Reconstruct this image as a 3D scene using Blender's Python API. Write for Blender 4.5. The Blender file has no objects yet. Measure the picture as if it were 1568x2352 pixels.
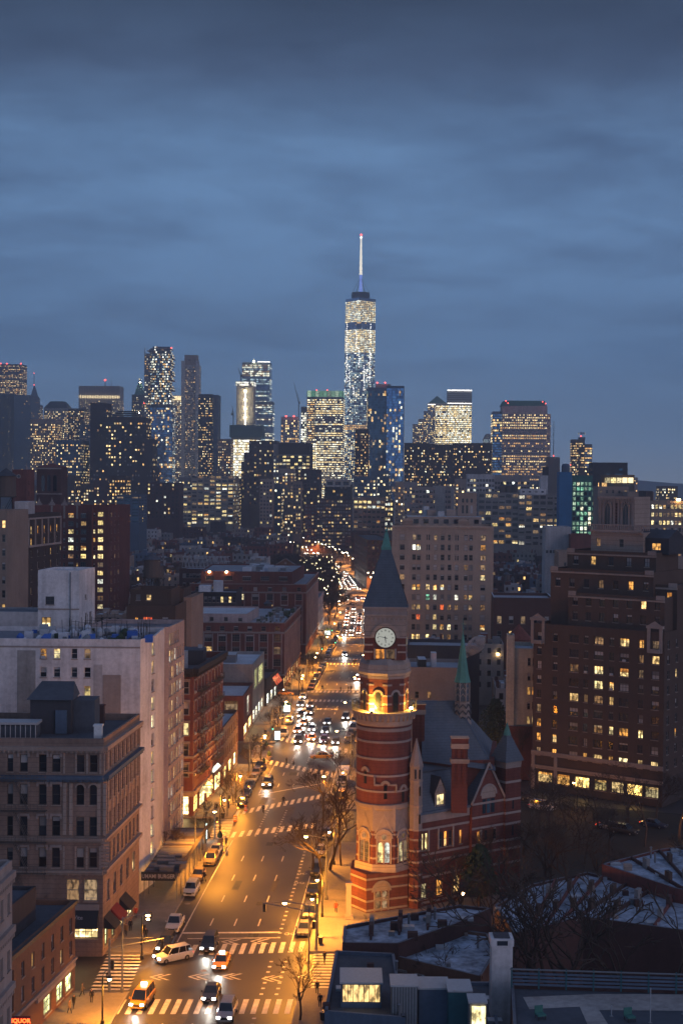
import bpy, math, random
import numpy as np
from mathutils import Matrix, Vector
rnd = random.Random(7)
S = bpy.context.scene
C = S.collection
# ------------------------------------------------------------------ camera
FPX, CAMH = 3267.0, 61.0
PITCH, ROLL = math.atan((1176 - 1103) / FPX), math.radians(.5)
cd = bpy.data.cameras.new('camera'); cam = bpy.data.objects.new('camera', cd); C.objects.link(cam)
cd.sensor_fit = 'VERTICAL'; cd.sensor_height = 36; cd.sensor_width = 24; cd.lens = 36 * FPX / 2352
cd.clip_start = 1; cd.clip_end = 60000
CM = Matrix.Rotation(math.pi / 2 - PITCH, 4, 'X') @ Matrix.Rotation(ROLL, 4, 'Z')
cam.matrix_world = Matrix.Translation((0, 0, CAMH)) @ CM
S.camera = cam
# ------------------------------------------------------------------ exposure
S.view_settings.view_transform = 'Standard'; S.view_settings.look = 'None'
S.view_settings.exposure = 0.0; S.view_settings.gamma = 1.0; S.view_settings.use_curve_mapping = False
cy = S.cycles
cy.max_bounces = 5; cy.diffuse_bounces = 2; cy.glossy_bounces = 2; cy.transmission_bounces = 2; cy.volume_bounces = 0
cy.transparent_max_bounces = 4; cy.sample_clamp_indirect = 4; cy.sample_clamp_direct = 0; cy.use_denoising = True
cy.caustics_reflective = False; cy.caustics_refractive = False; cy.use_light_tree = True; cy.volume_step_rate = 10
# ------------------------------------------------------------------ dusk sky
SUN_EL, SUN_AZ = math.radians(9), math.radians(52)      # faint afterglow low in the west, behind the camera's right shoulder
W = bpy.data.worlds.new('World'); S.world = W; W.use_nodes = True
nt = W.node_tree; N = nt.nodes; K = nt.links
bg = N['Background']
def nd(t, **kw):
  n = N.new(t)
  for k, v in kw.items(): setattr(n, k, v)
  return n
def math_node(op, a, b=None, nodes=None, links=None):
  n = (nodes or N).new('ShaderNodeMath'); n.operation = op
  for i, v in enumerate((a, b)):
    if v is None: continue
    if isinstance(v, (int, float)): n.inputs[i].default_value = v
    else: (links or K).new(v, n.inputs[i])
  return n.outputs[0]
sky = nd('ShaderNodeTexSky'); sky.sky_type = 'NISHITA'; sky.sun_disc = False
sky.sun_elevation = SUN_EL; sky.sun_rotation = SUN_AZ + math.pi / 2; sky.altitude = 60; sky.air_density = 1.3; sky.ozone_density = 3
tc = nd('ShaderNodeTexCoord'); sep = nd('ShaderNodeSeparateXYZ'); K.new(tc.outputs['Generated'], sep.inputs[0])
zc = math_node('MAXIMUM', sep.outputs['Z'], 0.0)
den = math_node('ADD', zc, 0.16)
cmb = nd('ShaderNodeCombineXYZ')
K.new(math_node('DIVIDE', sep.outputs['X'], den), cmb.inputs[0]); K.new(math_node('DIVIDE', sep.outputs['Y'], den), cmb.inputs[1])
mp = nd('ShaderNodeMapping'); mp.inputs['Rotation'].default_value = (0, 0, math.radians(-38)); mp.inputs['Scale'].default_value = (1.0, 1.3, 1); mp.inputs['Location'].default_value = (3.1, 1.35, 0)
K.new(cmb.outputs[0], mp.inputs[0])
n1 = nd('ShaderNodeTexNoise'); n1.inputs['Scale'].default_value = 2.1; n1.inputs['Detail'].default_value = 10; n1.inputs['Roughness'].default_value = .6; n1.inputs['Distortion'].default_value = .2
K.new(mp.outputs[0], n1.inputs['Vector'])
n2 = nd('ShaderNodeTexNoise'); n2.inputs['Scale'].default_value = .35; n2.inputs['Detail'].default_value = 2
K.new(mp.outputs[0], n2.inputs['Vector'])
cl = math_node('ADD', math_node('MULTIPLY', n1.outputs[0], .55), math_node('MULTIPLY', n2.outputs[0], .45))
r1 = nd('ShaderNodeMapRange'); r1.inputs[1].default_value = .38; r1.inputs[2].default_value = .60; K.new(cl, r1.inputs[0])
rampA = nd('ShaderNodeValToRGB')      # open patches of cloud, by height
e = rampA.color_ramp.elements
e[0].position = 0; e[0].color = (.22, .29, .42, 1); e[1].position = 1; e[1].color = (.10, .15, .27, 1)
for p, c in ((.03, (.155, .265, .46)), (.09, (.12, .258, .51)), (.16, (.112, .235, .46)), (.23, (.098, .20, .385)), (.275, (.050, .09, .18)), (.325, (.014, .026, .055)), (.5, (.07, .11, .21))):
  q = e.new(p); q.color = (*c, 1)
K.new(zc, rampA.inputs[0])
rampB = nd('ShaderNodeMix'); rampB.data_type = 'RGBA'; rampB.blend_type = 'MULTIPLY'; rampB.inputs[0].default_value = 1
shade = nd('ShaderNodeMix'); shade.data_type = 'RGBA'
K.new(r1.outputs[0], shade.inputs[0]); shade.inputs[6].default_value = (.46, .44, .48, 1); shade.inputs[7].default_value = (1.18, 1.12, 1.07, 1)
# cloud contrast fades towards the horizon
fade = nd('ShaderNodeMapRange'); fade.inputs[1].default_value = .02; fade.inputs[2].default_value = .16; K.new(zc, fade.inputs[0])
sh2 = nd('ShaderNodeMix'); sh2.data_type = 'RGBA'; K.new(fade.outputs[0], sh2.inputs[0]); sh2.inputs[6].default_value = (.97, .97, .97, 1); K.new(shade.outputs[2], sh2.inputs[7])
K.new(rampA.outputs[0], rampB.inputs[6]); K.new(sh2.outputs[2], rampB.inputs[7])
addn = nd('ShaderNodeMix'); addn.data_type = 'RGBA'; addn.blend_type = 'ADD'; addn.inputs[0].default_value = .006
K.new(rampB.outputs[2], addn.inputs[6]); K.new(sky.outputs[0], addn.inputs[7])
K.new(addn.outputs[2], bg.inputs[0]); bg.inputs[1].default_value = 1.38
sd = bpy.data.lights.new('sun', 'SUN'); sun = bpy.data.objects.new('sun', sd); C.objects.link(sun)
sd.energy = .66; sd.color = (1, .78, .86); sd.angle = math.radians(50)
sun.rotation_euler = Vector((math.sin(SUN_AZ) * math.cos(SUN_EL), -math.cos(SUN_AZ) * math.cos(SUN_EL), math.sin(SUN_EL))).to_track_quat('Z', 'Y').to_euler()

# ------------------------------------------------------------------ from the photograph's pixels (1568 x 2352) to places on the ground
def ray(px, py):
  return CM.to_3x3() @ Vector(((px - 784) / FPX, -(py - 1176) / FPX, -1))
def G(px, py, z=0.0):
  d = ray(px, py); t = (z - CAMH) / d.z; return Vector((d.x * t, d.y * t, z))
def A(px, py, D):
  d = ray(px, py); t = D / d.y; return Vector((d.x * t, D, CAMH + d.z * t))
# ------------------------------------------------------------------ materials
MATS = {}
def _base(name):
  m = bpy.data.materials.new(name); m.use_nodes = True; MATS[name] = m
  return m, m.node_tree.nodes, m.node_tree.links, m.node_tree.nodes['Principled BSDF']
def wall(name, col, rough=.85, var=.35, scale=.22, fine=2.2, streak=.25, spec=.3, courses=0):
  m, n, l, b = _base(name)
  ge = n.new('ShaderNodeNewGeometry'); oi = n.new('ShaderNodeObjectInfo')
  a = n.new('ShaderNodeTexNoise'); a.inputs['Scale'].default_value = scale; a.inputs['Detail'].default_value = 5; l.new(ge.outputs['Position'], a.inputs['Vector'])
  f = n.new('ShaderNodeTexNoise'); f.inputs['Scale'].default_value = fine; f.inputs['Detail'].default_value = 3; l.new(ge.outputs['Position'], f.inputs['Vector'])
  mpn = n.new('ShaderNodeMapping'); mpn.inputs['Scale'].default_value = (1.3, 1.3, .07); l.new(ge.outputs['Position'], mpn.inputs[0])
  s = n.new('ShaderNodeTexNoise'); s.inputs['Scale'].default_value = 1.0; s.inputs['Detail'].default_value = 4; l.new(mpn.outputs[0], s.inputs['Vector'])
  v = math_node('ADD', math_node('MULTIPLY', a.outputs[0], var * 1.6, n, l), math_node('MULTIPLY', f.outputs[0], var, n, l), n, l)
  v = math_node('ADD', v, math_node('MULTIPLY', s.outputs[0], streak * 1.5, n, l), n, l)
  mean = (var * 1.6 + var + streak * 1.5) * .5
  v = math_node('ADD', v, 1 - mean, n, l)
  v = math_node('MULTIPLY', v, math_node('ADD', math_node('MULTIPLY', oi.outputs['Random'], .22, n, l), .89, n, l), n, l)
  if courses:
    sp = n.new('ShaderNodeSeparateXYZ'); l.new(ge.outputs['Position'], sp.inputs[0])
    w = math_node('PINGPONG', sp.outputs['Z'], courses / 2, n, l)
    w = math_node('GREATER_THAN', w, courses * .06, n, l)
    v = math_node('MULTIPLY', v, math_node('ADD', math_node('MULTIPLY', w, .28, n, l), .72, n, l), n, l)
  mx = n.new('ShaderNodeMix'); mx.data_type = 'RGBA'; mx.blend_type = 'MULTIPLY'; mx.inputs[0].default_value = 1
  mx.inputs[6].default_value = (*col, 1)
  cc = n.new('ShaderNodeCombineXYZ')
  for i in range(3): l.new(v, cc.inputs[i])
  l.new(cc.outputs[0], mx.inputs[7]); l.new(mx.outputs[2], b.inputs['Base Color'])
  b.inputs['Roughness'].default_value = rough; b.inputs['Specular IOR Level'].default_value = spec
  bp = n.new('ShaderNodeBump'); bp.inputs['Strength'].default_value = .25; bp.inputs['Distance'].default_value = .05
  l.new(f.outputs[0], bp.inputs['Height']); l.new(bp.outputs[0], b.inputs['Normal'])
  return m
def plain(name, col, rough=.5, metal=0, spec=.5, coat=0):
  m, n, l, b = _base(name)
  ge = n.new('ShaderNodeNewGeometry'); f = n.new('ShaderNodeTexNoise'); f.inputs['Scale'].default_value = 3; l.new(ge.outputs['Position'], f.inputs['Vector'])
  mr = n.new('ShaderNodeMapRange'); mr.inputs[3].default_value = .8; mr.inputs[4].default_value = 1.2; l.new(f.outputs[0], mr.inputs[0])
  mx = n.new('ShaderNodeMix'); mx.data_type = 'RGBA'; mx.blend_type = 'MULTIPLY'; mx.inputs[0].default_value = 1; mx.inputs[6].default_value = (*col, 1)
  cc = n.new('ShaderNodeCombineXYZ')
  for i in range(3): l.new(mr.outputs[0], cc.inputs[i])
  l.new(cc.outputs[0], mx.inputs[7]); l.new(mx.outputs[2], b.inputs['Base Color'])
  b.inputs['Roughness'].default_value = rough; b.inputs['Metallic'].default_value = metal
  b.inputs['Specular IOR Level'].default_value = spec; b.inputs['Coat Weight'].default_value = coat
  return m
def lit(name, c1, c2, smin, smax, sample=False, nscale=1.3, contrast=.82):
  """a lit room behind glass: brightness and tint differ from pane to pane, soft shapes inside"""
  m, n, l, b = _base(name)
  ge = n.new('ShaderNodeNewGeometry'); oi = n.new('ShaderNodeObjectInfo')
  r = math_node('FRACT', math_node('ADD', oi.outputs['Random'], math_node('MULTIPLY', ge.outputs['Random Per Island'], 7.31, n, l), n, l), None, n, l)
  r2 = math_node('FRACT', math_node('MULTIPLY', r, 13.7, n, l), None, n, l)
  mx = n.new('ShaderNodeMix'); mx.data_type = 'RGBA'; l.new(r2, mx.inputs[0]); mx.inputs[6].default_value = (*c1, 1); mx.inputs[7].default_value = (*c2, 1)
  st = n.new('ShaderNodeMapRange'); st.inputs[3].default_value = smin; st.inputs[4].default_value = smax; l.new(math_node('POWER', r, 1.6, n, l), st.inputs[0])
  no = n.new('ShaderNodeTexNoise'); no.inputs['Scale'].default_value = nscale * 1.4; no.inputs['Detail'].default_value = 4; mq = n.new('ShaderNodeMapping'); mq.inputs['Scale'].default_value = (1, 1, .55); l.new(ge.outputs['Position'], mq.inputs[0]); l.new(mq.outputs[0], no.inputs['Vector'])
  mr = n.new('ShaderNodeMapRange'); mr.inputs[1].default_value = .40; mr.inputs[2].default_value = .56; mr.inputs[3].default_value = 1 - contrast; mr.inputs[4].default_value = 1.15; l.new(no.outputs[0], mr.inputs[0])
  l.new(mx.outputs[2], b.inputs['Emission Color']); l.new(math_node('MULTIPLY', st.outputs[0], mr.outputs[0], n, l), b.inputs['Emission Strength'])
  b.inputs['Base Color'].default_value = (.05, .05, .05, 1); b.inputs['Roughness'].default_value = .15
  if not sample: m.cycles.emission_sampling = 'NONE'
  return m
def glow(name, col, s, sample=False):
  m, n, l, b = _base(name)
  b.inputs['Base Color'].default_value = (0, 0, 0, 1); b.inputs['Emission Color'].default_value = (*col, 1); b.inputs['Emission Strength'].default_value = s
  if not sample: m.cycles.emission_sampling = 'NONE'
  return m
def glass(name, col, rough=.12):
  m, n, l, b = _base(name)
  ge = n.new('ShaderNodeNewGeometry'); oi = n.new('ShaderNodeObjectInfo')
  r = math_node('FRACT', math_node('ADD', oi.outputs['Random'], math_node('MULTIPLY', ge.outputs['Random Per Island'], 7.31, n, l), n, l), None, n, l)
  mr = n.new('ShaderNodeMapRange'); mr.inputs[3].default_value = .4; mr.inputs[4].default_value = 1.8; l.new(r, mr.inputs[0])
  mx = n.new('ShaderNodeMix'); mx.data_type = 'RGBA'; mx.blend_type = 'MULTIPLY'; mx.inputs[0].default_value = 1; mx.inputs[6].default_value = (*col, 1)
  cc = n.new('ShaderNodeCombineXYZ')
  for i in range(3): l.new(mr.outputs[0], cc.inputs[i])
  l.new(cc.outputs[0], mx.inputs[7]); l.new(mx.outputs[2], b.inputs['Base Color'])
  b.inputs['Roughness'].default_value = rough; b.inputs['Specular IOR Level'].default_value = .6; b.inputs['Metallic'].default_value = .55 if name in ('pane_blue', 'pane_teal', 'pane_sky') else 0
  return m
WALLC = dict(brick=(.165, .058, .048), brick_dark=(.085, .045, .042), brick_tower=(.15, .046, .038), ashlar=(.27, .185, .15), brown=(.092, .060, .048), brown_dark=(.066, .05, .048),
  tan=(.31, .23, .19), beige=(.44, .33, .27), cream=(.50, .44, .36), grey=(.26, .25, .25), pale=(.46, .44, .45), white_wall=(.60, .57, .58),
  stone=(.36, .28, .24), stone_pale=(.33, .27, .25), concrete=(.32, .30, .29), slate=(.11, .135, .17), dark_wall=(.05, .05, .06), blue_wall=(.03, .16, .34),
  loft=(.42, .35, .29), loft_grey=(.30, .27, .27), rose=(.46, .36, .35), orange_brick=(.20, .10, .065), teal_net=(.03, .11, .13), blue_grey=(.09, .13, .19), green_wall=(.05, .17, .15))
for k, c in WALLC.items(): wall(k, c, courses={'slate': .35, 'ashlar': .62, 'stone': .9, 'brick_tower': .5}.get(k, 0), **({'var': .55, 'streak': .5} if k in ('white_wall', 'rose', 'ashlar', 'brick', 'brick_tower', 'concrete', 'pale', 'cream') else {}))
wall('roof_dark', (.07, .072, .085), var=.7, scale=.12); wall('roof_grey', (.16, .17, .20), var=.6, scale=.1); wall('roof_pale', (.50, .54, .60), var=.55, scale=.1)
wall('roof_silver', (.30, .33, .38), var=.5, scale=.15)
wall('tar', (.075, .085, .105), var=.5); wall('copper', (.085, .235, .20), var=.4, rough=.6); wall('soil', (.03, .028, .024)); wall('bark', (.075, .056, .046), rough=.95, spec=.1)
wall('asphalt', (.047, .042, .042), rough=.5, var=.5, scale=.12, fine=4, streak=0, spec=.5); wall('pavement', (.21, .185, .165), rough=.75, var=.4, scale=.4, streak=0)
wall('asphalt_worn', (.085, .075, .07), rough=.6, var=.8, scale=.8, streak=0); wall('kerbstone', (.25, .23, .22), streak=0); wall('paint', (.62, .58, .52), rough=.6, var=.5, scale=1.2, streak=0); wall('ground', (.07, .07, .08), streak=0)
plain('metal_dark', (.03, .03, .03), .5, .3); plain('metal_grey', (.22, .23, .25), .45, .5); plain('metal_pale', (.45, .47, .5), .5, .2); plain('iron', (.12, .10, .09), .6, .2)
plain('frame_pale', (.45, .42, .42), .6); plain('frame_dark', (.05, .045, .045), .6); plain('frame_mid', (.22, .2, .19), .6); plain('white_paint', (.75, .75, .75), .4)
plain('tyre', (.012, .012, .012), .9); plain('rubbish_blue', (.03, .12, .45), .5); plain('plastic_white', (.6, .62, .68), .5); plain('hedge', (.03, .06, .03), .9)
plain('wood_tank', (.11, .085, .075), .9); plain('awning_dark', (.02, .02, .025), .8); plain('awning_red', (.16, .015, .02), .8); plain('skin', (.4, .22, .16), .6)
glass('pane_dark', (.018, .022, .03)); glass('pane_blind', (.30, .28, .28), .5); glass('pane_blue', (.22, .46, .85), .06); glass('pane_teal', (.05, .13, .2), .08); glass('pane_sky', (.24, .31, .45), .05)
lit('pane_warm', (1, .56, .16), (1, .70, .30), .45, 2.3); lit('pane_yellow', (1, .74, .26), (1, .84, .46), .6, 2.6); lit('pane_white', (1, .9, .66), (.9, 1, .9), .7, 3.0)
lit('pane_dim', (1, .5, .18), (.9, .62, .35), .12, .5); lit('pane_orange', (1, .36, .05), (1, .5, .12), .5, 1.6); lit('pane_red', (1, .08, .03), (1, .2, .05), .7, 1.6); lit('pane_green', (.3, 1, .6), (.75, 1, .7), .35, 1.1)
lit('pane_cool', (.62, .86, 1), (.85, 1, .95), .5, 2.2); lit('pane_flood', (1, .95, .8), (1, 1, .95), 2.5, 6)
lit('shop_yellow', (1, .60, .16), (1, .76, .34), 3.0, 7.0, True, .9); lit('shop_green', (.85, 1, .45), (1, .95, .4), 1.6, 3.2, True, .9); lit('shop_white', (1, .9, .65), (.95, 1, .85), 2.5, 5.5, True, .9)
glow('lamp_bulb', (1, .60, .22), 40); glow('lamp_white', (1, .82, .55), 60); glow('headlight', (1, .96, .88), 18); glow('tail_light', (1, .05, .02), 5); glow('beacon', (1, .09, .07), 7)
glow('signal_orange', (1, .3, .04), 9); glow('signal_green', (.1, 1, .5), 6); glow('neon_red', (1, .10, .02), 5, True); glow('sign_yellow', (1, .75, .2), 4); glow('light_line', (1, .97, .9), 3.2)
glow('light_warm_line', (1, .78, .42), 2.2); glow('flood_bulb', (1, .8, .4), 60); glow('screen_blue', (.3, .5, 1), 1.2); glow('screen_white', (.75, 1, .95), 4, True); glow('spire_white', (1, .93, .78), 1.7); glow('spire_blue', (.25, .38, 1), 1.1)
glow('clock_glow', (.93, .95, .85), .42); glow('lamp_blue', (.35, .5, 1), 6); glow('taxi_sign', (1, 1, 1), 7); glow('tree_light', (1, .8, .45), 22)
def M_(k): return MATS[k]

# ------------------------------------------------------------------ mesh building
class MB:
  def __init__(s): s.v = []; s.f = []; s.m = []; s.names = []
  def mi(s, name):
    if name not in s.names: s.names.append(name)
    return s.names.index(name)
  def face(s, pts, m):
    b = len(s.v); s.v += [tuple(p) for p in pts]; s.f.append(tuple(range(b, b + len(pts)))); s.m.append(s.mi(m))
  def box(s, x0, x1, y0, y1, z0, z1, m, X=None, top=None):
    p = [Vector(q) for q in ((x0, y0, z0), (x1, y0, z0), (x1, y1, z0), (x0, y1, z0), (x0, y0, z1), (x1, y0, z1), (x1, y1, z1), (x0, y1, z1))]
    if X is not None: p = [X @ q for q in p]
    b = len(s.v); s.v += [tuple(q) for q in p]; i = s.mi(m)
    for k, f in enumerate(((0, 3, 2, 1), (4, 5, 6, 7), (0, 1, 5, 4), (1, 2, 6, 5), (2, 3, 7, 6), (3, 0, 4, 7))):
      s.f.append(tuple(b + q for q in f)); s.m.append(s.mi(top) if (k == 1 and top) else i)
  def prism(s, poly, z0, z1, m, top=None, scale=1.0, centre=None, cap=True):
    n = len(poly); b = len(s.v)
    c = centre or (sum(p[0] for p in poly) / n, sum(p[1] for p in poly) / n)
    s.v += [(p[0], p[1], z0) for p in poly] + [(c[0] + (p[0] - c[0]) * scale, c[1] + (p[1] - c[1]) * scale, z1) for p in poly]
    i = s.mi(m)
    for k in range(n): s.f.append((b + k, b + (k + 1) % n, b + n + (k + 1) % n, b + n + k)); s.m.append(i)
    if cap:
      s.f.append(tuple(b + n + k for k in range(n))); s.m.append(s.mi(top or m)); s.f.append(tuple(b + k for k in reversed(range(n)))); s.m.append(i)
  def tube(s, p, q, r0, r1, m, n=6, cap=True):
    p, q = Vector(p), Vector(q); d = (q - p)
    if d.length < 1e-6: return
    d.normalize(); a = d.orthogonal().normalized(); c = d.cross(a); b = len(s.v); i = s.mi(m)
    for o, r in ((p, r0), (q, r1)):
      for k in range(n):
        t = 2 * math.pi * k / n; s.v.append(tuple(o + a * (r * math.cos(t)) + c * (r * math.sin(t))))
    for k in range(n): s.f.append((b + k, b + (k + 1) % n, b + n + (k + 1) % n, b + n + k)); s.m.append(i)
    if cap: s.f.append(tuple(b + n + k for k in range(n))); s.m.append(i); s.f.append(tuple(b + k for k in reversed(range(n)))); s.m.append(i)
  def rev(s, prof, n, cx=0, cy=0, a0=0, m='stone'):
    """prof: (r, z[, material for the band above])"""
    b = len(s.v)
    for p in prof:
      for k in range(n):
        t = a0 + 2 * math.pi * k / n; s.v.append((cx + p[0] * math.cos(t), cy + p[0] * math.sin(t), p[1]))
    for j in range(len(prof) - 1):
      i = s.mi(prof[j][2] if len(prof[j]) > 2 else m)
      for k in range(n): s.f.append((b + j * n + k, b + j * n + (k + 1) % n, b + (j + 1) * n + (k + 1) % n, b + (j + 1) * n + k)); s.m.append(i)
  def add(s, o, X):
    b = len(s.v); s.v += [tuple(X @ Vector(p)) for p in o.v]; mm = [s.mi(x) for x in o.names]
    s.f += [tuple(b + q for q in f) for f in o.f]; s.m += [mm[k] for k in o.m]
  def mesh(s, name, smooth=False):
    me = bpy.data.meshes.new(name); me.from_pydata(s.v, [], s.f)
    for k in s.names: me.materials.append(MATS[k])
    if s.f: me.polygons.foreach_set('material_index', s.m)
    if smooth: me.polygons.foreach_set('use_smooth', [True] * len(s.f))
    me.update(); return me
  sink = None
  def build(s, name, parent=None, smooth=False, loc=None, kind=None):
    if MB.sink is not None:
      k = MB.sink; b = len(k.v); k.v += s.v; mm = [k.mi(x) for x in s.names]; k.f += [tuple(b + q for q in f) for f in s.f]; k.m += [mm[i] for i in s.m]; return None
    return link(name, s.mesh(name, smooth), parent, loc, kind)
def link(name, data, parent=None, loc=None, kind=None, X=None):
  o = bpy.data.objects.new(name, data); C.objects.link(o)
  if parent is not None: o.parent = parent
  if X is not None: o.matrix_basis = X
  elif loc is not None: o.location = loc
  if kind: o['kind'] = kind
  return o
def text_mesh(name, curve, parent, X):
  t = bpy.data.objects.new('t', curve); C.objects.link(t); dg = bpy.context.evaluated_depsgraph_get(); me = bpy.data.meshes.new_from_object(t.evaluated_get(dg)); bpy.data.objects.remove(t); me.name = name
  return link(name, me, parent, X=X)
def tag(o, label, cat, group=None):
  o['label'] = label; o['category'] = cat
  if group: o['group'] = group
  return o
def thing(name, label, cat, loc=(0, 0, 0), rz=0, group=None):
  o = bpy.data.objects.new(name, None); C.objects.link(o); o.location = loc; o.rotation_euler = (0, 0, rz)
  o.empty_display_size = .5
  return tag(o, label, cat, group)
def dup(root, loc=None, rz=None, label=None, group=None, scale=None):
  def rec(o, par):
    c = o.copy(); C.objects.link(c)
    if par is not None: c.parent = par
    for ch in KIDS.get(o.name, ()): rec(ch, c)
    return c
  KIDS = {}
  def walk(o):
    ks = list(CH.get(o.name, ())); KIDS[o.name] = ks
    for k in ks: walk(k)
  CH = CHILD_INDEX(root); walk(root)
  r = rec(root, None)
  if loc is not None: r.location = loc
  if rz is not None: r.rotation_euler = (0, 0, rz)
  if scale is not None: r.scale = scale if hasattr(scale, '__len__') else (scale,) * 3
  if label: r['label'] = label
  if group: r['group'] = group
  return r
_ci = {}
def CHILD_INDEX(root):
  if root.name not in _ci:
    d = {}
    def g(o):
      ks = list(o.children); d[o.name] = ks
      for k in ks: g(k)
    g(root); _ci[root.name] = d
  return _ci[root.name]

# ------------------------------------------------------------------ facades, windows, buildings
class Face:
  def __init__(s, p0, p1):
    s.p0 = Vector((p0[0], p0[1], 0)); s.p1 = Vector((p1[0], p1[1], 0)); s.d = (s.p1 - s.p0); s.L = s.d.length; s.d.normalize(); s.n = Vector((s.d.y, -s.d.x, 0))
  def at(s, u, z, out=0): return s.p0 + s.d * u + Vector((0, 0, z)) + s.n * out
  def X(s, u, z, out=0):
    p = s.at(u, z, out); return Matrix(((s.d.x, -s.n.x, 0, p.x), (s.d.y, -s.n.y, 0, p.y), (0, 0, 1, p.z), (0, 0, 0, 1)))
def facade(mb, F, z0, z1, rects, m, depth=.22):
  zs = sorted({z0, z1} | {min(max(r[2], z0), z1) for r in rects} | {min(max(r[3], z0), z1) for r in rects})
  for a, b in zip(zs, zs[1:]):
    if b - a < 1e-4: continue
    mid = (a + b) / 2; hs = sorted((r[0], r[1]) for r in rects if r[2] < mid < r[3]); u = 0
    for h0, h1 in hs:
      if h0 > u + 1e-4: mb.face((F.at(u, a), F.at(h0, a), F.at(h0, b), F.at(u, b)), m)
      u = max(u, h1)
    if u < F.L - 1e-4: mb.face((F.at(u, a), F.at(F.L, a), F.at(F.L, b), F.at(u, b)), m)
  for u0, u1, a, b in rects:
    o = -depth
    mb.face((F.at(u0, a), F.at(u1, a), F.at(u1, a, o), F.at(u0, a, o)), m); mb.face((F.at(u0, b, o), F.at(u1, b, o), F.at(u1, b), F.at(u0, b)), m)
    mb.face((F.at(u0, a), F.at(u0, a, o), F.at(u0, b, o), F.at(u0, b)), m); mb.face((F.at(u1, a, o), F.at(u1, a), F.at(u1, b), F.at(u1, b, o)), m)
_wc = {}
def win_parts(style, w, h, pane, frame='frame_mid', depth=.22, bl=0):
  """three little builders: frame, pane, sill.  origin at the foot of the opening, -y faces outdoors"""
  key = (style, round(w, 2), round(h, 2), pane, frame, bl)
  if key in _wc: return _wc[key]
  f, p, s = MB(), MB(), MB(); t = min(.09, w * .08)
  p.face(((-w / 2, .02, 0), (w / 2, .02, 0), (w / 2, .02, h), (-w / 2, .02, h)), pane)
  if bl and style != 'bare': zb = h * (1 - .24 * bl); p.face(((-w / 2 + t, -.01, zb), (w / 2 - t, -.01, zb), (w / 2 - t, -.01, h - t), (-w / 2 + t, -.01, h - t)), {'pane_dark': 'pane_blind', 'pane_white': 'pane_warm', 'pane_yellow': 'pane_warm', 'pane_warm': 'pane_orange'}.get(pane, pane))
  if style != 'bare':
    f.box(-w / 2, -w / 2 + t, -.06, .018, 0, h, frame); f.box(w / 2 - t, w / 2, -.06, .018, 0, h, frame)
    f.box(-w / 2 + t, w / 2 - t, -.06, .018, h - t, h, frame); f.box(-w / 2 + t, w / 2 - t, -.06, .018, 0, t, frame)
    if style in ('sash', 'double'): f.box(-w / 2 + t, w / 2 - t, -.05, .017, h * .5 - t / 2, h * .5 + t / 2, frame)
    if style == 'double': f.box(-t * .7, t * .7, -.055, .016, t, h - t, frame)
    if style == 'grid':
      nx = max(2, round(w / .75)); nz = max(2, round(h / .7))
      for k in range(1, nx): x = -w / 2 + w * k / nx; f.box(x - .03, x + .03, -.04, .016, t, h - t, frame)
      for k in range(1, nz): z = h * k / nz; f.box(-w / 2 + t, w / 2 - t, -.035, .015, z - .03, z + .03, frame)
    s.box(-w / 2 - .08, w / 2 + .08, -depth - .1, -.062, -.12, -.002, 'stone')
  _wc[key] = (f, p, s); return _wc[key]
_wm = {}
def win_mesh(which, key, mb):
  k = (which, key)
  if k not in _wm: _wm[k] = mb.mesh(which)
  return _wm[k]
PAL = dict(home=dict(pane_dark=60, pane_blind=12, pane_warm=7, pane_yellow=6, pane_dim=12, pane_white=2, pane_orange=1), dark=dict(pane_dark=86, pane_blind=8, pane_dim=4, pane_warm=2),
  office=dict(pane_dark=30, pane_yellow=36, pane_white=22, pane_dim=8, pane_warm=4), city=dict(pane_dark=74, pane_yellow=8, pane_warm=8, pane_dim=6, pane_blind=3, pane_white=2),
  bright=dict(pane_yellow=34, pane_white=40, pane_dark=22, pane_dim=4), low=dict(pane_dark=82, pane_warm=4, pane_yellow=4, pane_dim=6, pane_blind=4))
def pick(pal, r=rnd):
  p = PAL[pal] if isinstance(pal, str) else pal
  return r.choices(list(p), list(p.values()))[0]
def cells(L, us, zs, w, h, u_list=None):
  """us: number of bays (evenly spread) or a list of centres; zs: sills"""
  cs = us if isinstance(us, (list, tuple)) else [L * (k + .5) / us for k in range(us)]
  return [(u - w / 2, u + w / 2, z, z + h) for z in zs for u in cs if u - w / 2 > .05 and u + w / 2 < L - .05]
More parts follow.
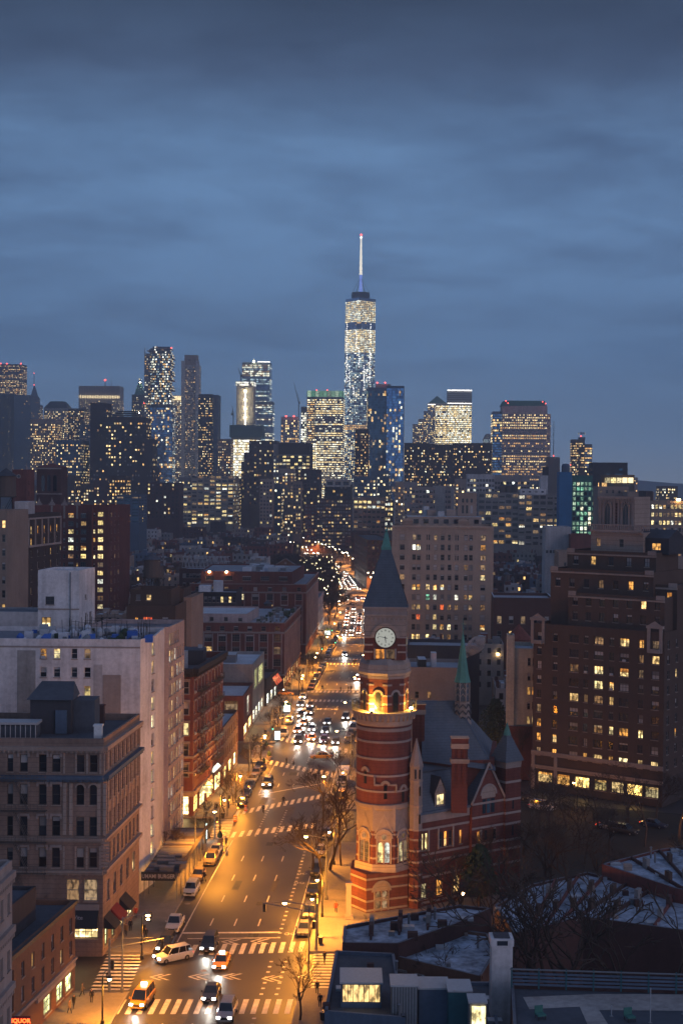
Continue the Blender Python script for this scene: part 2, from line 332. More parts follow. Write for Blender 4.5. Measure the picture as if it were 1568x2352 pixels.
def place_windows(F, rects, parent, pal='home', style='sash', frame='frame_mid', objs=True, depth=.22, joined=None, subs=False, chooser=None, sills=True):
  for k, (u0, u1, a, b) in enumerate(rects):
    pane = chooser(k, u0, a) if chooser else pick(pal)
    pane = pane or pick(pal)
    w, h = u1 - u0, b - a; X = F.X((u0 + u1) / 2, a, -depth); bl = rnd.choice((0, 0, 1, 2)); f, p, s = win_parts(style, w, h, pane, frame, depth, bl)
    key = (style, round(w, 2), round(h, 2), pane, frame, bl)
    if not objs:
      joined.add(p, X)
      if style != 'bare': joined.add(f, X)
      if sills and style != 'bare': joined.add(s, X)
    elif subs:
      o = link('window', win_mesh('window', key + ('f',), f), parent, X=X); link('pane', win_mesh('pane', key, p), o); 
      if sills: link('sill', win_mesh('sill', key[:3], s), o)
      if rnd.random() < .09:
        if 'ac' not in _wm: t_ = MB(); t_.box(-.3, .3, -.5, -.07, .03, .42, 'metal_pale'); _wm['ac'] = t_.mesh('air_conditioner')
        link('air_conditioner', _wm['ac'], o)
    else:
      kk = ('whole', key, sills)
      if kk not in _wm:
        t = MB(); I = Matrix.Identity(4); t.add(p, I); t.add(f, I)
        if sills: t.add(s, I)
        _wm[kk] = t.mesh('window')
      link('window', _wm[kk], parent, X=X)
def building(name, label, cat, pts, z1, wm='brick', rm='roof_dark', faces=None, z0=0, parapet=.8, group=None, objs=True, subs=False, coping=None, root=None, depth=.22, part='wall', shed=0):
  """pts: front-left, front-right, back-right, back-left ...; faces {edge: [spec]} with spec = dict(us, zs, w, h, pal, style, frame)"""
  faces = faces or {}
  root = thing(name, label, cat, (0, 0, 0), 0, group) if root is None else root
  mb = MB(); jn = MB(); n = len(pts)
  for i in range(n):
    F = Face(pts[i], pts[(i + 1) % n]); rects = []; sp = faces.get(i, [])
    if isinstance(sp, dict): sp = [sp]
    for q in sp:
      rc = q.get('rects') or cells(F.L, q['us'], q['zs'], q['w'], q['h'])
      rects += rc
      place_windows(F, rc, root, q.get('pal', 'home'), q.get('style', 'sash'), q.get('frame', 'frame_mid'), q.get('objs', objs), q.get('depth', depth), jn, q.get('subs', subs), q.get('chooser'), q.get('sills', True))
    facade(mb, F, z0, z1, rects, wm, max([q.get('depth', depth) for q in sp] + [depth]))
    if parapet:
      t = .3; a, b = F.at(0, z1), F.at(F.L, z1); ai, bi = F.at(0, z1, -t), F.at(F.L, z1, -t)
      mb.face((a, b, bi, ai), coping or wm); mb.face((bi, ai, ai - Vector((0, 0, parapet)), bi - Vector((0, 0, parapet))), wm)
  mb.build(part, root)
  if jn.f: jn.build('windows' if not objs else 'window', root, kind='stuff')
  rf = MB(); rf.face([(p[0], p[1], z1 - parapet) for p in pts], rm); rf.build('roof', root)
  return root
def rect(xl, xr, y, depth, lean=0, slope=0):
  """footprint from front edge xl..xr at y; lean = sideways drift per metre going back, slope = going back per metre to the right"""
  return [(xl, y), (xr, y + slope * (xr - xl)), (xr + lean * depth, y + slope * (xr - xl) + depth), (xl + lean * depth, y + depth)]
def quads(name, parent, centres, du, dz, mats, names, kind='stuff'):
  """many quads in one mesh; centres (n,3), du/dz vectors (n,3) half extents"""
  n = len(centres); 
  if n == 0: return None
  v = np.stack([centres - du - dz, centres + du - dz, centres + du + dz, centres - du + dz], 1).reshape(-1, 3)
  me = bpy.data.meshes.new(name); me.vertices.add(4 * n); me.vertices.foreach_set('co', v.astype(np.float32).ravel())
  me.loops.add(4 * n); me.loops.foreach_set('vertex_index', np.arange(4 * n, dtype=np.int32)); me.polygons.add(n)
  me.polygons.foreach_set('loop_start', np.arange(0, 4 * n, 4, dtype=np.int32)); me.polygons.foreach_set('loop_total', np.full(n, 4, dtype=np.int32))
  for k in names: me.materials.append(MATS[k])
  me.polygons.foreach_set('material_index', mats.astype(np.int32)); me.update(); me.validate()
  return link(name, me, parent, kind=kind)
nr = np.random.default_rng(11)
def lights_grid(F, z0, z1, fh, bw, pal, fill=(.7, .55), rows=0.0, cols=0.0, m0=.0, band=None):
  """panes of a tall far building on one face: returns arrays.  rows/cols: how strongly lit rooms follow a floor / a column"""
  bw *= .62; fh *= .86; rows = rows or .22; nu = max(1, int((F.L - 2 * m0) / bw)); nz = max(1, int((z1 - z0) / fh)); bw2 = (F.L - 2 * m0) / nu
  U, Zz = np.meshgrid(m0 + (np.arange(nu) + .5) * bw2, z0 + (np.arange(nz) + .5) * fh)
  names = list(pal); pr = np.array([pal[k] for k in names], float); pr /= pr.sum(); cum = np.cumsum(pr)
  r = nr.random((nz, nu))
  if rows: r = r * (1 - rows) + nr.random((nz, 1)) * rows + 0 * r
  if cols: r = r * (1 - cols) + nr.random((1, nu)) * cols
  if rows or cols:
    o = np.argsort(np.argsort(r.ravel())) / r.size; r = (o.reshape(r.shape) * .999)
  mi = np.searchsorted(cum, r)
  mi = np.minimum(mi, len(names) - 1)
  P = np.array(F.p0)[None] + np.outer(U.ravel(), np.array(F.d)) + np.outer(Zz.ravel(), (0, 0, 1)) + np.array(F.n)[None] * .25
  du = np.tile(np.array(F.d) * bw2 * fill[0] / 2, (U.size, 1)); dz = np.tile(np.array((0, 0, fh * fill[1] / 2)), (U.size, 1))
  return P, du, dz, np.array([names[i] for i in mi.ravel()])
def tower(name, label, cat, xl, xr, yt, D, depth=30, wm='brown', pal=None, fh=3.6, bw=3, fill=(.7, .5), rows=.0, cols=.0, rot=-.05, z0=0, ztop=None, zw=None, zwt=None, root=None, roof='roof_dark', part='wall', group=None, sides=(0, 1, 3), m0=0.5):
  """a far building located by its outline: left and right edge, top edge (photo pixels) and its distance"""
  a, b = A(xl, yt, D), A(xr, yt, D); z1 = ztop if ztop else a.z; w = b.x - a.x
  root = root or thing(name, label, cat, (0, 0, 0), 0, group)
  ox = oy = 0
  cr, sr = math.cos(rot), math.sin(rot)
  def T(x, y): return (a.x + w / 2 + x * cr - y * sr - ox, D + x * sr + y * cr - oy)
  pts = [T(-w / 2, 0), T(w / 2, 0), T(w / 2, depth), T(-w / 2, depth)]
  mb = MB(); mb.prism(pts, z0, z1, wm, roof); mb.build(part, root)
  if pal:
    acc = []
    for i in sides:
      F = Face(pts[i], pts[(i + 1) % 4])
      acc.append(lights_grid(F, zw if zw is not None else z0 + 6, zwt if zwt is not None else z1 - 2, fh, bw, pal, fill, rows, cols, m0))
    P, du, dz, nm = (np.concatenate([q[k] for q in acc]) for k in range(4))
    nm = np.array([FAR.get(x, x) for x in nm]); keep = nm != 'none'; P, du, dz, nm = P[keep], du[keep], dz[keep], nm[keep]
    names = sorted(set(nm)); mi = np.array([names.index(k) for k in nm]) if len(nm) else np.zeros(0)
    quads('window', root, P, du, dz, mi, names)
  return root, pts, z1
# ------------------------------------------------------------------ the ground, the avenue, pavements, painted markings
LL = [(100, -26.6), (150, -23.3), (186, -21.1), (212, -19.6), (237, -18), (278, -15.3), (330, -12.3), (395, -8.4), (460, -4.5), (550, -.1), (650, 2), (740, 1.5), (805, 0), (900, -5), (1000, -14), (1110, -27), (1300, -56), (1500, -90)]
RR = [(100, -11.0), (150, -8), (186, -6.1), (218, -4.3), (328, .8), (354, 2.4), (460, 9), (550, 13), (650, 15), (740, 14.5), (805, 13), (900, 9), (1000, 1), (1110, -12), (1300, -40), (1500, -74)]
def Lx(y): return float(np.interp(y, [p[0] for p in LL], [p[1] for p in LL]))
def Rx(y): return float(np.interp(y, [p[0] for p in RR], [p[1] for p in RR]))
KL = lambda y: Lx(y) - 2.4      # left kerb
KR = lambda y: Rx(y) + 2.5
mb = MB(); mb.face(((-9000, -300, -.6), (9000, -300, -.6), (9000, 16000, -.6), (-9000, 16000, -.6)), 'ground'); mb.build('ground', kind='structure')
def strip(mb, f0, f1, y0, y1, z, m, step=12):
  ys = list(np.arange(y0, y1, step)) + [y1]
  for a, b in zip(ys, ys[1:]): mb.face(((f0(a), a, z), (f1(a), a, z), (f1(b), b, z), (f0(b), b, z)), m)
mb = MB(); mb.face(((-400, 60, -.15), (500, 60, -.15), (500, 1600, -.15), (-400, 1600, -.15)), 'asphalt'); mb.build('street_surface', kind='structure')
mb = MB(); strip(mb, lambda y: KL(y) - .0, lambda y: KR(y), 100, 1500, 0, 'asphalt')
avenue = mb.build('avenue', kind='structure')
def sidewalk(f0, f1, y0, y1, cut=2.2):
  mb = MB(); k = MB(); ys = sorted({y0, y1} | set(np.arange(math.ceil(y0 / 10) * 10, y1, 10)))
  for a, b in zip(ys, ys[1:]):
    mb.face(((f0(a), a, .14), (f1(a), a, .14), (f1(b), b, .14), (f0(b), b, .14)), 'pavement')
    if a == ys[0]: mb.face(((f0(a), a, -.15), (f1(a), a, -.15), (f1(a), a, .14), (f0(a), a, .14)), 'kerbstone')
  g = f1 if abs(f1((y0 + y1) / 2) - (Lx((y0 + y1) / 2))) < 4 else f0; sgn = 1 if g is f1 else -1
  for a, b in zip(ys, ys[1:]):
    x0, x1 = g(a), g(b); w = .18 * sgn
    for (p, q, zz0, zz1) in (((x0, a), (x1, b), 0, .15),):
      pts = [(x0 + (0 if sgn > 0 else -.0), a, .145), (x0 - w, a, .145), (x1 - w, b, .145), (x1, b, .145)]
      k.face(pts if sgn < 0 else pts[::-1], 'kerbstone'); k.face(((x0, a, -.1), (x1, b, -.1), (x1, b, .145), (x0, a, .145)), 'kerbstone')
  o = mb.build('pavement', kind='structure'); k.build('kerb', o, kind=None); return o
BL = lambda y: Lx(y) - 8.2
for a, b in ((100, 167.5), (181.5, 240), (255, 303), (328, 400), (411, 468), (485, 700), (718, 1100)):
  sidewalk(lambda y: KL(y) - 30, KL, a, b)
for a, b in ((100, 169), (182.5, 238), (262, 300), (330, 392), (409, 470), (486, 700), (718, 1100)):
  sidewalk(KR, lambda y: KR(y) + 26, a, b)
def mark(name, pts, z=.008, m='paint'):
  mb = MB(); mb.face([(p[0], p[1], z) for p in pts], m); return mb.build(name, avenue)
def crosswalk(pl0, pl1, width, n=None, bar=.62, gap=.75):
  """bars from pl0 to pl1 (x, y of the near edge), each bar runs away from the camera by width"""
  a, b = Vector(pl0), Vector(pl1); L = (b - a).length; n = n or int(L / (bar + gap)); d = (b - a) / L
  for k in range(n):
    t = L * (k + .5) / n; c = a + d * t; lean = (Lx(c.y + 10) - Lx(c.y)) / 10 * width
    mark('crosswalk_bar', [(c.x - bar / 2, c.y - 0), (c.x + bar / 2, c.y + d.y * bar), (c.x + bar / 2 + lean, c.y + width + d.y * bar), (c.x - bar / 2 + lean, c.y + width)])
crosswalk((-25.8, 160.6), (-3.8, 161.2), 4.6, 17); crosswalk((-23.2, 180.2), (-4.2, 182.5), 4.2, 15)
crosswalk((-21.5, 239.0), (-4, 248.0), 4.0, 13); crosswalk((-19.2, 256.0), (-3.5, 271.0), 4.0, 13)
crosswalk((-16.6, 305.0), (1.6, 288.3), 4.6, 15); crosswalk((-14.2, 331.5), (3.2, 316.0), 4.6, 14)
for y in (390, 407): crosswalk((KL(y) + .3, y), (KR(y) - .3, y), 4.0, 15)
for y in (469, 482, 548, 699, 716, 752, 788): crosswalk((KL(y) + .3, y), (KR(y) - .3, y), 4.2, 15)
def sidebars(x0, x1, y0, y1, n):
  for k in range(n):
    y = y0 + (y1 - y0) * (k + .25) / n; mark('crosswalk_bar', [(x0, y), (x1, y), (x1 + .2, y + (y1 - y0) / n * .48), (x0 + .2, y + (y1 - y0) / n * .48)])
sidebars(-29.5, -24.9, 167.9, 181.2, 11); sidebars(-3.2, 1.2, 169.3, 182.2, 12); sidebars(-22.0, -18.8, 241, 254, 12); sidebars(-19.5, -15.3, 306, 326, 13)
for y in (189.5, 273.5, 335.0, 413, 488, 722):
  a, b = Lx(y), Rx(y) - 1.9; sl = {273.5: .9, 335.0: -.85}.get(y, .05)
  mark('stop_line', [(a, y), (b, y + sl * (b - a)), (b, y + .55 + sl * (b - a)), (a, y + .55)])
mark('stop_line', [(-19.9, 187.3), (-7.9, 188.0), (-7.9, 188.25), (-19.9, 187.55)])
def lineseg(f, y0, y1, w, name): mark(name, [(f(y0) - w / 2, y0), (f(y0) + w / 2, y0), (f(y1) + w / 2, y1), (f(y1) - w / 2, y1)])
for a, b in ((186, 239), (275, 303), (332, 389), (412, 468), (487, 546)):
  for k in range(int((b - a) / 14) + 1):
    y = a + k * 14; y2 = min(b, y + 14)
    if y2 > y + .5: lineseg(Lx, y, y2, .16, 'parking_line'); lineseg(Rx, y, y2, .16, 'parking_line')
for lane in (1, 2, 3):
  f = lambda y, lane=lane: Lx(y) + (Rx(y) - 1.9 - Lx(y)) * lane / 4
  y = 193.0
  while y < 700:
    if not any(a - 2 < y < b for a, b in ((237, 273), (300, 335), (386, 412), (466, 488), (544, 556), (695, 722))): lineseg(f, y, y + 3.2, .17, 'lane_dash')
    y += 11 if y < 380 else 14
  for y in (146, 154): lineseg(f, y, y + 4, .17, 'lane_dash')
y = 150.0
while y < 239:
  if not (180 < y < 187 or 160 < y < 166): lineseg(lambda t: Rx(t) - 1.9, y, y + .45, .42, 'lane_dot')
  if 167 < y < 180: lineseg(lambda t: Rx(t) - .1, y, y + .45, .42, 'lane_dot')
  y += 1.9
for a, b in ((242, 262), (306, 324)):
  y = a
  while y < b:
    for lane in (1, 2): lineseg(lambda t, lane=lane: Lx(t) + lane * 3.4, y, y + .4, .35, 'lane_dot')
    y += 1.7
def chevron(cx, cyy, s=1.0):
  for k in (0, 1):
    x = cx + k * .95 * s
    for q in (1, -1): mark('chevron', [(x, cyy), (x + .3, cyy), (x + 1.7 * s, cyy + q * 1.05 * s), (x + 1.3 * s, cyy + q * 1.05 * s)], .009)
for x, y in ((-15.4, 186.3), (-11.6, 186.6), (-23, 172.8), (-18.3, 173), (-14.3, 173.2), (-9.3, 172.6), (-5.0, 173.3)): chevron(x, y)
def road_text(body, x, y, size, rz, name='lettering'):
  c = bpy.data.curves.new(name, 'FONT'); c.body = body; c.size = size; c.align_x = 'CENTER'; c.resolution_u = 2; c.materials.append(MATS['paint']); c.offset = .03
  return text_mesh(name, c, avenue, Matrix.Translation((x, y, .012)) @ Matrix.Rotation(rz, 4, 'Z') @ Matrix.Diagonal((1, 1.5, 1, 1)))
road_text('SCHOOL', -1.2 - 4.4, 379, 2.6, math.pi - .06); road_text('SCHOOL', 4.0, 528, 3.0, math.pi - .05); road_text('SCHOOL', 10.6, 528, 3.0, math.pi - .05)
for x, y in ((-6.4, 189.8), (-5.9, 214), (-5.6, 219)):      # bicycle symbols in the bike lane
  for dx in (-.42, .42):
    r_ = []
    for k in range(10):
      t = k / 10 * 2 * math.pi; r_.append((x + dx + .36 * math.cos(t), y + .5 * math.sin(t)))
    for k in range(10):
      p, q = r_[k], r_[(k + 1) % 10]; ip = (x + dx + (p[0] - x - dx) * .7, y + (p[1] - y) * .7); iq = (x + dx + (q[0] - x - dx) * .7, y + (q[1] - y) * .7); mark('bicycle_symbol', [p, q, iq, ip], .009)
mb = MB()
for x, y in ((-21.6, 203), (-16.6, 175.2), (-12.5, 270.5), (-14.0, 283), (-12.6, 281), (-13.2, 286), (-6, 320)):
  mb = MB(); mb.rev([(0.001, .013), (.42, .013), (.45, .006)], 12, x, y, m='kerbstone'); mb.build('manhole_cover', avenue)

q = random.Random(6)
for k in range(46):
  y = q.uniform(150, 470); x = q.uniform(Lx(y) - 1, Rx(y) - 1); w, l = q.uniform(.5, 1.8), q.uniform(1.2, 9); mark('asphalt_patch', [(x, y), (x + w, y + q.uniform(-.1, .1)), (x + w + .066 * l, y + l), (x + .066 * l, y + l)], .0045, q.choice(['ground', 'tar', 'roof_dark', 'asphalt_worn']))
# ------------------------------------------------------------------ hills far off
hz = MB(); pr_ = []
for k in range(61):
  x = -7000 + k * 240; pr_.append((x, 26 + 60 * max(0, math.sin(k * .31 + 2) * .5 + math.sin(k * .83) * .25 + (x > 0) * .6)))
for (xa, za), (xb, zb) in zip(pr_, pr_[1:]):
  hz.face(((xa, 13500, -.5), (xb, 13500, -.5), (xb, 14200, zb), (xa, 14200, za)), 'blue_grey'); hz.face(((xa, 14200, za), (xb, 14200, zb), (xb, 15200, -.5), (xa, 15200, -.5)), 'blue_grey')
hz.build('hills', kind='structure')

# ------------------------------------------------------------------ downtown skyline
def beacon(root, x, y, z, r=1.6, m='beacon'):
  mb = MB(); mb.rev([(0.01, z - r), (r, z - r * .3), (r, z + r * .3), (.01, z + r)], 8, x, y, m=m); mb.build('beacon', root)
def beacon_px(root, px, py, D, r=1.7, m='beacon'):
  r *= .72; a = A(px, py, D); beacon(root, a.x, a.y - .5, a.z, r, m)
def mast(root, px, y0, y1, D, r=.7, m='metal_dark', name='mast'):
  a, b = A(px, y0, D), A(px, y1, D); mb = MB(); mb.tube((b.x, D, b.z), (b.x, D, a.z), r, r * .5, m, 6); mb.build(name, root)
for k_, c_ in (('far_yellow', ((1, .70, .28), (1, .80, .42), 1.4, 4.4)), ('far_warm', ((1, .50, .13), (1, .64, .25), 1.1, 3.4)), ('far_white', ((1, .86, .56), (.95, 1, .8), 1.4, 4.4)), ('far_dim', ((1, .5, .2), (.9, .6, .35), .2, .7)), ('far_flood', ((1, .93, .72), (1, 1, .9), 2.5, 6.0)), ('far_cool', ((.6, .85, 1), (.8, 1, .95), .5, 1.7))): lit(k_, *c_)
FAR = dict(pane_yellow='far_yellow', pane_warm='far_warm', pane_white='far_white', pane_dim='far_dim', pane_flood='far_flood', pane_cool='far_cool')
P_off = dict(none=30, pane_yellow=26, pane_white=24, pane_warm=8, pane_dark=12)
P_apt = dict(none=58, pane_yellow=9, pane_warm=9, pane_dim=8, pane_dark=14, pane_white=2)
P_dense = dict(none=36, pane_yellow=18, pane_warm=10, pane_white=6, pane_dark=20, pane_dim=10)
P_dark = dict(none=90, pane_yellow=4, pane_dim=4, pane_warm=2)
# far left
r_, p, z = tower('office_tower', 'dark brown tower with lit columns and three red roof beacons, at the skyline far end', 'skyscraper', -14, 51, 836, 3300, 45, 'brown', dict(none=45, pane_warm=26, pane_yellow=16, pane_dim=13), 4.4, 5, (.6, .5), rows=.5)
for x in (2, 17, 49): beacon_px(r_, x, 835, 3295, 2.6)
r_, p, z = tower('office_slab', 'windowless dark blue slab with closely ribbed left half at the skyline edge', 'skyscraper', -12, 33, 904, 2600, 60, 'blue_grey', P_dark, 4, 3, (.5, .4))
tower('', '', '', 33, 71, 907, 2590, 60, 'blue_grey', dict(none=93, pane_warm=3, pane_dim=4), 6, 6, (.4, .25), root=r_, part='wall')
rb = MB()
for k in range(15):
  a = A(-10 + k * 3, 906, 2597); rb.box(a.x - .5, a.x + .5, 2594.5, 2598, 0, a.z, 'dark_wall')
rb.build('rib', r_, kind='stuff')
r_, p, z = tower('stepped_skyscraper', 'slim stepped stone skyscraper with pointed crown and mast between two slabs', 'skyscraper', 68, 93, 930, 3250, 25, 'brown', P_dense, 4, 3.6, (.5, .5))
tower('', '', '', 70, 88, 914, 3252, 18, 'brown', P_dense, 4, 3.6, (.5, .5), root=r_, z0=z)
a = A(79, 905, 3256); mb = MB(); t0 = A(79, 914, 3256).z; t1 = A(79, 884, 3256).z
mb.prism([(a.x - 8, 3252), (a.x + 8, 3252), (a.x + 8, 3268), (a.x - 8, 3268)], t0, t0 + (t1 - t0) * .45, 'blue_grey', scale=.62); mb.prism([(a.x - 5, 3255), (a.x + 5, 3255), (a.x + 5, 3265), (a.x - 5, 3265)], t0 + (t1 - t0) * .45, t1, 'blue_grey', scale=.08); mb.build('crown_roof', r_)
mast(r_, 79, 857, 886, 3260, .9); beacon_px(r_, 79, 884, 3255, 1.8); beacon_px(r_, 79, 857, 3258, 1.6)
tower('office_block', 'beige block full of small lit offices below the pointed crown skyscraper', 'office building', 70, 129, 962, 1900, 40, 'tan', dict(none=30, pane_yellow=26, pane_warm=12, pane_dark=32), 3.6, 3, (.55, .5), rows=.3, zwt=A(80, 972, 1900).z)
r_, p, z = tower('office_tower', 'office tower under a flat topped dark pyramid roof with warm lit top floors', 'skyscraper', 101, 158, 937, 2500, 42, 'loft_grey', dict(none=30, pane_yellow=32, pane_warm=10, pane_dark=20, pane_dim=8), 4, 3.6, (.6, .5), rows=.4)
cx0 = (p[0][0] + p[1][0]) / 2; mb = MB(); mb.prism([(p[0][0], 2500), (p[1][0], 2500), (p[1][0], 2540), (p[0][0], 2540)], z, A(128, 921, 2500).z, 'dark_wall', scale=.55); mb.build('pyramid_roof', r_)
tower('office_tower', 'reddish topped tower spangled with tiny lights beside the flat pyramid roof', 'skyscraper', 157, 194, 938, 2300, 40, 'brown', P_dense, 3.8, 3, (.5, .5), cols=.2)
r_, p, z = tower('office_slab', 'wide grey slab with one bright floor and a red beacon on its roof', 'skyscraper', 181, 276, 886, 2900, 40, 'loft_grey', dict(none=60, pane_yellow=12, pane_dim=14, pane_warm=6, pane_dark=8), 4, 4, (.6, .5), rows=.4, zwt=A(228, 918, 2900).z)
a, b = A(183, 911, 2899), A(275, 911, 2899); mb = MB(); mb.box(a.x, b.x, 2896, 2898.5, a.z - 3, a.z + 2.4, 'light_warm_line'); mb.build('lit_floor', r_)
mb = MB()
for k in range(24):
  x = a.x + (b.x - a.x) * (k + .5) / 24; mb.box(x - .6, x + .6, 2894.5, 2896, 20, z - 1, 'grey')
mb.build('pier', r_, kind='stuff'); beacon_px(r_, 242, 873, 2895, 3); mast(r_, 242, 874, 887, 2899, 1); mast(r_, 256, 872, 887, 2899, .6)
tower('office_block', 'bluish shadowed block of small lights between the ornate brick tank house and the brown hotel', 'office building', 183, 212, 975, 2000, 40, 'blue_grey', P_apt, 3.6, 3.4, (.5, .5), cols=.5)
tower('apartment_tower', 'plain dark block with scattered yellow lights left of the brown hotel', 'apartment building', 129, 186, 1010, 1500, 40, 'blue_grey', dict(none=60, pane_yellow=16, pane_warm=10, pane_dark=14), 3.3, 3.2, (.5, .5))
# brown hotel
r_, p, z = tower('brown_high_rise', 'massive dark brown high rise with rows of lit square windows and roof machinery', 'high rise', 242, 336, 958, 1500, 30, 'brown_dark', dict(none=20, pane_yellow=16, pane_warm=8, pane_blind=16, pane_dark=40), 4.6, 4.4, (.55, .42), rows=.35)
tower('', '', '', 208, 244, 925, 1512, 30, 'brown_dark', P_dark, 6, 5, (.4, .4), root=r_)
tower('', '', '', 325, 350, 1008, 1490, 30, 'brown_dark', P_apt, 6, 5, (.4, .4), root=r_)
tower('', '', '', 212, 352, 1072, 1480, 40, 'brown_dark', dict(none=78, pane_dim=8, pane_warm=4, pane_blind=10), 5, 5, (.4, .4), root=r_)
a, b = A(252, 950, 1505), A(325, 944, 1505); mb = MB()
for k in range(4): mb.box(a.x + k * 3, b.x - k * 2, 1505, 1518, z + k * 2.0, z + k * 2.0 + 1.0, 'metal_dark')
mb.build('roof_machinery', r_); beacon_px(r_, 320, 948, 1500, .9, 'lamp_white'); beacon_px(r_, 331, 926, 1500, .8)
tower('apartment_tower', 'narrow tower glittering with orange rooms in front of the brown hotel foot', 'apartment building', 250, 290, 1092, 1200, 20, 'brown', dict(none=30, pane_warm=34, pane_yellow=18, pane_dark=18), 3.3, 3.2, (.5, .5))
r_, p, z = tower('gothic_skyscraper', 'dark gothic tower with a slender green spire behind the glass tower being built', 'skyscraper', 303, 330, 906, 2700, 30, 'dark_wall', P_apt, 4, 3.4, (.5, .5), cols=.3)
a = A(320, 900, 2700); mb = MB(); mb.prism([(a.x - 9, 2700), (a.x + 9, 2700), (a.x + 9, 2718), (a.x - 9, 2718)], z, A(320, 888, 2700).z, 'copper', scale=.6); mb.prism([(a.x - 5, 2704), (a.x + 5, 2704), (a.x + 5, 2714), (a.x - 5, 2714)], A(320, 888, 2700).z, A(320, 868, 2700).z, 'copper', scale=.1); mb.build('spire', r_)
beacon_px(r_, 321, 871, 2698, 1.6, 'light_warm_line'); beacon_px(r_, 322, 878, 2698, 1.6, 'lamp_white')
# stacked glass tower under construction
r_, p, z = tower('unfinished_glass_tower', 'irregular stacked glass tower still being built, bare lit floors above blue glazing', 'skyscraper', 345, 397, 930, 2300, 30, 'blue_grey', dict(pane_blue=60, pane_sky=20, pane_white=8, pane_warm=8, pane_dim=4), 4.2, 4, (.85, .75))
tower('', '', '', 332, 346, 812, 2304, 26, 'loft_grey', dict(none=50, pane_white=26, pane_warm=16, pane_dark=8), 4.4, 4.4, (.5, .45), root=r_)
q = random.Random(5); yy = 930.0
while yy > 798:
  x0 = 343 + q.uniform(-4, 4); x1 = 396 + q.uniform(-5, 3); dz = 4.0 if yy > 860 else 5.2
  a, b = A(x0, yy, 2298), A(x1, yy, 2298); mb = MB(); mb.box(a.x, b.x, 2294 + q.uniform(-3, 2), 2330, a.z, a.z + .8, 'red_slab' if False else ('brick_dark' if 850 < yy < 905 else 'concrete')); mb.build('floor_slab', r_)
  tower('', '', '', x0 + 4, x1 - 3, yy - dz, 2300, 26, 'blue_grey', dict(none=16, pane_cool=14, pane_flood=8, pane_white=18, pane_warm=16, pane_blue=28) if yy > 815 else dict(none=70, pane_flood=12, pane_dim=18), 4.6, 4, (.7, .6), root=r_, z0=a.z + .8, zw=a.z + .9, zwt=a.z + 6, part='storey'); yy -= 5.6
mast(r_, 333, 798, 815, 2303, 1.2, 'metal_pale', 'hoist'); beacon_px(r_, 394, 799, 2296, 1.8); mast(r_, 394, 799, 806, 2299, .5)
r_, p, z = tower('office_tower', 'tower with a glowing crown tucked between the unfinished glass tower and slim tan tower', 'skyscraper', 397, 421, 908, 2700, 30, 'loft_grey', P_dense, 4, 3.8, (.5, .5))
a, b = A(398, 919, 2698), A(418, 909, 2698); mb = MB()
for k in range(2): mb.box(a.x + k * 8.6, a.x + k * 8.6 + 7.6, 2694, 2698, a.z, b.z - 1, 'light_warm_line')
mb.build('lit_crown', r_)
r_, p, z = tower('slim_tan_tower', 'slim pale stone residential tower rising in tiers, few rooms lit', 'skyscraper', 419, 457, 838, 2450, 26, 'pale', dict(none=24, pane_dark=58, pane_dim=6, pane_warm=10, pane_yellow=2), 3.7, 2.9, (.5, .5), cols=.25)
tower('', '', '', 424, 453, 815, 2454, 18, 'stone', dict(none=50, pane_dark=50), 6, 4, (.5, .6), root=r_, z0=z)
mb = MB()
for x in (421, 454):
  a = A(x, 838, 2448); mb.box(a.x - 3, a.x + 3, 2446, 2452, 0, a.z + 7, 'pale')
mb.build('buttress', r_)
r_, p, z = tower('black_glass_tower', 'flat black glass tower right of the slim tan tower with yellow lit floors', 'skyscraper', 456, 488, 905, 2050, 30, 'dark_wall', dict(none=48, pane_yellow=14, pane_warm=18, pane_dark=20), 4, 3, (.7, .4), rows=.3)
tower('', '', '', 487, 501, 907, 2055, 30, 'blue_grey', dict(none=80, pane_dark=20), 4, 3, (.7, .4), root=r_)
tower('office_block', 'low plain block with dots of light between black glass tower and floodlit site', 'office building', 500, 530, 1008, 1900, 30, 'tan', P_dense, 4, 4, (.5, .4))
# seven and its neighbours
r_, p, z = tower('glass_office_tower', 'pale glass office tower with a white line of light on its roof edge', 'skyscraper', 556, 620, 832, 2800, 40, 'blue_grey', dict(pane_sky=52, pane_cool=26, pane_white=14, pane_dim=8), 4.6, 5, (.94, .7), rows=.75)
tower('', '', '', 571, 626, 922, 2780, 40, 'blue_grey', dict(pane_sky=52, pane_cool=14, pane_white=24, pane_dim=10), 4.6, 5, (.92, .6), rows=.7, root=r_)
a, b = A(592, 831, 2796), A(620, 833, 2796); mb = MB(); mb.box(a.x, b.x, 2793, 2796, a.z - 1, a.z + .8, 'light_line'); mb.build('roof_light', r_); beacon_px(r_, 583, 831, 2795, 3, 'flood_bulb')
r_, p, z = tower('unfinished_concrete_tower', 'raw concrete tower being built, floodlit column down its face and white work lights on top', 'skyscraper', 543, 583, 886, 2350, 30, 'concrete', None)
tower('', '', '', 541, 583, 876, 2352, 30, 'concrete', dict(pane_flood=60, pane_white=20, none=20), 4.2, 4.2, (.8, .7), root=r_, z0=z, zw=z, zwt=z + 9, part='storey')
tower('', '', '', 527, 603, 976, 2335, 40, 'teal_net', None, root=r_, z0=A(540, 1004, 2335).z, part='netting')
tower('', '', '', 531, 594, 1004, 2340, 36, 'loft', dict(pane_flood=34, pane_white=34, pane_yellow=32), 5.0, 4.6, (.9, .75), root=r_, z0=0, part='storey')
mb = MB()
for k in range(22):
  a = A(563.2, 900 + k * 5, 2346); mb.box(a.x - 1.3, a.x + 1.3, 2344.5, 2347, a.z, a.z + 2.6, 'light_line' if k % 4 else 'flood_bulb')
mb.build('work_light', r_, kind='stuff')
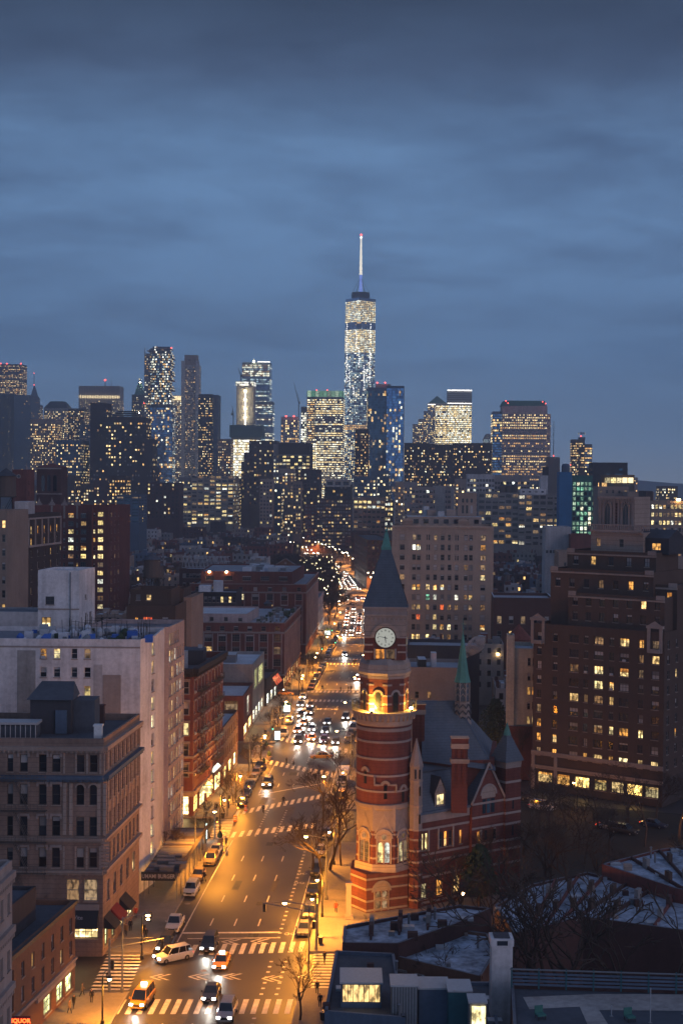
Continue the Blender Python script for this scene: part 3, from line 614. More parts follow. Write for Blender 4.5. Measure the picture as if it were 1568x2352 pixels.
def crane(px, y_base, y_top, D, jib, label, counter=(4, 6)):
  t = thing('tower_crane', label, 'crane'); a, b = A(px, y_base, D), A(px, y_top, D); mb = MB()
  mb.tube((b.x, D, 0), (b.x, D, b.z), 1.1, 1.0, 'metal_dark', 4); mb.build('tower_mast', t)
  j = A(jib[0], jib[1], D); mb = MB(); mb.tube((b.x, D, b.z), (j.x, D, j.z), .9, .4, 'metal_dark', 4); mb.build('jib', t)
  mb = MB(); c = A(px + counter[0], y_top - counter[1] * .2, D); mb.box(min(b.x, c.x), max(b.x, c.x), D - 1.5, D + 1.5, b.z - 2, b.z + 1.5, 'metal_dark'); mb.build('counterweight', t)
  mb = MB(); mb.tube((b.x + (c.x - b.x) * .8, D, b.z), ((b.x * 2 + j.x) / 3, D, b.z + abs(j.z - b.z) * .55), .35, .35, 'metal_dark', 4); mb.build('tie', t)
crane(553, 990, 863, 2400, (547, 845), 'dark luffing crane beside the pale glass tower roof'); crane(536, 975, 951, 2345, (533, 931), 'dark luffing crane above the teal netted building site', (-5, 5))
crane(686, 1010, 925, 2500, (675, 879), 'tall dark crane with a long steep jib left of the green crowned block', (3, 5))
r_, p, z = tower('framed_tower', 'small pale concrete framed tower with two red beacons right of the crane site', 'high rise', 645, 684, 957, 2100, 30, 'pale', dict(none=26, pane_dark=40, pane_yellow=18, pane_warm=16), 4.4, 4.6, (.65, .55), cols=.2)
beacon_px(r_, 657, 956, 2095, 1.8); beacon_px(r_, 675, 956, 2095, 1.8)
tower('office_tower', 'thin bright floodlit edge of a tower just left of the green crowned block', 'skyscraper', 691, 704, 934, 2650, 30, 'dark_wall', dict(none=30, pane_flood=34, pane_white=36), 5, 5, (.8, .7), zwt=A(695, 944, 2650).z)
r_, p, z = tower('lit_office_block', 'broad office block with a pale green glass crown and rows of lit floors', 'skyscraper', 723, 788, 912, 2150, 50, 'loft_grey', dict(pane_yellow=38, pane_white=32, none=18, pane_dark=12), 3.9, 3.4, (.9, .42), rows=.55)
tower('', '', '', 705, 723, 912, 2160, 50, 'loft_grey', dict(pane_yellow=22, pane_white=14, none=40, pane_warm=24), 3.9, 3.4, (.9, .42), rows=.5, root=r_)
tower('', '', '', 705, 788, 898, 2156, 46, 'green_wall', dict(pane_green=100), 12, 9, (.9, .9), root=r_, z0=z, zw=z + .3, zwt=z + 11.5, part='glass_crown')
for x in (727, 751): beacon_px(r_, x, 896, 2150, 1.3)
tower('', '', '', 704, 724, 1013, 2120, 30, 'loft', dict(pane_flood=24, pane_white=40, pane_yellow=36), 4, 4, (.9, .6), root=r_, part='annex')

# the tallest tower: square below, rotated square above, mast
ow = thing('tallest_skyscraper', 'tallest glass skyscraper of the skyline, tapering, every floor lit, white mast on top', 'skyscraper')
D0 = 2850; cxo = A(824, 900, D0).x; zb = 20; zr = A(824, 683, D0).z; half = (A(857, 1000, D0).x - A(787, 1000, D0).x) / 2 * 1.0
base = [(cxo - half, D0), (cxo + half, D0), (cxo + half, D0 + 2 * half), (cxo - half, D0 + 2 * half)]; ccy = D0 + half
a45 = -.12; hr = half * 1.0
topv = [(cxo + 2.2 + hr * 1.0 * math.sin(t + a45), ccy - hr * math.cos(t + a45)) for t in (0, math.pi / 2, math.pi, 3 * math.pi / 2)]
mb = MB(); mb.prism(base, 0, zb + 36, 'blue_grey')
z1_ = zb + 36; B = [(p[0], p[1], z1_) for p in base]; T_ = [(p[0], p[1], zr) for p in topv]
for k in range(4):
  mb.face((B[k], B[(k + 1) % 4], T_[(k + 1) % 4 if False else k]), 'pane_sky') if False else None
# base corner k between base[k]; top vertices point at the middle of each base edge
for k in range(4):
  mb.face((B[k], B[(k + 1) % 4], T_[k]), 'pane_sky'); mb.face((B[(k + 1) % 4], T_[(k + 1) % 4], T_[k]), 'pane_sky')
mb.face(T_, 'roof_dark'); mb.build('glass_shaft', ow)
def section(z):      # octagon outline at height z
  t = (z - z1_) / (zr - z1_); out = []
  for k in range(4):
    b0, b1, t0, t1 = Vector(B[k]), Vector(B[(k + 1) % 4]), Vector(T_[k]), Vector(T_[(k + 1) % 4])
    out += [b0 + (t0 - b0) * t, b1 + (t0 - b1) * t]
  return out
mb = MB(); q = random.Random(3); z = z1_ + 2; zs_ = []
while z < zr - 6:
  f = (z - z1_) / (zr - z1_); zs_.append(z)
  for half_ in (0, 1):
    for k in (0, 1, 7, 6):
      sec, sec2 = section(z), section(z + 2.3); p0, p1, q0, q1 = sec[k], sec[(k + 1) % 8], sec2[k], sec2[(k + 1) % 8]
      if half_: continue
      n = max(1, int((p1 - p0).length / 4.2)); nn = (p1 - p0).cross(Vector((0, 0, 1))).normalized() * .5
      dark_band = (.83 < f < .865) or q.random() < .05
      for i in range(n):
        a0, a1 = i / n + .02, (i + 1) / n - .02
        r = q.random()
        if dark_band: m = 'pane_sky' if r < .93 else 'pane_warm'
        elif f > .90: m = 'pane_yellow' if r < .6 else 'pane_white'
        elif f > .70: m = 'pane_yellow' if r < .45 else 'pane_white'
        elif f > .30: m = 'pane_white' if r < .14 else ('pane_cool' if r < .60 else ('pane_flood' if r < .63 else ('pane_dim' if r < .68 else 'pane_sky')))
        else: m = 'pane_white' if r < .24 else ('pane_yellow' if r < .5 else ('pane_cool' if r < .65 else 'pane_sky'))
        if .285 < f < .31: m = 'pane_warm'
        m = FAR.get(m, m)
        mb.face((p0.lerp(p1, a0) + nn, p0.lerp(p1, a1) + nn, q0.lerp(q1, a1) + nn, q0.lerp(q1, a0) + nn), m)
  z += 3.6
mb.build('window', ow, kind='stuff')
mb = MB()      # bright work lights in vertical strings
for px_, y0_, y1_ in ((797, 745, 790), (818, 760, 800), (850, 745, 790), (796, 790, 880), (824, 800, 845), (849, 800, 880), (836, 840, 900), (802, 850, 890), (792, 895, 905), (812, 890, 905), (842, 850, 880)):
  y_ = y0_
  while y_ < y1_:
    a = A(px_ + q.uniform(-1.5, 1.5), y_, D0 - 3); mb.box(a.x - .9, a.x + .9, D0 - 4, D0 - 2, a.z - .9, a.z + .9, 'light_line'); y_ += q.uniform(2.5, 6)
mb.build('work_light', ow, kind='stuff')
mb = MB(); cc_ = (cxo + 2, ccy); mb.rev([(hr * .30, zr), (hr * .62, zr + 3.2), (hr * .62, zr + 4.8), (hr * .55, zr + 5), (hr * .62, zr + 7.5), (hr * .62, zr + 9), (hr * .55, zr + 9.2), (hr * .6, zr + 11.5), (hr * .6, zr + 13), (.1, zr + 13)], 20, *cc_, m='metal_dark'); mb.build('mast_ring', ow)
zt_ = A(828.5, 541, ccy).z; zm = A(828, 631, ccy).z
mb = MB(); mb.rev([(3.2, zr + 12), (3.0, zm - 12), (2.6, zm)], 8, *cc_, m='spire_blue'); mb.build('mast_foot', ow)
mb = MB()
for t in range(6): mb.tube((cc_[0] + hr * .58 * math.cos(t * 1.047), cc_[1] + hr * .58 * math.sin(t * 1.047), zr + 12), (*cc_, zm - 4), .45, .45, 'metal_dark', 4)
mb.build('guy', ow)
mb = MB(); nseg = 7; pr = []
for k in range(nseg):
  f0, f1 = k / nseg, (k + 1) / nseg; za, zb_ = zm + (zt_ - zm) * f0, zm + (zt_ - zm) * f1
  pr += [(3.4 - 1.9 * f0, za), (2.3 - 1.4 * f0, zb_ - 3)]
mb.rev(pr + [(.4, zt_)], 8, *cc_, m='spire_white'); mb.build('mast', ow); beacon(ow, cc_[0], cc_[1], zt_ + 1.5, 2.2, 'beacon'); beacon(ow, cc_[0], cc_[1], zt_ - 4, 2.8, 'light_line')
# right of it
r_, p, z = tower('blue_glass_tower', 'blue glass tower with darker left face and orange lit rooms before the tallest tower', 'skyscraper', 887, 928, 886, 1750, 30, 'blue_grey', dict(pane_blue=88, pane_warm=4, pane_white=4, pane_yellow=2, pane_dim=2), 3.7, 3.0, (.95, .88), cols=.35)  # brighter right face: reflected sky put into its bluer pane colour
tower('', '', '', 845, 887, 890, 1752, 28, 'blue_grey', dict(pane_teal=89, pane_warm=5, pane_dim=4, pane_yellow=2), 3.7, 3.0, (.95, .88), root=r_, rot=.03)
tower('', '', '', 862, 897, 882, 1762, 14, 'loft_grey', None, root=r_, z0=z - 2, part='roof_house')
for x in (866, 884): beacon_px(r_, x, 879, 1760, 1.4)
tower('apartment_tower', 'dark narrow slab of orange rooms at the foot of the tallest tower', 'apartment building', 815, 846, 985, 1600, 20, 'brown_dark', dict(none=56, pane_warm=20, pane_dim=12, pane_yellow=12), 3.4, 3.2, (.5, .5))
r_, p, z = tower('office_tower', 'stepped tower under a green pyramid roof with a line of white light at its eaves', 'skyscraper', 982, 1027, 927, 2900, 42, 'loft_grey', dict(none=20, pane_sky=36, pane_yellow=22, pane_dim=14, pane_warm=8), 4, 3.6, (.85, .5), rows=.5)
mb = MB(); mb.prism([(p[0][0], 2900), (p[1][0], 2900), (p[1][0], 2942), (p[0][0], 2942)], z, A(1007, 909, 2900).z, 'green_wall', scale=.04); mb.build('pyramid_roof', r_)
mb = MB(); mb.box(p[0][0], p[1][0], 2894, 2896.5, z - 3, z - 1.2, 'light_line'); mb.build('eaves_light', r_)
tower('', '', '', 973, 984, 944, 2902, 40, 'loft_grey', P_dense, 4, 3.6, (.8, .5), rows=.4, root=r_); tower('', '', '', 960, 974, 962, 2904, 40, 'loft_grey', P_dense, 4, 3.6, (.8, .5), rows=.4, root=r_); tower('', '', '', 947, 961, 974, 2906, 40, 'loft_grey', P_dense, 4, 3.6, (.8, .5), root=r_)
r_, p, z = tower('bright_office_tower', 'brilliantly lit office tower with dark striped top and a glowing roof edge', 'skyscraper', 1027, 1083, 897, 2700, 45, 'dark_wall', dict(pane_flood=12, pane_yellow=42, pane_white=44, none=2), 4.2, 3.6, (.94, .62), zwt=A(1050, 930, 2700).z)
mb = MB(); a, b = A(1027, 895, 2696), A(1083, 895, 2696); mb.box(a.x, b.x, 2693, 2696, a.z - 2.4, a.z, 'light_line')
a, b = A(1027, 926, 2696), A(1083, 926, 2696); mb.box(a.x, b.x, 2694, 2696, a.z - 1.2, a.z + .6, 'light_line'); mb.build('roof_light', r_)
mb = MB()
for k in range(5):
  a, b = A(1027, 902 + k * 4.6, 2697), A(1083, 902 + k * 4.6, 2697); mb.box(a.x, b.x, 2695.5, 2697.5, a.z - .7, a.z + .7, 'metal_pale')
mb.build('louvre', r_)
tower('', '', '', 1000, 1027, 928, 2705, 45, 'loft_grey', dict(pane_flood=6, pane_yellow=50, pane_white=20, none=24), 4.2, 3.6, (.94, .55), rows=.6, root=r_)
r_, p, z = tower('brown_slab', 'long dark brown apartment slab in front of the bright office towers, scattered lights', 'apartment building', 928, 985, 1017, 1500, 25, 'brown_dark', P_apt, 3.2, 3.0, (.5, .5), cols=.3)
tower('', '', '', 985, 1040, 1020, 1510, 25, 'brown_dark', P_apt, 3.2, 3.0, (.5, .5), cols=.35, root=r_); tower('', '', '', 1040, 1129, 1017, 1520, 25, 'brown_dark', P_apt, 3.2, 3.0, (.5, .5), cols=.35, root=r_)
r_, p, z = tower('domed_tower', 'rounded lit tower top just showing left of the bulky twin winged tower', 'skyscraper', 1110, 1131, 1006, 2900, 30, 'loft_grey', dict(pane_cool=40, pane_white=30, none=30), 4, 4, (.8, .5))
mb = MB(); a = A(1120, 1000, 2915); mb.rev([(9, z), (8, z + 4), (5, z + 8), (.1, z + 9.5)], 12, a.x, 2915, m='loft_grey'); mb.build('dome', r_)
# bulky tower
r_, p, z = tower('bulky_office_tower', 'bulky stone office tower under a dark sloping roof, dotted with rows of lit windows', 'skyscraper', 1153, 1256, 932, 1950, 45, 'rose', dict(none=12, pane_warm=26, pane_yellow=26, pane_dark=36), 4.1, 3.9, (.52, .42), rows=.75, zwt=A(1200, 945, 1950).z)
tower('', '', '', 1131, 1153, 945, 1956, 40, 'blue_grey', dict(pane_blue=56, pane_teal=14, pane_warm=16, pane_yellow=14), 4.1, 3.6, (.9, .6), rows=.6, root=r_); tower('', '', '', 1256, 1264, 951, 1956, 36, 'rose', dict(none=40, pane_yellow=20, pane_dark=40), 4.1, 3.9, (.5, .42), rows=.6, root=r_)
mb = MB(); mb.prism([(p[0][0] + .5, 1950), (p[1][0] - .5, 1950), (p[1][0] - .5, 1992), (p[0][0] + .5, 1992)], z, A(1200, 920, 1950).z, 'green_wall', scale=.9); mb.build('mansard_roof', r_)
for x, y in ((1161, 921), (1166, 926), (1245, 923), (1252, 927)): beacon_px(r_, x, y, 1945, 1.2)
t = thing('radio_mast', 'tall thin radio mast with a red beacon at its foot right of the bulky tower', 'mast'); mast(t, 1270, 967, 1050, 1900, .55, 'metal_dark', 'mast'); a = A(1270, 1050, 1900); mb = MB(); mb.box(a.x - 8, a.x + 8, 1895, 1915, 0, a.z, 'brown'); mb.build('base_block', t); beacon_px(t, 1270, 1047, 1890, 1.2)
r_, p, z = tower('apartment_tower', 'detached orange lit tower standing alone above the right end of the skyline', 'high rise', 1313, 1342, 1009, 1800, 20, 'brown_dark', dict(none=30, pane_warm=34, pane_yellow=20, pane_dark=16), 3.5, 3.0, (.6, .5))
tower('', '', '', 1330, 1343, 1004, 1805, 15, 'blue_grey', dict(pane_sky=100), 4, 4, (.9, .8), root=r_, z0=z); tower('', '', '', 1342, 1359, 1020, 1803, 20, 'blue_grey', dict(pane_sky=60, pane_yellow=12, pane_warm=28), 3.5, 4, (.9, .6), rows=.6, root=r_)
beacon_px(r_, 1333, 1002, 1795, 1.2); beacon_px(r_, 1309, 1068, 1700, .8)
r_, p, z = tower('office_block', 'dark flat roofed office block with one brightly lit floor near the right horizon', 'office building', 1378, 1456, 1090, 900, 25, 'brown_dark', dict(none=30, pane_dark=40, pane_warm=14, pane_yellow=16), 5.4, 6, (.75, .6), rows=.4)
tower('', '', '', 1362, 1440, 1062, 940, 25, 'dark_wall', dict(none=55, pane_teal=45), 4.0, 4, (.9, .4), root=r_, part='upper_storey')
mb = MB()
for k in range(5):
  a, b = A(1388 + k * 13.4, 1096, 897), A(1398.5 + k * 13.4, 1096, 897); mb.box(a.x, b.x, 895.5, 897, a.z - 3.6, a.z - .3, 'light_warm_line' if k > 2 else 'pane_yellow')
mb.build('lit_floor', r_)
r_, p, z = tower('blue_block', 'windowless bright blue painted block beside the green lit factory windows', 'building', 1284, 1313, 1084, 820, 14, 'blue_wall', None)
a = A(1298, 1075, 826); mb = MB(); mb.rev([(2.4, z), (2.4, z + 3.4), (1.9, z + 4.6), (.1, z + 5)], 12, a.x, 826, m='blue_grey'); mb.build('roof_tank', r_)
tower('factory_block', 'block of square green lit factory windows with a pale flat roof', 'factory', 1312, 1360, 1092, 840, 20, 'green_wall', dict(pane_green=62, pane_white=12, pane_dark=26), 3.4, 3.1, (.66, .66), roof='roof_pale')
# ------------------------------------------------------------------ the middle distance
FOOT = []          # footprints already built on
def W_(us, zs, w, h, pal='home', style='sash', **k): return dict(us=us, zs=zs, w=w, h=h, pal=pal, style=style, **k)
def floors(z1, first, dz, n): return [z1 - first - dz * k for k in range(n) if z1 - first - dz * k > .4]
def fbox(mb, F, u0, u1, z0, z1, o0, o1, m): mb.box(u0, u1, -o1, -o0, z0, z1, m, X=F.X(0, 0))
def cornice(root, F, z, h=.5, proj=.45, m='stone', name='cornice', e=.0, dent=0):
  mb = MB(); fbox(mb, F, -e, F.L + e, z - h, z, .003, proj, m); fbox(mb, F, -e, F.L + e, z - h * 1.7, z - h - .004, .003, proj * .45, m)
  if dent:
    n = int(F.L / dent)
    for k in range(n): u = F.L * (k + .5) / n; fbox(mb, F, u - dent * .2, u + dent * .2, z - h * 1.7, z - h - .006, proj * .46, proj * .8, m)
  return mb.build(name, root)
def pb(name, label, cat, xl, xr, yt, D, depth, wm='brick', rm='roof_dark', faces=None, lean=.066, slope=-.05, z=None, **k):
  a, b = A(xl, yt, D), A(xr, yt, D); z1 = z if z is not None else a.z
  pts = rect(a.x, b.x, D, depth, lean, slope); FOOT.append(pts)
  return building(name, label, cat, pts, z1, wm, rm, faces, **k), pts, z1
def roofbox(root, x0, x1, y0, y1, z0, z1, m, top=None, name='bulkhead'):
  mb = MB(); mb.box(x0, x1, y0, y1, z0, z1, m, top=top); return mb.build(name, root)
def tank(x, y, z, label, s=1.0, cat='water tank', legs=3.0):
  t = thing('water_tank', label, cat, (x, y, z), rnd.uniform(0, 1), 'rooftop water tanks')
  mb = MB(); mb.rev([(1.75 * s, legs), (1.65 * s, legs + 3.6 * s)], 14, m='wood_tank'); mb.build('tank_body', t)
  mb = MB(); mb.rev([(1.95 * s, legs + 3.55 * s), (.05, legs + 5.0 * s)], 14, m='tar'); mb.build('tank_roof', t)
  for sx in (-1, 1):
    for sy in (-1, 1): mb = MB(); mb.tube((sx * 1.3 * s, sy * 1.3 * s, 0), (sx * 1.15 * s, sy * 1.15 * s, legs), .13, .13, 'metal_dark', 4); mb.build('leg', t)
  mb = MB(); mb.box(-1.6 * s, 1.6 * s, -1.6 * s, 1.6 * s, legs - .25, legs - .005, 'metal_dark')
  for sx in (-1, 1): mb.tube((sx * 1.3 * s, -1.3 * s, 0), (sx * 1.15 * s, 1.2 * s, legs), .06, .06, 'metal_dark', 3); mb.tube((-1.3 * s, sx * 1.3 * s, 0), (1.15 * s, sx * 1.2 * s, legs), .06, .06, 'metal_dark', 3)
  mb.build('brace', t)
  return t
LT = dict(pane_dark=36, pane_dim=10, pane_yellow=26, pane_white=14, pane_warm=8, pane_blind=6)
# lofts and apartment houses between the village and the skyline
r_, p, z = pb('loft_building', 'cream loft building with wide lit factory windows left of the avenue, below the netted site', 'loft building', 440, 537, 1093, 1390, 40, 'loft', 'roof_silver', {0: W_(7, floors(65, 3.2, 3.7, 13), 4.4, 2.1, LT, 'double'), 1: W_(6, floors(65, 3.2, 3.7, 13), 3.6, 2.1, LT, 'double')})
pb('loft_building', 'lower cream wing of lit factory windows at the left end of the cream loft', 'loft building', 412, 440, 1118, 1392, 36, 'loft', 'roof_silver', {0: W_(3, floors(53, 3.2, 3.7, 11), 3.2, 2.1, LT, 'double')}, z=53.6)
r_, p, z = pb('stepped_apartment_house', 'dark brown stepped apartment house left of the yellow lit office block', 'apartment building', 572, 636, 1012, 1560, 30, 'brown', 'roof_dark', {0: W_(11, floors(104, 4, 4.4, 16), 1.6, 1.9, 'city', 'bare')}, objs=False)
for x0, x1, y0 in ((560, 574, 1040), (554, 562, 1060), (500, 556, 1098)): pb('', '', '', x0, x1, y0, 1556, 30, 'brown', 'roof_dark', {0: W_(max(2, int((x1 - x0) / 5)), floors(A(x0, y0, 1556).z, 4, 4.4, 10), 1.6, 1.9, 'city', 'bare')}, objs=False, root=r_)
r_, p, z = pb('office_block', 'boxy office block striped with yellow lit floors under a dark top storey', 'office building', 640, 712, 1017, 1420, 35, 'brown_dark', 'roof_dark', {0: W_(8, floors(85, 2, 3.6, 19), 3.1, 1.8, dict(pane_dark=34, pane_yellow=46, pane_white=12, pane_dim=8), 'bare')}, objs=False)
cornice(r_, Face(p[0], p[1]), 86, .5, .4, 'concrete')
pb('', '', '', 628, 641, 1020, 1424, 30, 'loft_grey', 'roof_dark', {0: W_(2, floors(85, 2, 3.6, 19), 1.6, 1.8, 'office', 'bare')}, objs=False, root=r_)
pb('apartment_house', 'slim pale apartment house with dark windows left of the striped office block', 'apartment building', 597, 626, 1100, 1300, 18, 'stone', 'roof_grey', {0: W_(4, floors(60, 3, 3.3, 12), 1.6, 1.7, 'city', 'bare')}, objs=False)
pb('apartment_house', 'narrow tan apartment house standing against the striped office block', 'apartment building', 674, 691, 1105, 1290, 14, 'tan', 'roof_grey', {0: W_(3, floors(58, 3, 3.3, 14), 1.5, 1.7, 'city', 'bare')}, objs=False)
pb('apartment_house', 'dark apartment house with white trimmed balconies right of the striped office block', 'apartment building', 690, 735, 1078, 1330, 20, 'brown_dark', 'roof_silver', {0: W_(6, floors(68, 3, 3.3, 17), 1.7, 1.7, 'city', 'bare')}, objs=False)
r_, p, z = pb('red_apartment_block', 'red brown brick apartment block with white window frames at the bend of the avenue', 'apartment building', 728, 806, 1146, 1190, 24, 'brick_dark', 'roof_dark', {0: W_(12, floors(45, 2.6, 2.95, 13), 1.7, 1.5, dict(pane_dark=44, pane_dim=14, pane_warm=12, pane_yellow=12, pane_blind=18), 'double', frame='frame_pale')})
pb('', '', '', 700, 729, 1158, 1194, 24, 'brick', 'roof_dark', {0: W_(4, floors(41, 2.6, 2.95, 13), 1.7, 1.5, 'city', 'double', frame='frame_pale')}, root=r_, objs=False)
pb('old_office_block', 'dark block with a white cornice storey above the red brown apartment block', 'office building', 745, 806, 1112, 1350, 22, 'brown_dark', 'roof_silver', {0: W_(7, floors(60, 7, 3.4, 12), 2.0, 1.9, 'city', 'bare')}, objs=False)
r_, p, z = pb('cornice_storey', 'white cornice and row of dark attic windows on the dark block', 'rooftop storey', 748, 804, 1101, 1344, 20, 'white_wall', 'roof_pale', {0: W_(3, [A(750, 1114, 1344).z], 5.5, 3.2, 'dark', 'bare')}, objs=False, z0=A(750, 1118, 1344).z)
cornice(r_, Face(p[0], p[1]), z, .8, 1.4, 'white_wall')
r_, p, z = pb('loft_building', 'tan loft with two bright yellow floors right of the avenue bend', 'loft building', 812, 884, 1143, 1040, 26, 'tan', 'roof_grey', {0: [W_(7, [z_], 2.5, 2.0, dict(pane_yellow=50, pane_white=34, pane_dim=16), 'double') for z_ in (44.2, 40.6)] + [W_(7, floors(38.6, 1.6, 3.6, 6), 2.4, 1.9, 'dark', 'double')]}, z=48.4)
pb('loft_building', 'lit yellow loft end with green tinted rooms beside the clock tower spire', 'loft building', 884, 902, 1150, 1030, 20, 'brown', 'roof_grey', {0: W_(3, floors(46, 3, 3.6, 6), 1.5, 2.0, 'bright', 'double')})
pb('row_building', 'brick corner block right of the avenue bend with storefront lights', 'building', 806, 846, 1222, 960, 30, 'brick_dark', 'roof_dark', {0: W_(6, floors(22, 2.6, 3.2, 5), 1.2, 1.6, 'low', 'bare'), 3: W_(8, floors(22, 2.6, 3.2, 5), 1.2, 1.6, 'low', 'bare')}, objs=False)
pb('row_building', 'long brick block along the right of the avenue before the bend', 'building', 843, 900, 1240, 800, 90, 'brick_dark', 'roof_dark', {0: W_(6, floors(28, 2.6, 3.2, 7), 1.2, 1.7, 'low', 'bare'), 3: W_(22, floors(28, 2.6, 3.2, 7), 1.2, 1.7, 'low', 'bare')}, objs=False, lean=-.07)
# right of the beige tower
pb('loft_building', 'pale corner loft above the beige tower roof, windows in even rows', 'loft building', 945, 1035, 1118, 980, 25, 'stone_pale', 'roof_silver', {0: W_(11, floors(56, 3.2, 3.5, 9), 1.9, 1.9, 'city', 'double')})
r_, p, z = pb('blank_wall_building', 'tall blank grey party wall with one lit slot window', 'building', 998, 1022, 1116, 930, 16, 'concrete', 'roof_silver', None)
r_, p, z = pb('white_loft', 'white painted loft with dark square windows above the long loft', 'loft building', 1072, 1135, 1089, 1050, 25, 'white_wall', 'roof_silver', {0: W_(9, floors(64, 3.2, 3.6, 8), 1.7, 1.9, dict(pane_dark=70, pane_yellow=16, pane_white=14), 'double')})
pb('brown_building', 'brown block behind the white painted loft with small lit windows', 'building', 1135, 1215, 1092, 1080, 25, 'loft_grey', 'roof_dark', {0: W_(12, floors(62, 3, 3.6, 6), 1.8, 1.9, 'city', 'bare')}, objs=False)
LL2 = dict(pane_dark=66, pane_blind=3, pane_dim=12, pane_warm=6, pane_yellow=6, pane_white=3)
lz = 54.5
r_, p, z = pb('long_loft_building', 'long grey loft building with seven floors of wide factory windows, right of the beige tower', 'loft building', 1190, 1334, 1137, 900, 30, 'loft_grey', 'roof_silver', {0: [W_(9, [z_], 3.4, 2.1, LL2 if i != 5 else 'bright', 'grid') for i, z_ in enumerate(floors(lz, 4.2, 3.65, 9))]}, z=lz - 1.6)
pb('', '', '', 1098, 1190, 1134, 902, 30, 'loft_grey', 'roof_pale', {0: W_(6, floors(lz, 3.6, 3.65, 9), 3.4, 2.1, LL2, 'grid')}, z=lz - .4, root=r_)
for k, (xa, xb, yt, lab) in enumerate(((1152, 1162, 1106, 'left of three round tanks on the long loft roof'), (1166, 1176, 1107, 'middle of three round tanks on the long loft roof'), (1179, 1191, 1105, 'right of three round tanks on the long loft roof'))):
  a = A((xa + xb) / 2, 1130, 905); tank(a.x, 915, 53, 'squat dark water tank, ' + lab, 1.15, legs=1.2)
pb('penthouse_block', 'white low penthouse block on the long loft roof', 'rooftop storey', 1194, 1252, 1128, 906, 12, 'white_wall', 'roof_pale', {0: W_(4, [54.2], 1.6, 1, 'dark', 'bare')}, z=56.6, z0=lz - 2.2, objs=False)
pb('stair_tower', 'pale blue white stair tower with a cap beside the black chimney', 'rooftop structure', 1240, 1258, 1092, 930, 10, 'pale', 'roof_pale', None, z0=40)
pb('chimney_stack', 'black square chimney block on the roofs before the radio mast', 'chimney', 1246, 1259, 1072, 960, 5, 'dark_wall', 'roof_dark', None, z0=44)
pb('brick_block', 'red brick block with white framed windows between the long loft and ornate belvedere', 'building', 1335, 1378, 1141, 880, 25, 'brick_dark', 'roof_dark', {0: W_(7, floors(50, 3, 3.4, 9), 1.6, 1.8, dict(pane_dark=70, pane_blind=12, pane_warm=6, pane_dim=12), 'double', frame='frame_pale')})
pb('parapet_building', 'tan building with three floodlights on its parapet left of the yellow lit loft', 'building', 1440, 1500, 1122, 700, 22, 'tan', 'roof_grey', {0: W_(5, floors(56, 6, 3.8, 7), 1.6, 2.2, LT, 'grid')}, z=56.6)
pb('tan_upper_building', 'pale tan block with small arched lit windows left of the ornate belvedere', 'building', 1372, 1442, 1112, 720, 20, 'tan', 'roof_grey', {0: W_(5, [55.6], 1.2, 1.6, dict(pane_dim=60, pane_dark=40), 'sash')}, z=59)
r_, p, z = pb('loft_building', 'tan loft at the right edge, its upper three floors lit yellow', 'loft building', 1494, 1600, 1143, 640, 25, 'tan', 'roof_silver', {0: [W_(12, [z_], 1.25, 1.9, dict(pane_yellow=50, pane_white=12, pane_warm=16, pane_dim=14, pane_dark=8), 'sash') for z_ in floors(53, 3.6, 3.6, 3)] + [W_(12, floors(42, 3.0, 3.6, 4), 1.25, 1.9, 'low', 'sash')]}, z=53)
a = A(1556, 1148, 639); mb = MB(); mb.box(a.x - .8, a.x + .8, 638.2, 638.8, a.z - .4, a.z + .4, 'lamp_bulb'); mb.build('wall_lamp', r_)
pb('ribbed_block', 'dark tall brick side wall right of the tan building', 'building', 1483, 1498, 1128, 660, 25, 'brown_dark', 'roof_dark', None)
pb('grey_block', 'plain pale blue grey block below the bright floor of the long loft', 'building', 1252, 1310, 1210, 600, 18, 'pale', 'roof_pale', {0: W_(7, [31], 1.0, 1.2, 'dark', 'bare')}, objs=False)
pb('red_block', 'low red brick block right of the pale blue grey block', 'building', 1310, 1356, 1228, 590, 18, 'brick', 'roof_grey', {0: W_(3, [30, 26.5], 1.0, 1.3, LT, 'sash')})
pb('tan_walkup', 'tan walk-up with paired windows right of the dark brick block', 'building', 1282, 1340, 1268, 430, 16, 'tan', 'roof_pale', {0: W_([2, 2.9, 4.4, 6, 6.8, 7.5], floors(38, 2.4, 3.1, 7), .75, 1.3, dict(pane_dark=80, pane_warm=10, pane_blind=10), 'sash')})
pb('dark_brick_block', 'dark brick block right of the beige tower, pale flat coping on top', 'building', 1133, 1268, 1372, 400, 18, 'brick_dark', 'roof_silver', {0: W_(5, floors(26, 5, 4.2, 6), 1.3, 2.2, 'dark', 'sash')}, coping='roof_pale')
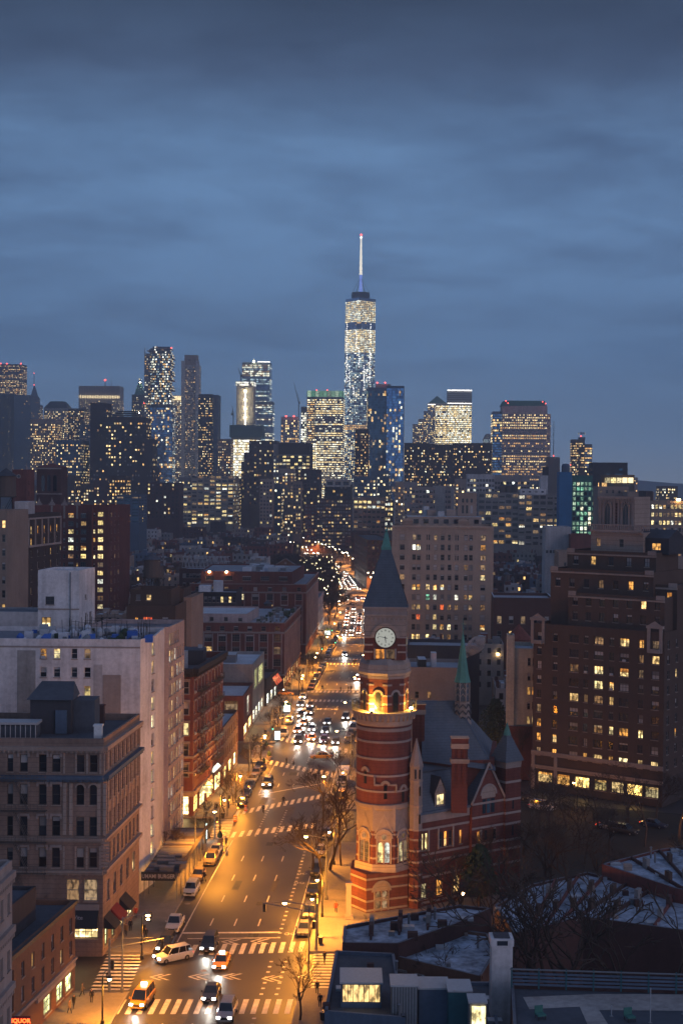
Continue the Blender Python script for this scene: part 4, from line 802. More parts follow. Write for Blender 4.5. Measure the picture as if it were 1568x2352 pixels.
# left side
pb('apartment_tower', 'cream apartment tower cut by the left edge of the photograph', 'apartment building', -40, 17, 1178, 300, 16, 'tan', 'roof_grey', {0: W_(4, floors(53.5, 3.2, 2.95, 12), .75, 1.6, dict(pane_dark=80, pane_warm=10, pane_blind=10), 'sash')}, z=54)
FR = 'frame_pale'
r_, p, z = pb('dark_apartment_tower', 'dark brown apartment tower whose top storeys are lit behind pale pilasters', 'apartment building', 26, 66, 1180, 330, 22, 'brown_dark', 'roof_dark', {0: [W_([1, 2.7], floors(52, 1.6 + 2.6, 2.75, 2), .9, 1.8, dict(pane_warm=60, pane_orange=40), 'sash'), W_([1, 2.7], floors(45, 2.6, 2.9, 14), .85, 1.6, dict(pane_dark=72, pane_orange=14, pane_warm=6, pane_blind=8), 'sash')], 1: [W_(5, floors(52, 4.2, 2.75, 2), .9, 1.8, dict(pane_warm=60, pane_orange=20, pane_dark=20), 'sash'), W_(5, floors(45, 2.6, 2.9, 14), .85, 1.6, dict(pane_dark=72, pane_dim=14, pane_warm=6, pane_blind=8), 'sash')]}, lean=.14, z=52.5)
mb = MB()
for i in (0, 1):
  F = Face(p[i], p[i + 1])
  for k in range(3 if i == 0 else 6): u = F.L * k / (2 if i == 0 else 5); fbox(mb, F, u - .2, u + .2, 45.2, 51.2, .004, .25, 'stone_pale')
  fbox(mb, F, 0, F.L, 44.7, 45.2, .004, .35, 'stone_pale'); fbox(mb, F, 0, F.L, 51.2, 51.6, .004, .35, 'stone_pale')
mb.build('pilaster', r_, kind='stuff')
roofbox(r_, p[0][0] + .6, p[0][0] + 3.8, 331, 338, 51.7, 55.4, 'pale', 'roof_pale')
# red brick apartments
RB = dict(pane_dark=36, pane_yellow=32, pane_white=12, pane_warm=12, pane_dim=8); RD = dict(pane_dark=64, pane_dim=14, pane_yellow=14, pane_warm=8)
zs = floors(51, 4.4, 2.95, 13)
a0 = A(97, 1172, 515); 
r_, p, z = pb('red_brick_apartments', 'large red brick apartment house with white finials and stacked square lit windows', 'apartment building', 80, 212, 1172, 515, 22, 'brick', 'roof_dark', {0: [W_([4.2, 8.6, 13.3, 17.9], zs, 2.0, 1.7, RB, 'grid'), W_([6.3, 10.9, 15.6], zs, .7, 1.4, RD, 'sash')]}, z=51)
F = Face(p[0], p[1]); mb = MB(); fn = MB()
for u in (6.3, 10.9, 15.6):
  fbox(mb, F, u - .34, u + .34, 43, 44.9 - .1, .003, .14, 'stone_pale'); fbox(mb, F, u - .34, u + .34, 46.3, 50.9, .003, .14, 'stone_pale')
for k, u in enumerate((1.6, 6.3, 10.9, 15.6)):
  X = F.X(u, 51.0); fn.box(-1.1, 1.1, -.1, .5, 0, .7, 'stone_pale', X); fn.box(-.7, .7, -.05, .45, .7, 1.3, 'stone_pale', X); fn.box(-.3, .3, 0, .4, 1.3, 2.0, 'stone_pale', X); fn.tube(X @ Vector((0, .2, 2)), X @ Vector((0, .2, 3.0)), .2, .03, 'stone_pale', 6)
mb.build('stone_strip', r_, kind='stuff'); fn.build('finial', r_, kind='stuff')
r2, p2, z2 = pb('red_brick_apartments', 'right wing of the red brick apartments, one column of bright windows', 'apartment building', 212, 251, 1168, 500, 24, 'brick', 'roof_dark', {0: [W_([3.0], floors(51.5, 4.1, 2.95, 15), 2.0, 1.7, dict(pane_white=30, pane_yellow=50, pane_dim=20), 'grid'), W_([.8], floors(51.5, 4.1, 2.95, 15), .7, 1.4, RD, 'sash')], 1: W_([3, 7, 11], floors(51.5, 4.1, 2.95, 15), .8, 1.5, RD, 'sash')}, lean=.16, z=51.5)
pb('', '', '', 210, 212.5, 1170, 498, 2, 'brick', 'roof_dark', None, z=51, root=r2)
# brick tank house with pyramid roof, brick tower, dark tank
r_, p, z = pb('tank_house', 'square brick tank house with red pyramid roof and tall arched openings', 'rooftop tower', 85, 141, 1083, 570, 9, 'brick_dark', 'roof_dark', None, z=65.2, z0=40, lean=.1)
F = Face(p[0], p[1]); mb = MB(); cxm = sum(q[0] for q in p) / 4; mb.prism([(q[0] + (q[0] - cxm) * .06, q[1] + (-.5 if q[1] < 575 else .5)) for q in p], 65.2, A(115, 1064, 570).z, 'brick', scale=.05); mb.build('pyramid_roof', r_)
mb = MB()
for u in (2.6, 5.0, 7.4): mb.face([F.at(u + dx, zz, .02) for dx, zz in ((-.7, 55.6), (.7, 55.6), (.7, 61.2), (.4, 62.0), (-.4, 62.0), (-.7, 61.2))], 'pane_dark')
fbox(mb, F, -.2, F.L + .2, 64.4, 65, .003, .3, 'stone_pale'); fbox(mb, F, -.4, .6, 54.2, 54.9, .003, .7, 'stone_pale'); fbox(mb, F, F.L - .6, F.L + .4, 54.2, 54.9, .003, .7, 'stone_pale'); fbox(mb, F, 0, F.L, 54.3, 54.7, .003, .4, 'stone_pale'); mb.build('arched_opening', r_, kind='stuff')
r_, p, z = pb('brick_tower', 'plain red brick tower with a small round stone window', 'tower', 29, 62, 1078, 540, 9, 'brick', 'roof_dark', {1: W_([3], [58, 54], 1, 1.6, 'dark', 'bare')}, z0=38, objs=False, lean=.12)
F = Face(p[0], p[1]); mb = MB(); c = F.at(2.5, 61.4, .05); mb.tube(c + F.n * .12, c - F.n * .1, .85, .85, 'stone_pale', 12); mb.tube(c + F.n * .14, c + F.n * .1, .5, .5, 'pane_dark', 12); mb.build('round_window', r_)
for i in (0, 1):
  F = Face(p[i], p[i + 1])
mb = MB()
for q in p[:3]: mb.rev([(.5, z), (.35, z + 1), (.1, z + 2), (.02, z + 3)], 6, q[0], q[1], m='stone_pale')
mb.build('pinnacle', r_, kind='stuff')
a = A(12, 1180, 340); tank(a.x + .3, 340, 50, 'big dark water tank on tall legs at the left edge', 1.35, legs=6.5)
pb('glass_block', 'small glass walled office block beyond the red brick apartments', 'office building', 268, 320, 1136, 900, 25, 'blue_grey', 'roof_silver', {0: W_(3, floors(51, 2.6, 1.9, 9), 3.8, .9, dict(pane_teal=90, pane_dim=10), 'bare'), 1: W_(3, floors(51, 2.6, 1.9, 9), 3, .9, dict(pane_teal=80, pane_warm=20), 'bare')}, objs=False)
pb('apartment_house', 'dark brick house with a few orange rooms behind the white roofed studios', 'building', 338, 412, 1108, 1150, 20, 'brick_dark', 'roof_dark', {0: W_(8, floors(58, 3, 3.2, 9), 1.3, 1.6, 'city', 'bare')}, objs=False)

# the beige tower
BC = [A(721.3 + .32 * zx, 1300, 435).x for zx in (630, 715, 748, 815, 866, 918, 969, 1020, 1085, 1120, 1207)]
xa, xb = A(900, 1205, 435).x, A(1132, 1205, 435).x
bt = thing('beige_apartment_tower', 'wide beige apartment tower with quoined corners behind the clock tower', 'apartment building')
F = Face((xa, 435), (xb, 433.5)); zt = 47.3; rc = []; rows_ = [zt - 4.4 - 3.05 * k for k in range(14)]
for z_ in rows_:
  for k, x in enumerate(BC):
    w = 1.5 if k in (0, 10) else 1.15; u = x - xa; rc.append((u - w / 2, u + w / 2, z_, z_ + 1.75))
bp = [(xa, 435), (xb, 433.5), (xb + 1.5, 457), (xa + 1.5, 458.5)]; FOOT.append(bp)
lit_ = {(1, 1): 'pane_white', (1, 2): 'pane_white', (1, 10): 'pane_orange', (4, 10): 'pane_yellow', (5, 1): 'pane_warm', (5, 2): 'pane_warm', (5, 3): 'pane_warm', (5, 4): 'pane_warm', (5, 5): 'pane_white', (6, 4): 'pane_white', (6, 7): 'pane_white', (6, 3): 'pane_green', (6, 9): 'pane_yellow', (7, 1): 'pane_dim', (7, 2): 'pane_warm', (7, 3): 'pane_dim', (7, 5): 'pane_red', (8, 2): 'pane_red', (8, 4): 'pane_warm', (9, 4): 'pane_yellow', (9, 5): 'pane_warm', (9, 6): 'pane_yellow', (9, 10): 'pane_warm', (10, 1): 'pane_yellow', (10, 2): 'pane_warm', (10, 3): 'pane_yellow', (10, 0): 'pane_warm'}
building('', '', '', bp, zt, 'beige', 'roof_grey', {0: dict(rects=rc, style='sash', subs=True, frame='frame_mid', chooser=lambda k, u, a: lit_.get((k // 11, k % 11), rnd.choices(['pane_dark', 'pane_blind', 'pane_dim'], [60, 26, 14])[0])), 3: W_(6, rows_, 1.1, 1.7, 'low', 'bare')}, root=bt)
mb = MB()
for k in range(26):
  z_ = 4 + k * 1.7
  if z_ < zt - 1: 
    for u0, u1 in ((0, 1.1 if k % 2 else .8), (F.L - (1.1 if k % 2 else .8), F.L)): fbox(mb, F, u0, u1, z_, z_ + .85, .004, .09, 'beige')
mb.build('quoin', bt, kind='stuff')
cornice(bt, F, zt + .05, .5, .5, 'beige', dent=.8); mb = MB()
for u0, u1 in ((.0, 2.6), (F.L - 2.8, F.L)): fbox(mb, F, u0, u1, zt - 1.5, zt - .9, .004, .3, 'beige')
for k in range(10): u = 7.5 + k * 1.75; fbox(mb, F, u - .14, u + .14, 36.5, 46, .004, .12, 'beige')
for u in (4.6, 21.8):
  fbox(mb, F, u - 1.7, u + 1.7, zt, zt + 1.5, -.6, .25, 'tan'); mb.face([F.at(u - 2.1, zt + 1.5, .3), F.at(u + 2.1, zt + 1.5, .3), F.at(u, zt + 2.4, .3)], 'beige'); mb.face([F.at(u - 2.1, zt + 1.5, .3), F.at(u, zt + 2.4, .3), F.at(u, zt + 2.4, -.6), F.at(u - 2.1, zt + 1.5, -.6)], 'beige'); mb.face([F.at(u, zt + 2.4, .3), F.at(u + 2.1, zt + 1.5, .3), F.at(u + 2.1, zt + 1.5, -.6), F.at(u, zt + 2.4, -.6)], 'beige')
for k in range(5):
  u = 8.2 + k * 2.6; mb.face([F.at(u - .8, zt, .28), F.at(u + .8, zt, .28), F.at(u, zt + .8, .28)], 'beige')
mb.build('gable_ornament', bt, kind='stuff')
a, b = A(935, 1186, 441), A(1105, 1186, 441)
roofbox(bt, a.x, b.x, 440, 452, zt - .8, a.z, 'stone', 'roof_pale', 'penthouse'); mb = MB()
for k in range(7): x = a.x + 2 + k * 3.1; mb.box(x, x + 1.4, 439.8, 439.98, zt + .6, zt + 1.9, 'pane_dark')
mb.build('penthouse_window', bt, kind='stuff')
for xl, xr, yt, dd, m in ((981, 1001, 1171, 444, 'stone'), (1025, 1046, 1170, 445, 'stone'), (972, 985, 1163, 447, 'metal_pale'), (1005, 1020, 1175, 442, 'metal_pale')):
  a, b = A(xl, yt, dd), A(xr, yt, dd); roofbox(bt, a.x, b.x, dd, dd + 3, zt, a.z, m, 'roof_pale')
bv, p, z = pb('belvedere', 'square tan rooftop belvedere with three arches over three tall openings, on the beige tower', 'rooftop tower', 1051, 1094, 1132, 446, 6, 'tan', 'roof_dark', None, z0=zt)
F2 = Face(p[0], p[1]); mb = MB()
for u in (1.6, 2.9, 4.3):
  mb.face([F2.at(u + .36 * math.cos(t), z - 2.4 + .36 * math.sin(t) + (.3 if math.sin(t) > .1 else -.3), .02) for t in [k * math.pi / 6 for k in range(12)]], 'pane_dark'); mb.face([F2.at(u - .33, z - 6.4, .02), F2.at(u + .33, z - 6.4, .02), F2.at(u + .33, z - 3.9, .02), F2.at(u - .33, z - 3.9, .02)], 'pane_dark' if u < 4 else 'pale')
mb.build('opening', bv, kind='stuff')
# low white building, chimney steam block and church behind the library
r_, p, z = pb('low_pale_building', 'low pale stucco building with patched walls between the clock tower and green spire', 'building', 935, 1062, 1532, 320, 16, 'stone_pale', 'roof_silver', {0: W_([2.2, 5.0], [12.0, 8.3], .9, 1.5, 'dark', 'sash')}, z=19)
pb('low_dark_building', 'low dark parapet building in front of the beige tower base', 'building', 935, 1100, 1478, 350, 14, 'dark_wall', 'roof_silver', None, z=20.5)
roofbox(r_, *(A(990, 1500, 325).x, A(1002, 1500, 325).x), 325, 328, 18.2, 21.6, 'white_wall', 'roof_pale'); roofbox(r_, *(A(960, 1500, 325).x, A(978, 1500, 325).x), 324, 330, 18.2, 20.2, 'metal_dark', 'roof_pale', 'roof_unit')
pb('lower_building', 'lower grey shed roofed building behind the library roof', 'building', 940, 1005, 1600, 295, 12, 'grey', 'roof_pale', {0: W_([2.2], [9], .9, 1.5, 'dark', 'sash')}, z=13.6)
ch = thing('church', 'red brick church end with a conical red roof among the low roofs', 'church'); a = A(1190, 1480, 335); mb = MB(); mb.rev([(2.6, 0), (2.6, 24.0)], 12, a.x, 335, m='brick'); mb.build('turret', ch); mb = MB(); mb.rev([(3.2, 24), (.05, A(1190, 1433, 335).z)], 12, a.x, 335, m='brick'); mb.build('cone_roof', ch); mb = MB(); mb.box(a.x + 1, a.x + 9, 333, 345, 0, 21, 'brick_dark', top='roof_silver'); mb.build('nave', ch)
wb, p, z = pb('pale_side_building', 'pale rendered building with paired windows squeezed against the big brown apartment house', 'apartment building', 1181, 1232, 1489, 291, 12, 'cream', 'roof_silver', {0: W_([3.0, 4.0], floors(26.5, 3.2, 3.0, 5), .62, 1.6, 'dark', 'sash', chooser=lambda k, u, a: 'pane_warm' if k > 7 else ('pane_orange' if k in (4, 5) else 'pane_dark'))}, z0=11.0)
pb('', '', '', 1165, 1181, 1459, 290.6, 4, 'cream', 'roof_dark', None, root=wb, z0=11); pb('', '', '', 1165, 1232, 1620, 290, 12, 'brick', 'roof_silver', {0: W_([1.2], [6.5], .7, 1.7, 'dark', 'sash')}, root=wb, z=10.96)

# the big brown apartment house on the right, with its terraces
bo = thing('brown_apartment_house', 'big dark brown brick apartment house with glowing windows right of the library', 'apartment building')
O2, DD = Vector((38.3, 282, 0)), Vector((22.4, -16, 0)).normalized(); VV = Vector((-DD.y, DD.x, 0))
def L2(u, v): q = O2 + DD * u + VV * v; return (q.x, q.y)
def lvl(u0, u1, v0, v1): return [L2(u0, v0), L2(u1, v0), L2(u1, v1), L2(u0, v1)]
FOOT.append(lvl(-1, 30, -2, 26))
def ucol(px):      # where a sight line at this pixel meets the front wall
  t = (px - 784) / 3267; return (t * O2.y - O2.x) / (DD.x - t * DD.y)
cu = [(ucol(784 + .5 * zx), w) for zx, w in ((915, .95), (988, .95), (1075, 1.9), (1130, .9), (1188, 1.9), (1248, .95), (1306, 1.9), (1384, 1.0), (1450, 1.5))]
zr_ = [33 - 3.3 - 2.86 * k for k in range(9)]
rc = [(u - w / 2, u + w / 2, z_, z_ + 1.6) for z_ in zr_ for u, w in cu]
glowing = {(0, 6): 'pane_warm', (0, 7): 'pane_orange', (1, 8): 'pane_warm', (1, 7): 'pane_dim', (2, 4): 'pane_yellow', (2, 6): 'pane_warm', (2, 2): 'pane_dim', (2, 7): 'pane_dim', (3, 4): 'pane_yellow', (3, 5): 'pane_warm', (4, 2): 'pane_warm', (4, 4): 'pane_dim', (4, 5): 'pane_warm', (4, 3): 'pane_dim', (6, 0): 'pane_orange', (6, 4): 'pane_dim', (6, 5): 'pane_yellow', (6, 6): 'pane_orange', (6, 7): 'pane_yellow', (5, 0): 'pane_dim', (7, 0): 'pane_orange', (7, 1): 'pane_warm', (8, 0): 'pane_dim', (8, 1): 'pane_warm', (8, 2): 'pane_blind', (8, 3): 'pane_warm', (8, 4): 'pane_warm', (8, 5): 'pane_orange', (8, 6): 'pane_yellow', (8, 7): 'pane_yellow', (8, 8): 'pane_warm', (7, 8): 'pane_blind'}
building('', '', '', lvl(0, 27.5, 0, 24), 33, 'brown', 'tar', {0: dict(rects=rc, style='grid', frame='frame_dark', subs=True, chooser=lambda k, u, a: glowing.get((k // 9, k % 9), rnd.choices(['pane_dark', 'pane_blind', 'pane_dim'], [80, 8, 12])[0])), 1: W_(6, zr_, 1.0, 1.6, dict(pane_dark=92, pane_warm=4, pane_dim=4), 'sash'), 3: W_(6, zr_, 1.0, 1.6, 'low', 'bare')}, root=bo, z0=5.2, parapet=.7)
building('', '', '', lvl(0.02, 27.48, .02, 23.9), 5.2, 'brown_dark', 'tar', {0: [dict(rects=[(u0, u1, 1.5, 3.6) for u0, u1 in ((1.2, 4.4), (5.4, 8.2), (9.3, 12.4), (13.4, 16), (17, 19.6), (20.2, 23.4), (23.9, 26.6))], style='grid', frame='frame_dark', depth=.3, chooser=lambda k, u, a: ('pane_warm', 'pane_orange', 'shop_yellow', 'pane_yellow', 'pane_warm', 'shop_yellow', 'pane_yellow')[k])]}, root=bo, parapet=0)
F = Face(L2(0, 0), L2(27.5, 0)); mb = MB(); fbox(mb, F, -.1, 27.6, 6.9, 7.7, .004, .3, 'stone_pale'); fbox(mb, F, -.1, 27.6, 4.2, 4.9, .004, .25, 'stone')
for u in (0, 4.9): fbox(mb, F, u, u + .7, 0, 6.9, .004, .28, 'stone_pale')
mb.build('stone_course', bo)
for u in (1.0, 25.6):
  mb = MB(); fbox(mb, F, u - 1.5, u - .9, 29, 33.6, .01, .25, 'stone_pale'); fbox(mb, F, u + .9, u + 1.5, 29, 33.6, .01, .25, 'stone_pale'); fbox(mb, F, u - 1.7, u + 1.7, 33.6, 34.1, -.3, .35, 'stone_pale'); mb.face([F.at(u - 1.5, 34.1, .2), F.at(u + 1.5, 34.1, .2), F.at(u, 35, .2)], 'stone_pale'); fbox(mb, F, u - 1.1, u + 1.1, 29, 29.7, .26, .8, 'stone_pale'); mb.build('stone_surround', bo)
TB = dict(pane_dark=66, pane_blind=14, pane_orange=8, pane_warm=4, pane_dim=8)
for (u0, u1, v0, v1, za, zb, nn, zz) in ((6.6, 26.6, 2, 22, 32.4, 39.3, 7, (34, 36.9)), (1.1, 23, 5, 20, 32.4, 43.8, 7, (40.2,)), (3.2, 22.2, 8, 19, 43, 47.4, 5, (44.6,)), (21, 27.4, 6, 22, 32.4, 41.5, 2, (35, 38.4))):
  q = lvl(u0, u1, v0, v1); building('', '', '', q, zb, 'brown', 'tar', {0: W_(nn, list(zz), 1.1, 1.7, TB, 'grid', frame='frame_dark'), 3: W_(3, list(zz), 1.0, 1.7, 'low', 'bare')}, root=bo, z0=za, parapet=.6)
  F = Face(q[0], q[1]); mb = MB(); fbox(mb, F, -.05, F.L + .05, zb - .9, zb - .55, .004, .22, 'stone'); fbox(mb, F, 0, 1.6, zb - .5, zb + .35, .004, .2, 'stone_pale'); fbox(mb, F, F.L - 1.7, F.L, zb - .5, zb + .35, .004, .2, 'stone_pale'); mb.build('stone_band', bo)
q = lvl(7.4, 18.6, 10, 19); building('', '', '', q, 51.2, 'stone', 'tar', {0: W_([1.6, 6.6], [48.2], .9, 1.6, 'dark', 'sash')}, root=bo, z0=47); F = Face(q[0], q[1]); cornice(bo, F, 51.6, .4, .5, 'stone_pale', dent=.5)
q = lvl(7.0, 20.5, 9.4, 19.6); F = Face(q[0], q[1]); mb = MB(); fbox(mb, F, 0, F.L, 52.5, 52.7, -.3, .0, 'stone_pale')
for k in range(int(F.L / .4)): fbox(mb, F, k * .4 + .1, k * .4 + .28, 51.62, 52.49, -.24, -.06, 'stone_pale')
mb.build('balustrade', bo, kind='stuff')
q = lvl(15.5, 23.5, 11, 19); building('', '', '', q, 50.2, 'dark_wall', 'tar', {0: W_([5.4], [47.8], 1.9, 1.4, dict(pane_orange=1), 'grid')}, root=bo, z0=47); mb = MB(); g = [Vector((*x, 50.2)) for x in q]; m1, m2 = (g[0] + g[3]) / 2 + Vector((0, 0, 1.6)), (g[1] + g[2]) / 2 + Vector((0, 0, 1.6)); mb.face((g[0], g[1], m2, m1), 'tar'); mb.face((m1, m2, g[2], g[3]), 'tar'); mb.face((g[0], m1, g[3]), 'dark_wall'); mb.face((g[1], g[2], m2), 'dark_wall'); mb.build('gabled_roof', bo)
# ornate belvedere
ob = thing('ornate_belvedere', 'ornate pale stone rooftop belvedere with two tall gothic openings and swags', 'rooftop tower')
q = lvl(8.6, 16.3, 11, 18.5); F = Face(q[0], q[1]); zt2 = 58.2
building('', '', '', q, zt2, 'stone', 'tar', None, root=ob, z0=51.3, parapet=.3)
for i in (0, 3):
  Fi = Face(q[i], q[(i + 1) % 4]); mb = MB(); oo = MB()
  for u in (1.9, Fi.L - 1.9):
    oo.face([Fi.at(u + dx, zz, .03) for dx, zz in ((-.55, 52.4), (.55, 52.4), (.55, 55.4), (.4, 56.2), (0, 56.9), (-.4, 56.2), (-.55, 55.4))], 'pane_dark')
    for s in (-1, 1): fbox(mb, Fi, u + s * .8 - .2, u + s * .8 + .2, 51.5, 56.4, .004, .3, 'stone_pale'); fbox(mb, Fi, u + s * 1.5 - .22, u + s * 1.5 + .22, 51.5, 57.4, .004, .2, 'stone_pale')
    for s in (-1, 1): fbox(mb, Fi, u + s * .1 - .04, u + s * .1 + .04, 52.4, 56.4, .031, .06, 'stone_pale')
    for k in range(6):
      t = k / 5 * math.pi; fbox(mb, Fi, u + .85 * math.cos(t) - .18, u + .85 * math.cos(t) + .18, 56.3 + .7 * math.sin(t), 56.6 + .7 * math.sin(t), .01, .34, 'stone_pale')
  for k in range(8): s = .35 + .15 * (k % 2); fbox(mb, Fi, Fi.L / 2 - s, Fi.L / 2 + s, 52.2 + k * .6, 52.7 + k * .6, .004, .16, 'brick_dark')
  mb.build('stone_surround', ob); oo.build('opening', ob); cornice(ob, Fi, zt2 + .02, .45, .4, 'stone_pale', dent=.6)
# ------------------------------------------------------------------ left side of the avenue
def fire_escape(root, F, u0, u1, levels, proj=1.15, m='iron', stair=(0.4, 2.6), last_stair=True):
  for i, z in enumerate(levels):
    mb = MB()
    for k in range(7): fbox(mb, F, u0, u1, z, z + .05, .08 + k * proj / 7, .08 + k * proj / 7 + .06, m)
    for zz in (.45, .95): fbox(mb, F, u0, u1, z + zz, z + zz + .05, proj - .04, proj + .02, m)
    n = max(2, int((u1 - u0) / .45))
    for k in range(n + 1): u = u0 + (u1 - u0) * k / n; fbox(mb, F, u - .018, u + .018, z, z + .98, proj - .03, proj + .01, m)
    for u in (u0, u1): fbox(mb, F, u - .03, u + .03, z + .95, z + 1.0, .02, proj, m); fbox(mb, F, u - .03, u + .03, z - .02, z + .06, .02, proj, m)
    for u in (u0 + .2, u1 - .2): mb.tube(F.at(u, z - .9, .02), F.at(u, z, proj * .8), .035, .035, m, 4)
    o = mb.build('fire_escape', root)
    if i + 1 < len(levels):
      st = MB(); a, b = F.at(stair[0], z, proj * .55), F.at(stair[1], levels[i + 1], proj * .55)
      for s in (-.28, .28): st.tube(a + F.n * s, b + F.n * s, .05, .05, m, 4); st.tube(a + F.n * s + Vector((0, 0, .9)), b + F.n * s + Vector((0, 0, .9)), .025, .025, m, 4)
      for k in range(1, 10):
        c = a.lerp(b, k / 10); st.tube(c - F.n * .28, c + F.n * .28, .03, .03, m, 4)
      st.build('stair_flight', root)
tb = thing('tan_office_building', 'ornate tan stone corner building with iron fire escapes on its front', 'building')
TL, TR = (-52.0, 180.0), (-29.9, 180.0); tp = [TL, TR, (-28.1, 199.6), (-50, 199.6)]; FOOT.append(tp)
F = Face(TL, TR); G1 = Face(TR, tp[2])
ux = lambda zx: A(.32 * zx, 1800, 180).x - TL[0]
fl = [(23.6, 2.2), (19.4, 2.6), (15.4, 2.5), (11.4, 2.5)]
rc = []
for zb_, h in fl:
  for zx, w in ((-240, 1.0), (-100, 1.0), (75, .75), (172, 1.0), (308, 1.0), (405, 1.05)): rc.append((ux(zx) - w / 2, ux(zx) + w / 2, zb_, zb_ + h))
  for zx in (578, 672): rc.append((ux(zx) - .5, ux(zx) + .5, zb_, zb_ + h))
mez = [(ux(a_), ux(b_), 7.1, 9.9) for a_, b_ in ((480, 575), (605 + 0, 705))]
DK = dict(pane_dark=92, pane_blind=5, pane_dim=3)
side = [dict(us=9, zs=[zb_], w=.95, h=h, pal=DK, style='sash', subs=True) for zb_, h in fl]
building('', '', '', tp, 27.9, 'ashlar', 'tar', {0: [dict(rects=rc, pal=DK, style='sash', subs=True, frame='frame_dark', depth=.3), dict(rects=mez, pal=dict(pane_dim=1), style='sash', frame='frame_mid'), dict(rects=[(ux(480) , ux(708), 2.3, 3.9)], pal=dict(shop_yellow=1), style='grid', frame='frame_dark', depth=.4)], 1: side + [dict(us=[2.6, 6, 9.5, 13, 16.5], zs=[6.6], w=1.3, h=2.6, pal='home', style='sash'), dict(rects=[(.9, 2.6, .9, 3.4), (4.4, 6.2, .9, 3.2)], pal=dict(shop_green=1), style='double', frame='frame_dark'), dict(rects=[(9, 11.5, .9, 3.2), (13, 16, .9, 3.2)], pal=dict(pane_yellow=1), style='double')]}, root=tb, parapet=.9, coping='stone', z0=0)
for Fc in (F, G1):
  e = .0
  cornice(tb, Fc, 26.9, .5, .55, 'stone', 'parapet_cornice', dent=.6); cornice(tb, Fc, 23.2, .45, .7, 'blue_grey', 'cornice', dent=.8); cornice(tb, Fc, 15.2, .3, .5, 'stone', 'cornice'); cornice(tb, Fc, 11.1, .35, .5, 'stone', 'cornice', dent=.8)
mb = MB()
for a_, b_ in ((455, 480), (500, 525), (700, 725), (742, 768)):
  fbox(mb, F, ux(a_), ux(b_), 15.6, 22.2, .004, .16, 'stone'); 
for zb_, h in fl:
  for a_ in (455, 540, 620, 715): fbox(mb, F, ux(a_), ux(a_ + 14), zb_ - .2, zb_ + h + .25, .004, .1, 'stone') if zb_ > 23 or zb_ < 12 else None
for zb_, h in ((19.4, 2.6),):
  for zx in (578, 672):
    c = ux(zx)
    for k in range(9):
      t0, t1 = k / 9 * math.pi, (k + 1) / 9 * math.pi; p0, p1 = (c + .72 * math.cos(t0), zb_ + h - .45 + .72 * math.sin(t0)), (c + .72 * math.cos(t1), zb_ + h - .45 + .72 * math.sin(t1)); q0, q1 = (c + .5 * math.cos(t0), zb_ + h - .45 + .5 * math.sin(t0)), (c + .5 * math.cos(t1), zb_ + h - .45 + .5 * math.sin(t1))
      mb.face([F.at(*q0, .12), F.at(*p0, .12), F.at(*p1, .12), F.at(*q1, .12)], 'stone'); mb.face([F.at(*p0, 0), F.at(*p1, 0), F.at(*p1, .12), F.at(*p0, .12)], 'stone')
      o0, o1 = (c + .5 * math.cos(t0), zb_ + h + .05), (c + .5 * math.cos(t1), zb_ + h + .05); mb.face([F.at(*q0, .1), F.at(*q1, .1), F.at(*o1, .1), F.at(*o0, .1)], 'tan')
for zb_, h in fl:
  for zx in (-240, -100, 172, 308, 405): c = ux(zx); fbox(mb, F, c - .75, c + .75, zb_ + h + .12, zb_ + h + .4, .004, .18, 'stone_pale'); fbox(mb, F, c - .8, c - .5, zb_ + h - .25, zb_ + h + .1, .004, .14, 'stone_pale'); fbox(mb, F, c + .5, c + .8, zb_ + h - .25, zb_ + h + .1, .004, .14, 'stone_pale')
for k in range(8): fbox(mb, F, ux(728), ux(790), 11.5 + k * .42, 11.78 + k * .42, .004, .1, 'stone')
for u in [G1.L * k / 9 for k in range(10)]: fbox(mb, G1, max(0, u - .22), min(G1.L, u + .22), 15.6, 22.2, .004, .14, 'stone'); fbox(mb, G1, max(0, u - .2), min(G1.L, u + .2), 23.4, 26, .004, .12, 'stone')
mb.build('stone_trim', tb, kind='stuff')
fire_escape(tb, F, ux(-110), ux(340), [22.7, 18.7, 14.7, 10.8, 6.8], stair=(ux(110), ux(215)))
mb = MB(); fbox(mb, F, ux(468), ux(718), 6.0, 6.7, .01, .2, 'stone_pale'); mb.build('sign_band', tb)
mb = MB(); mb.face([F.at(ux(470), 6.1, .05), F.at(ux(716), 6.1, .05), F.at(ux(716), 4.0, 1.5), F.at(ux(470), 4.0, 1.5)][::-1], 'awning_dark'); mb.face([F.at(ux(470), 6.1, .05), F.at(ux(470), 4.0, 1.5), F.at(ux(470), 4.0, .05)], 'awning_dark'); mb.face([F.at(ux(716), 6.1, .05), F.at(ux(716), 4.0, .05), F.at(ux(716), 4.0, 1.5)], 'awning_dark'); aw = mb.build('awning', tb)
def sign_text(body, X, size, m, parent, name='lettering', align='CENTER', bold=0, squash=1):
  c = bpy.data.curves.new(name, 'FONT'); c.body = body; c.size = size; c.align_x = align; c.align_y = 'CENTER'; c.extrude = .02; c.offset = bold; c.resolution_u = 2; c.materials.append(MATS[m])
  return text_mesh(name, c, parent, X @ Matrix.Rotation(math.pi / 2, 4, 'X') @ Matrix.Diagonal((squash, 1, 1, 1)))
Xa = F.X(ux(560), 5.2, .75) @ Matrix.Rotation(math.radians(-33), 4, 'X'); sign_text('laVite', Xa, .75, 'frame_pale', tb); sign_text('pronto', F.X(ux(660), 7.5, -.15), .5, 'frame_pale', tb)
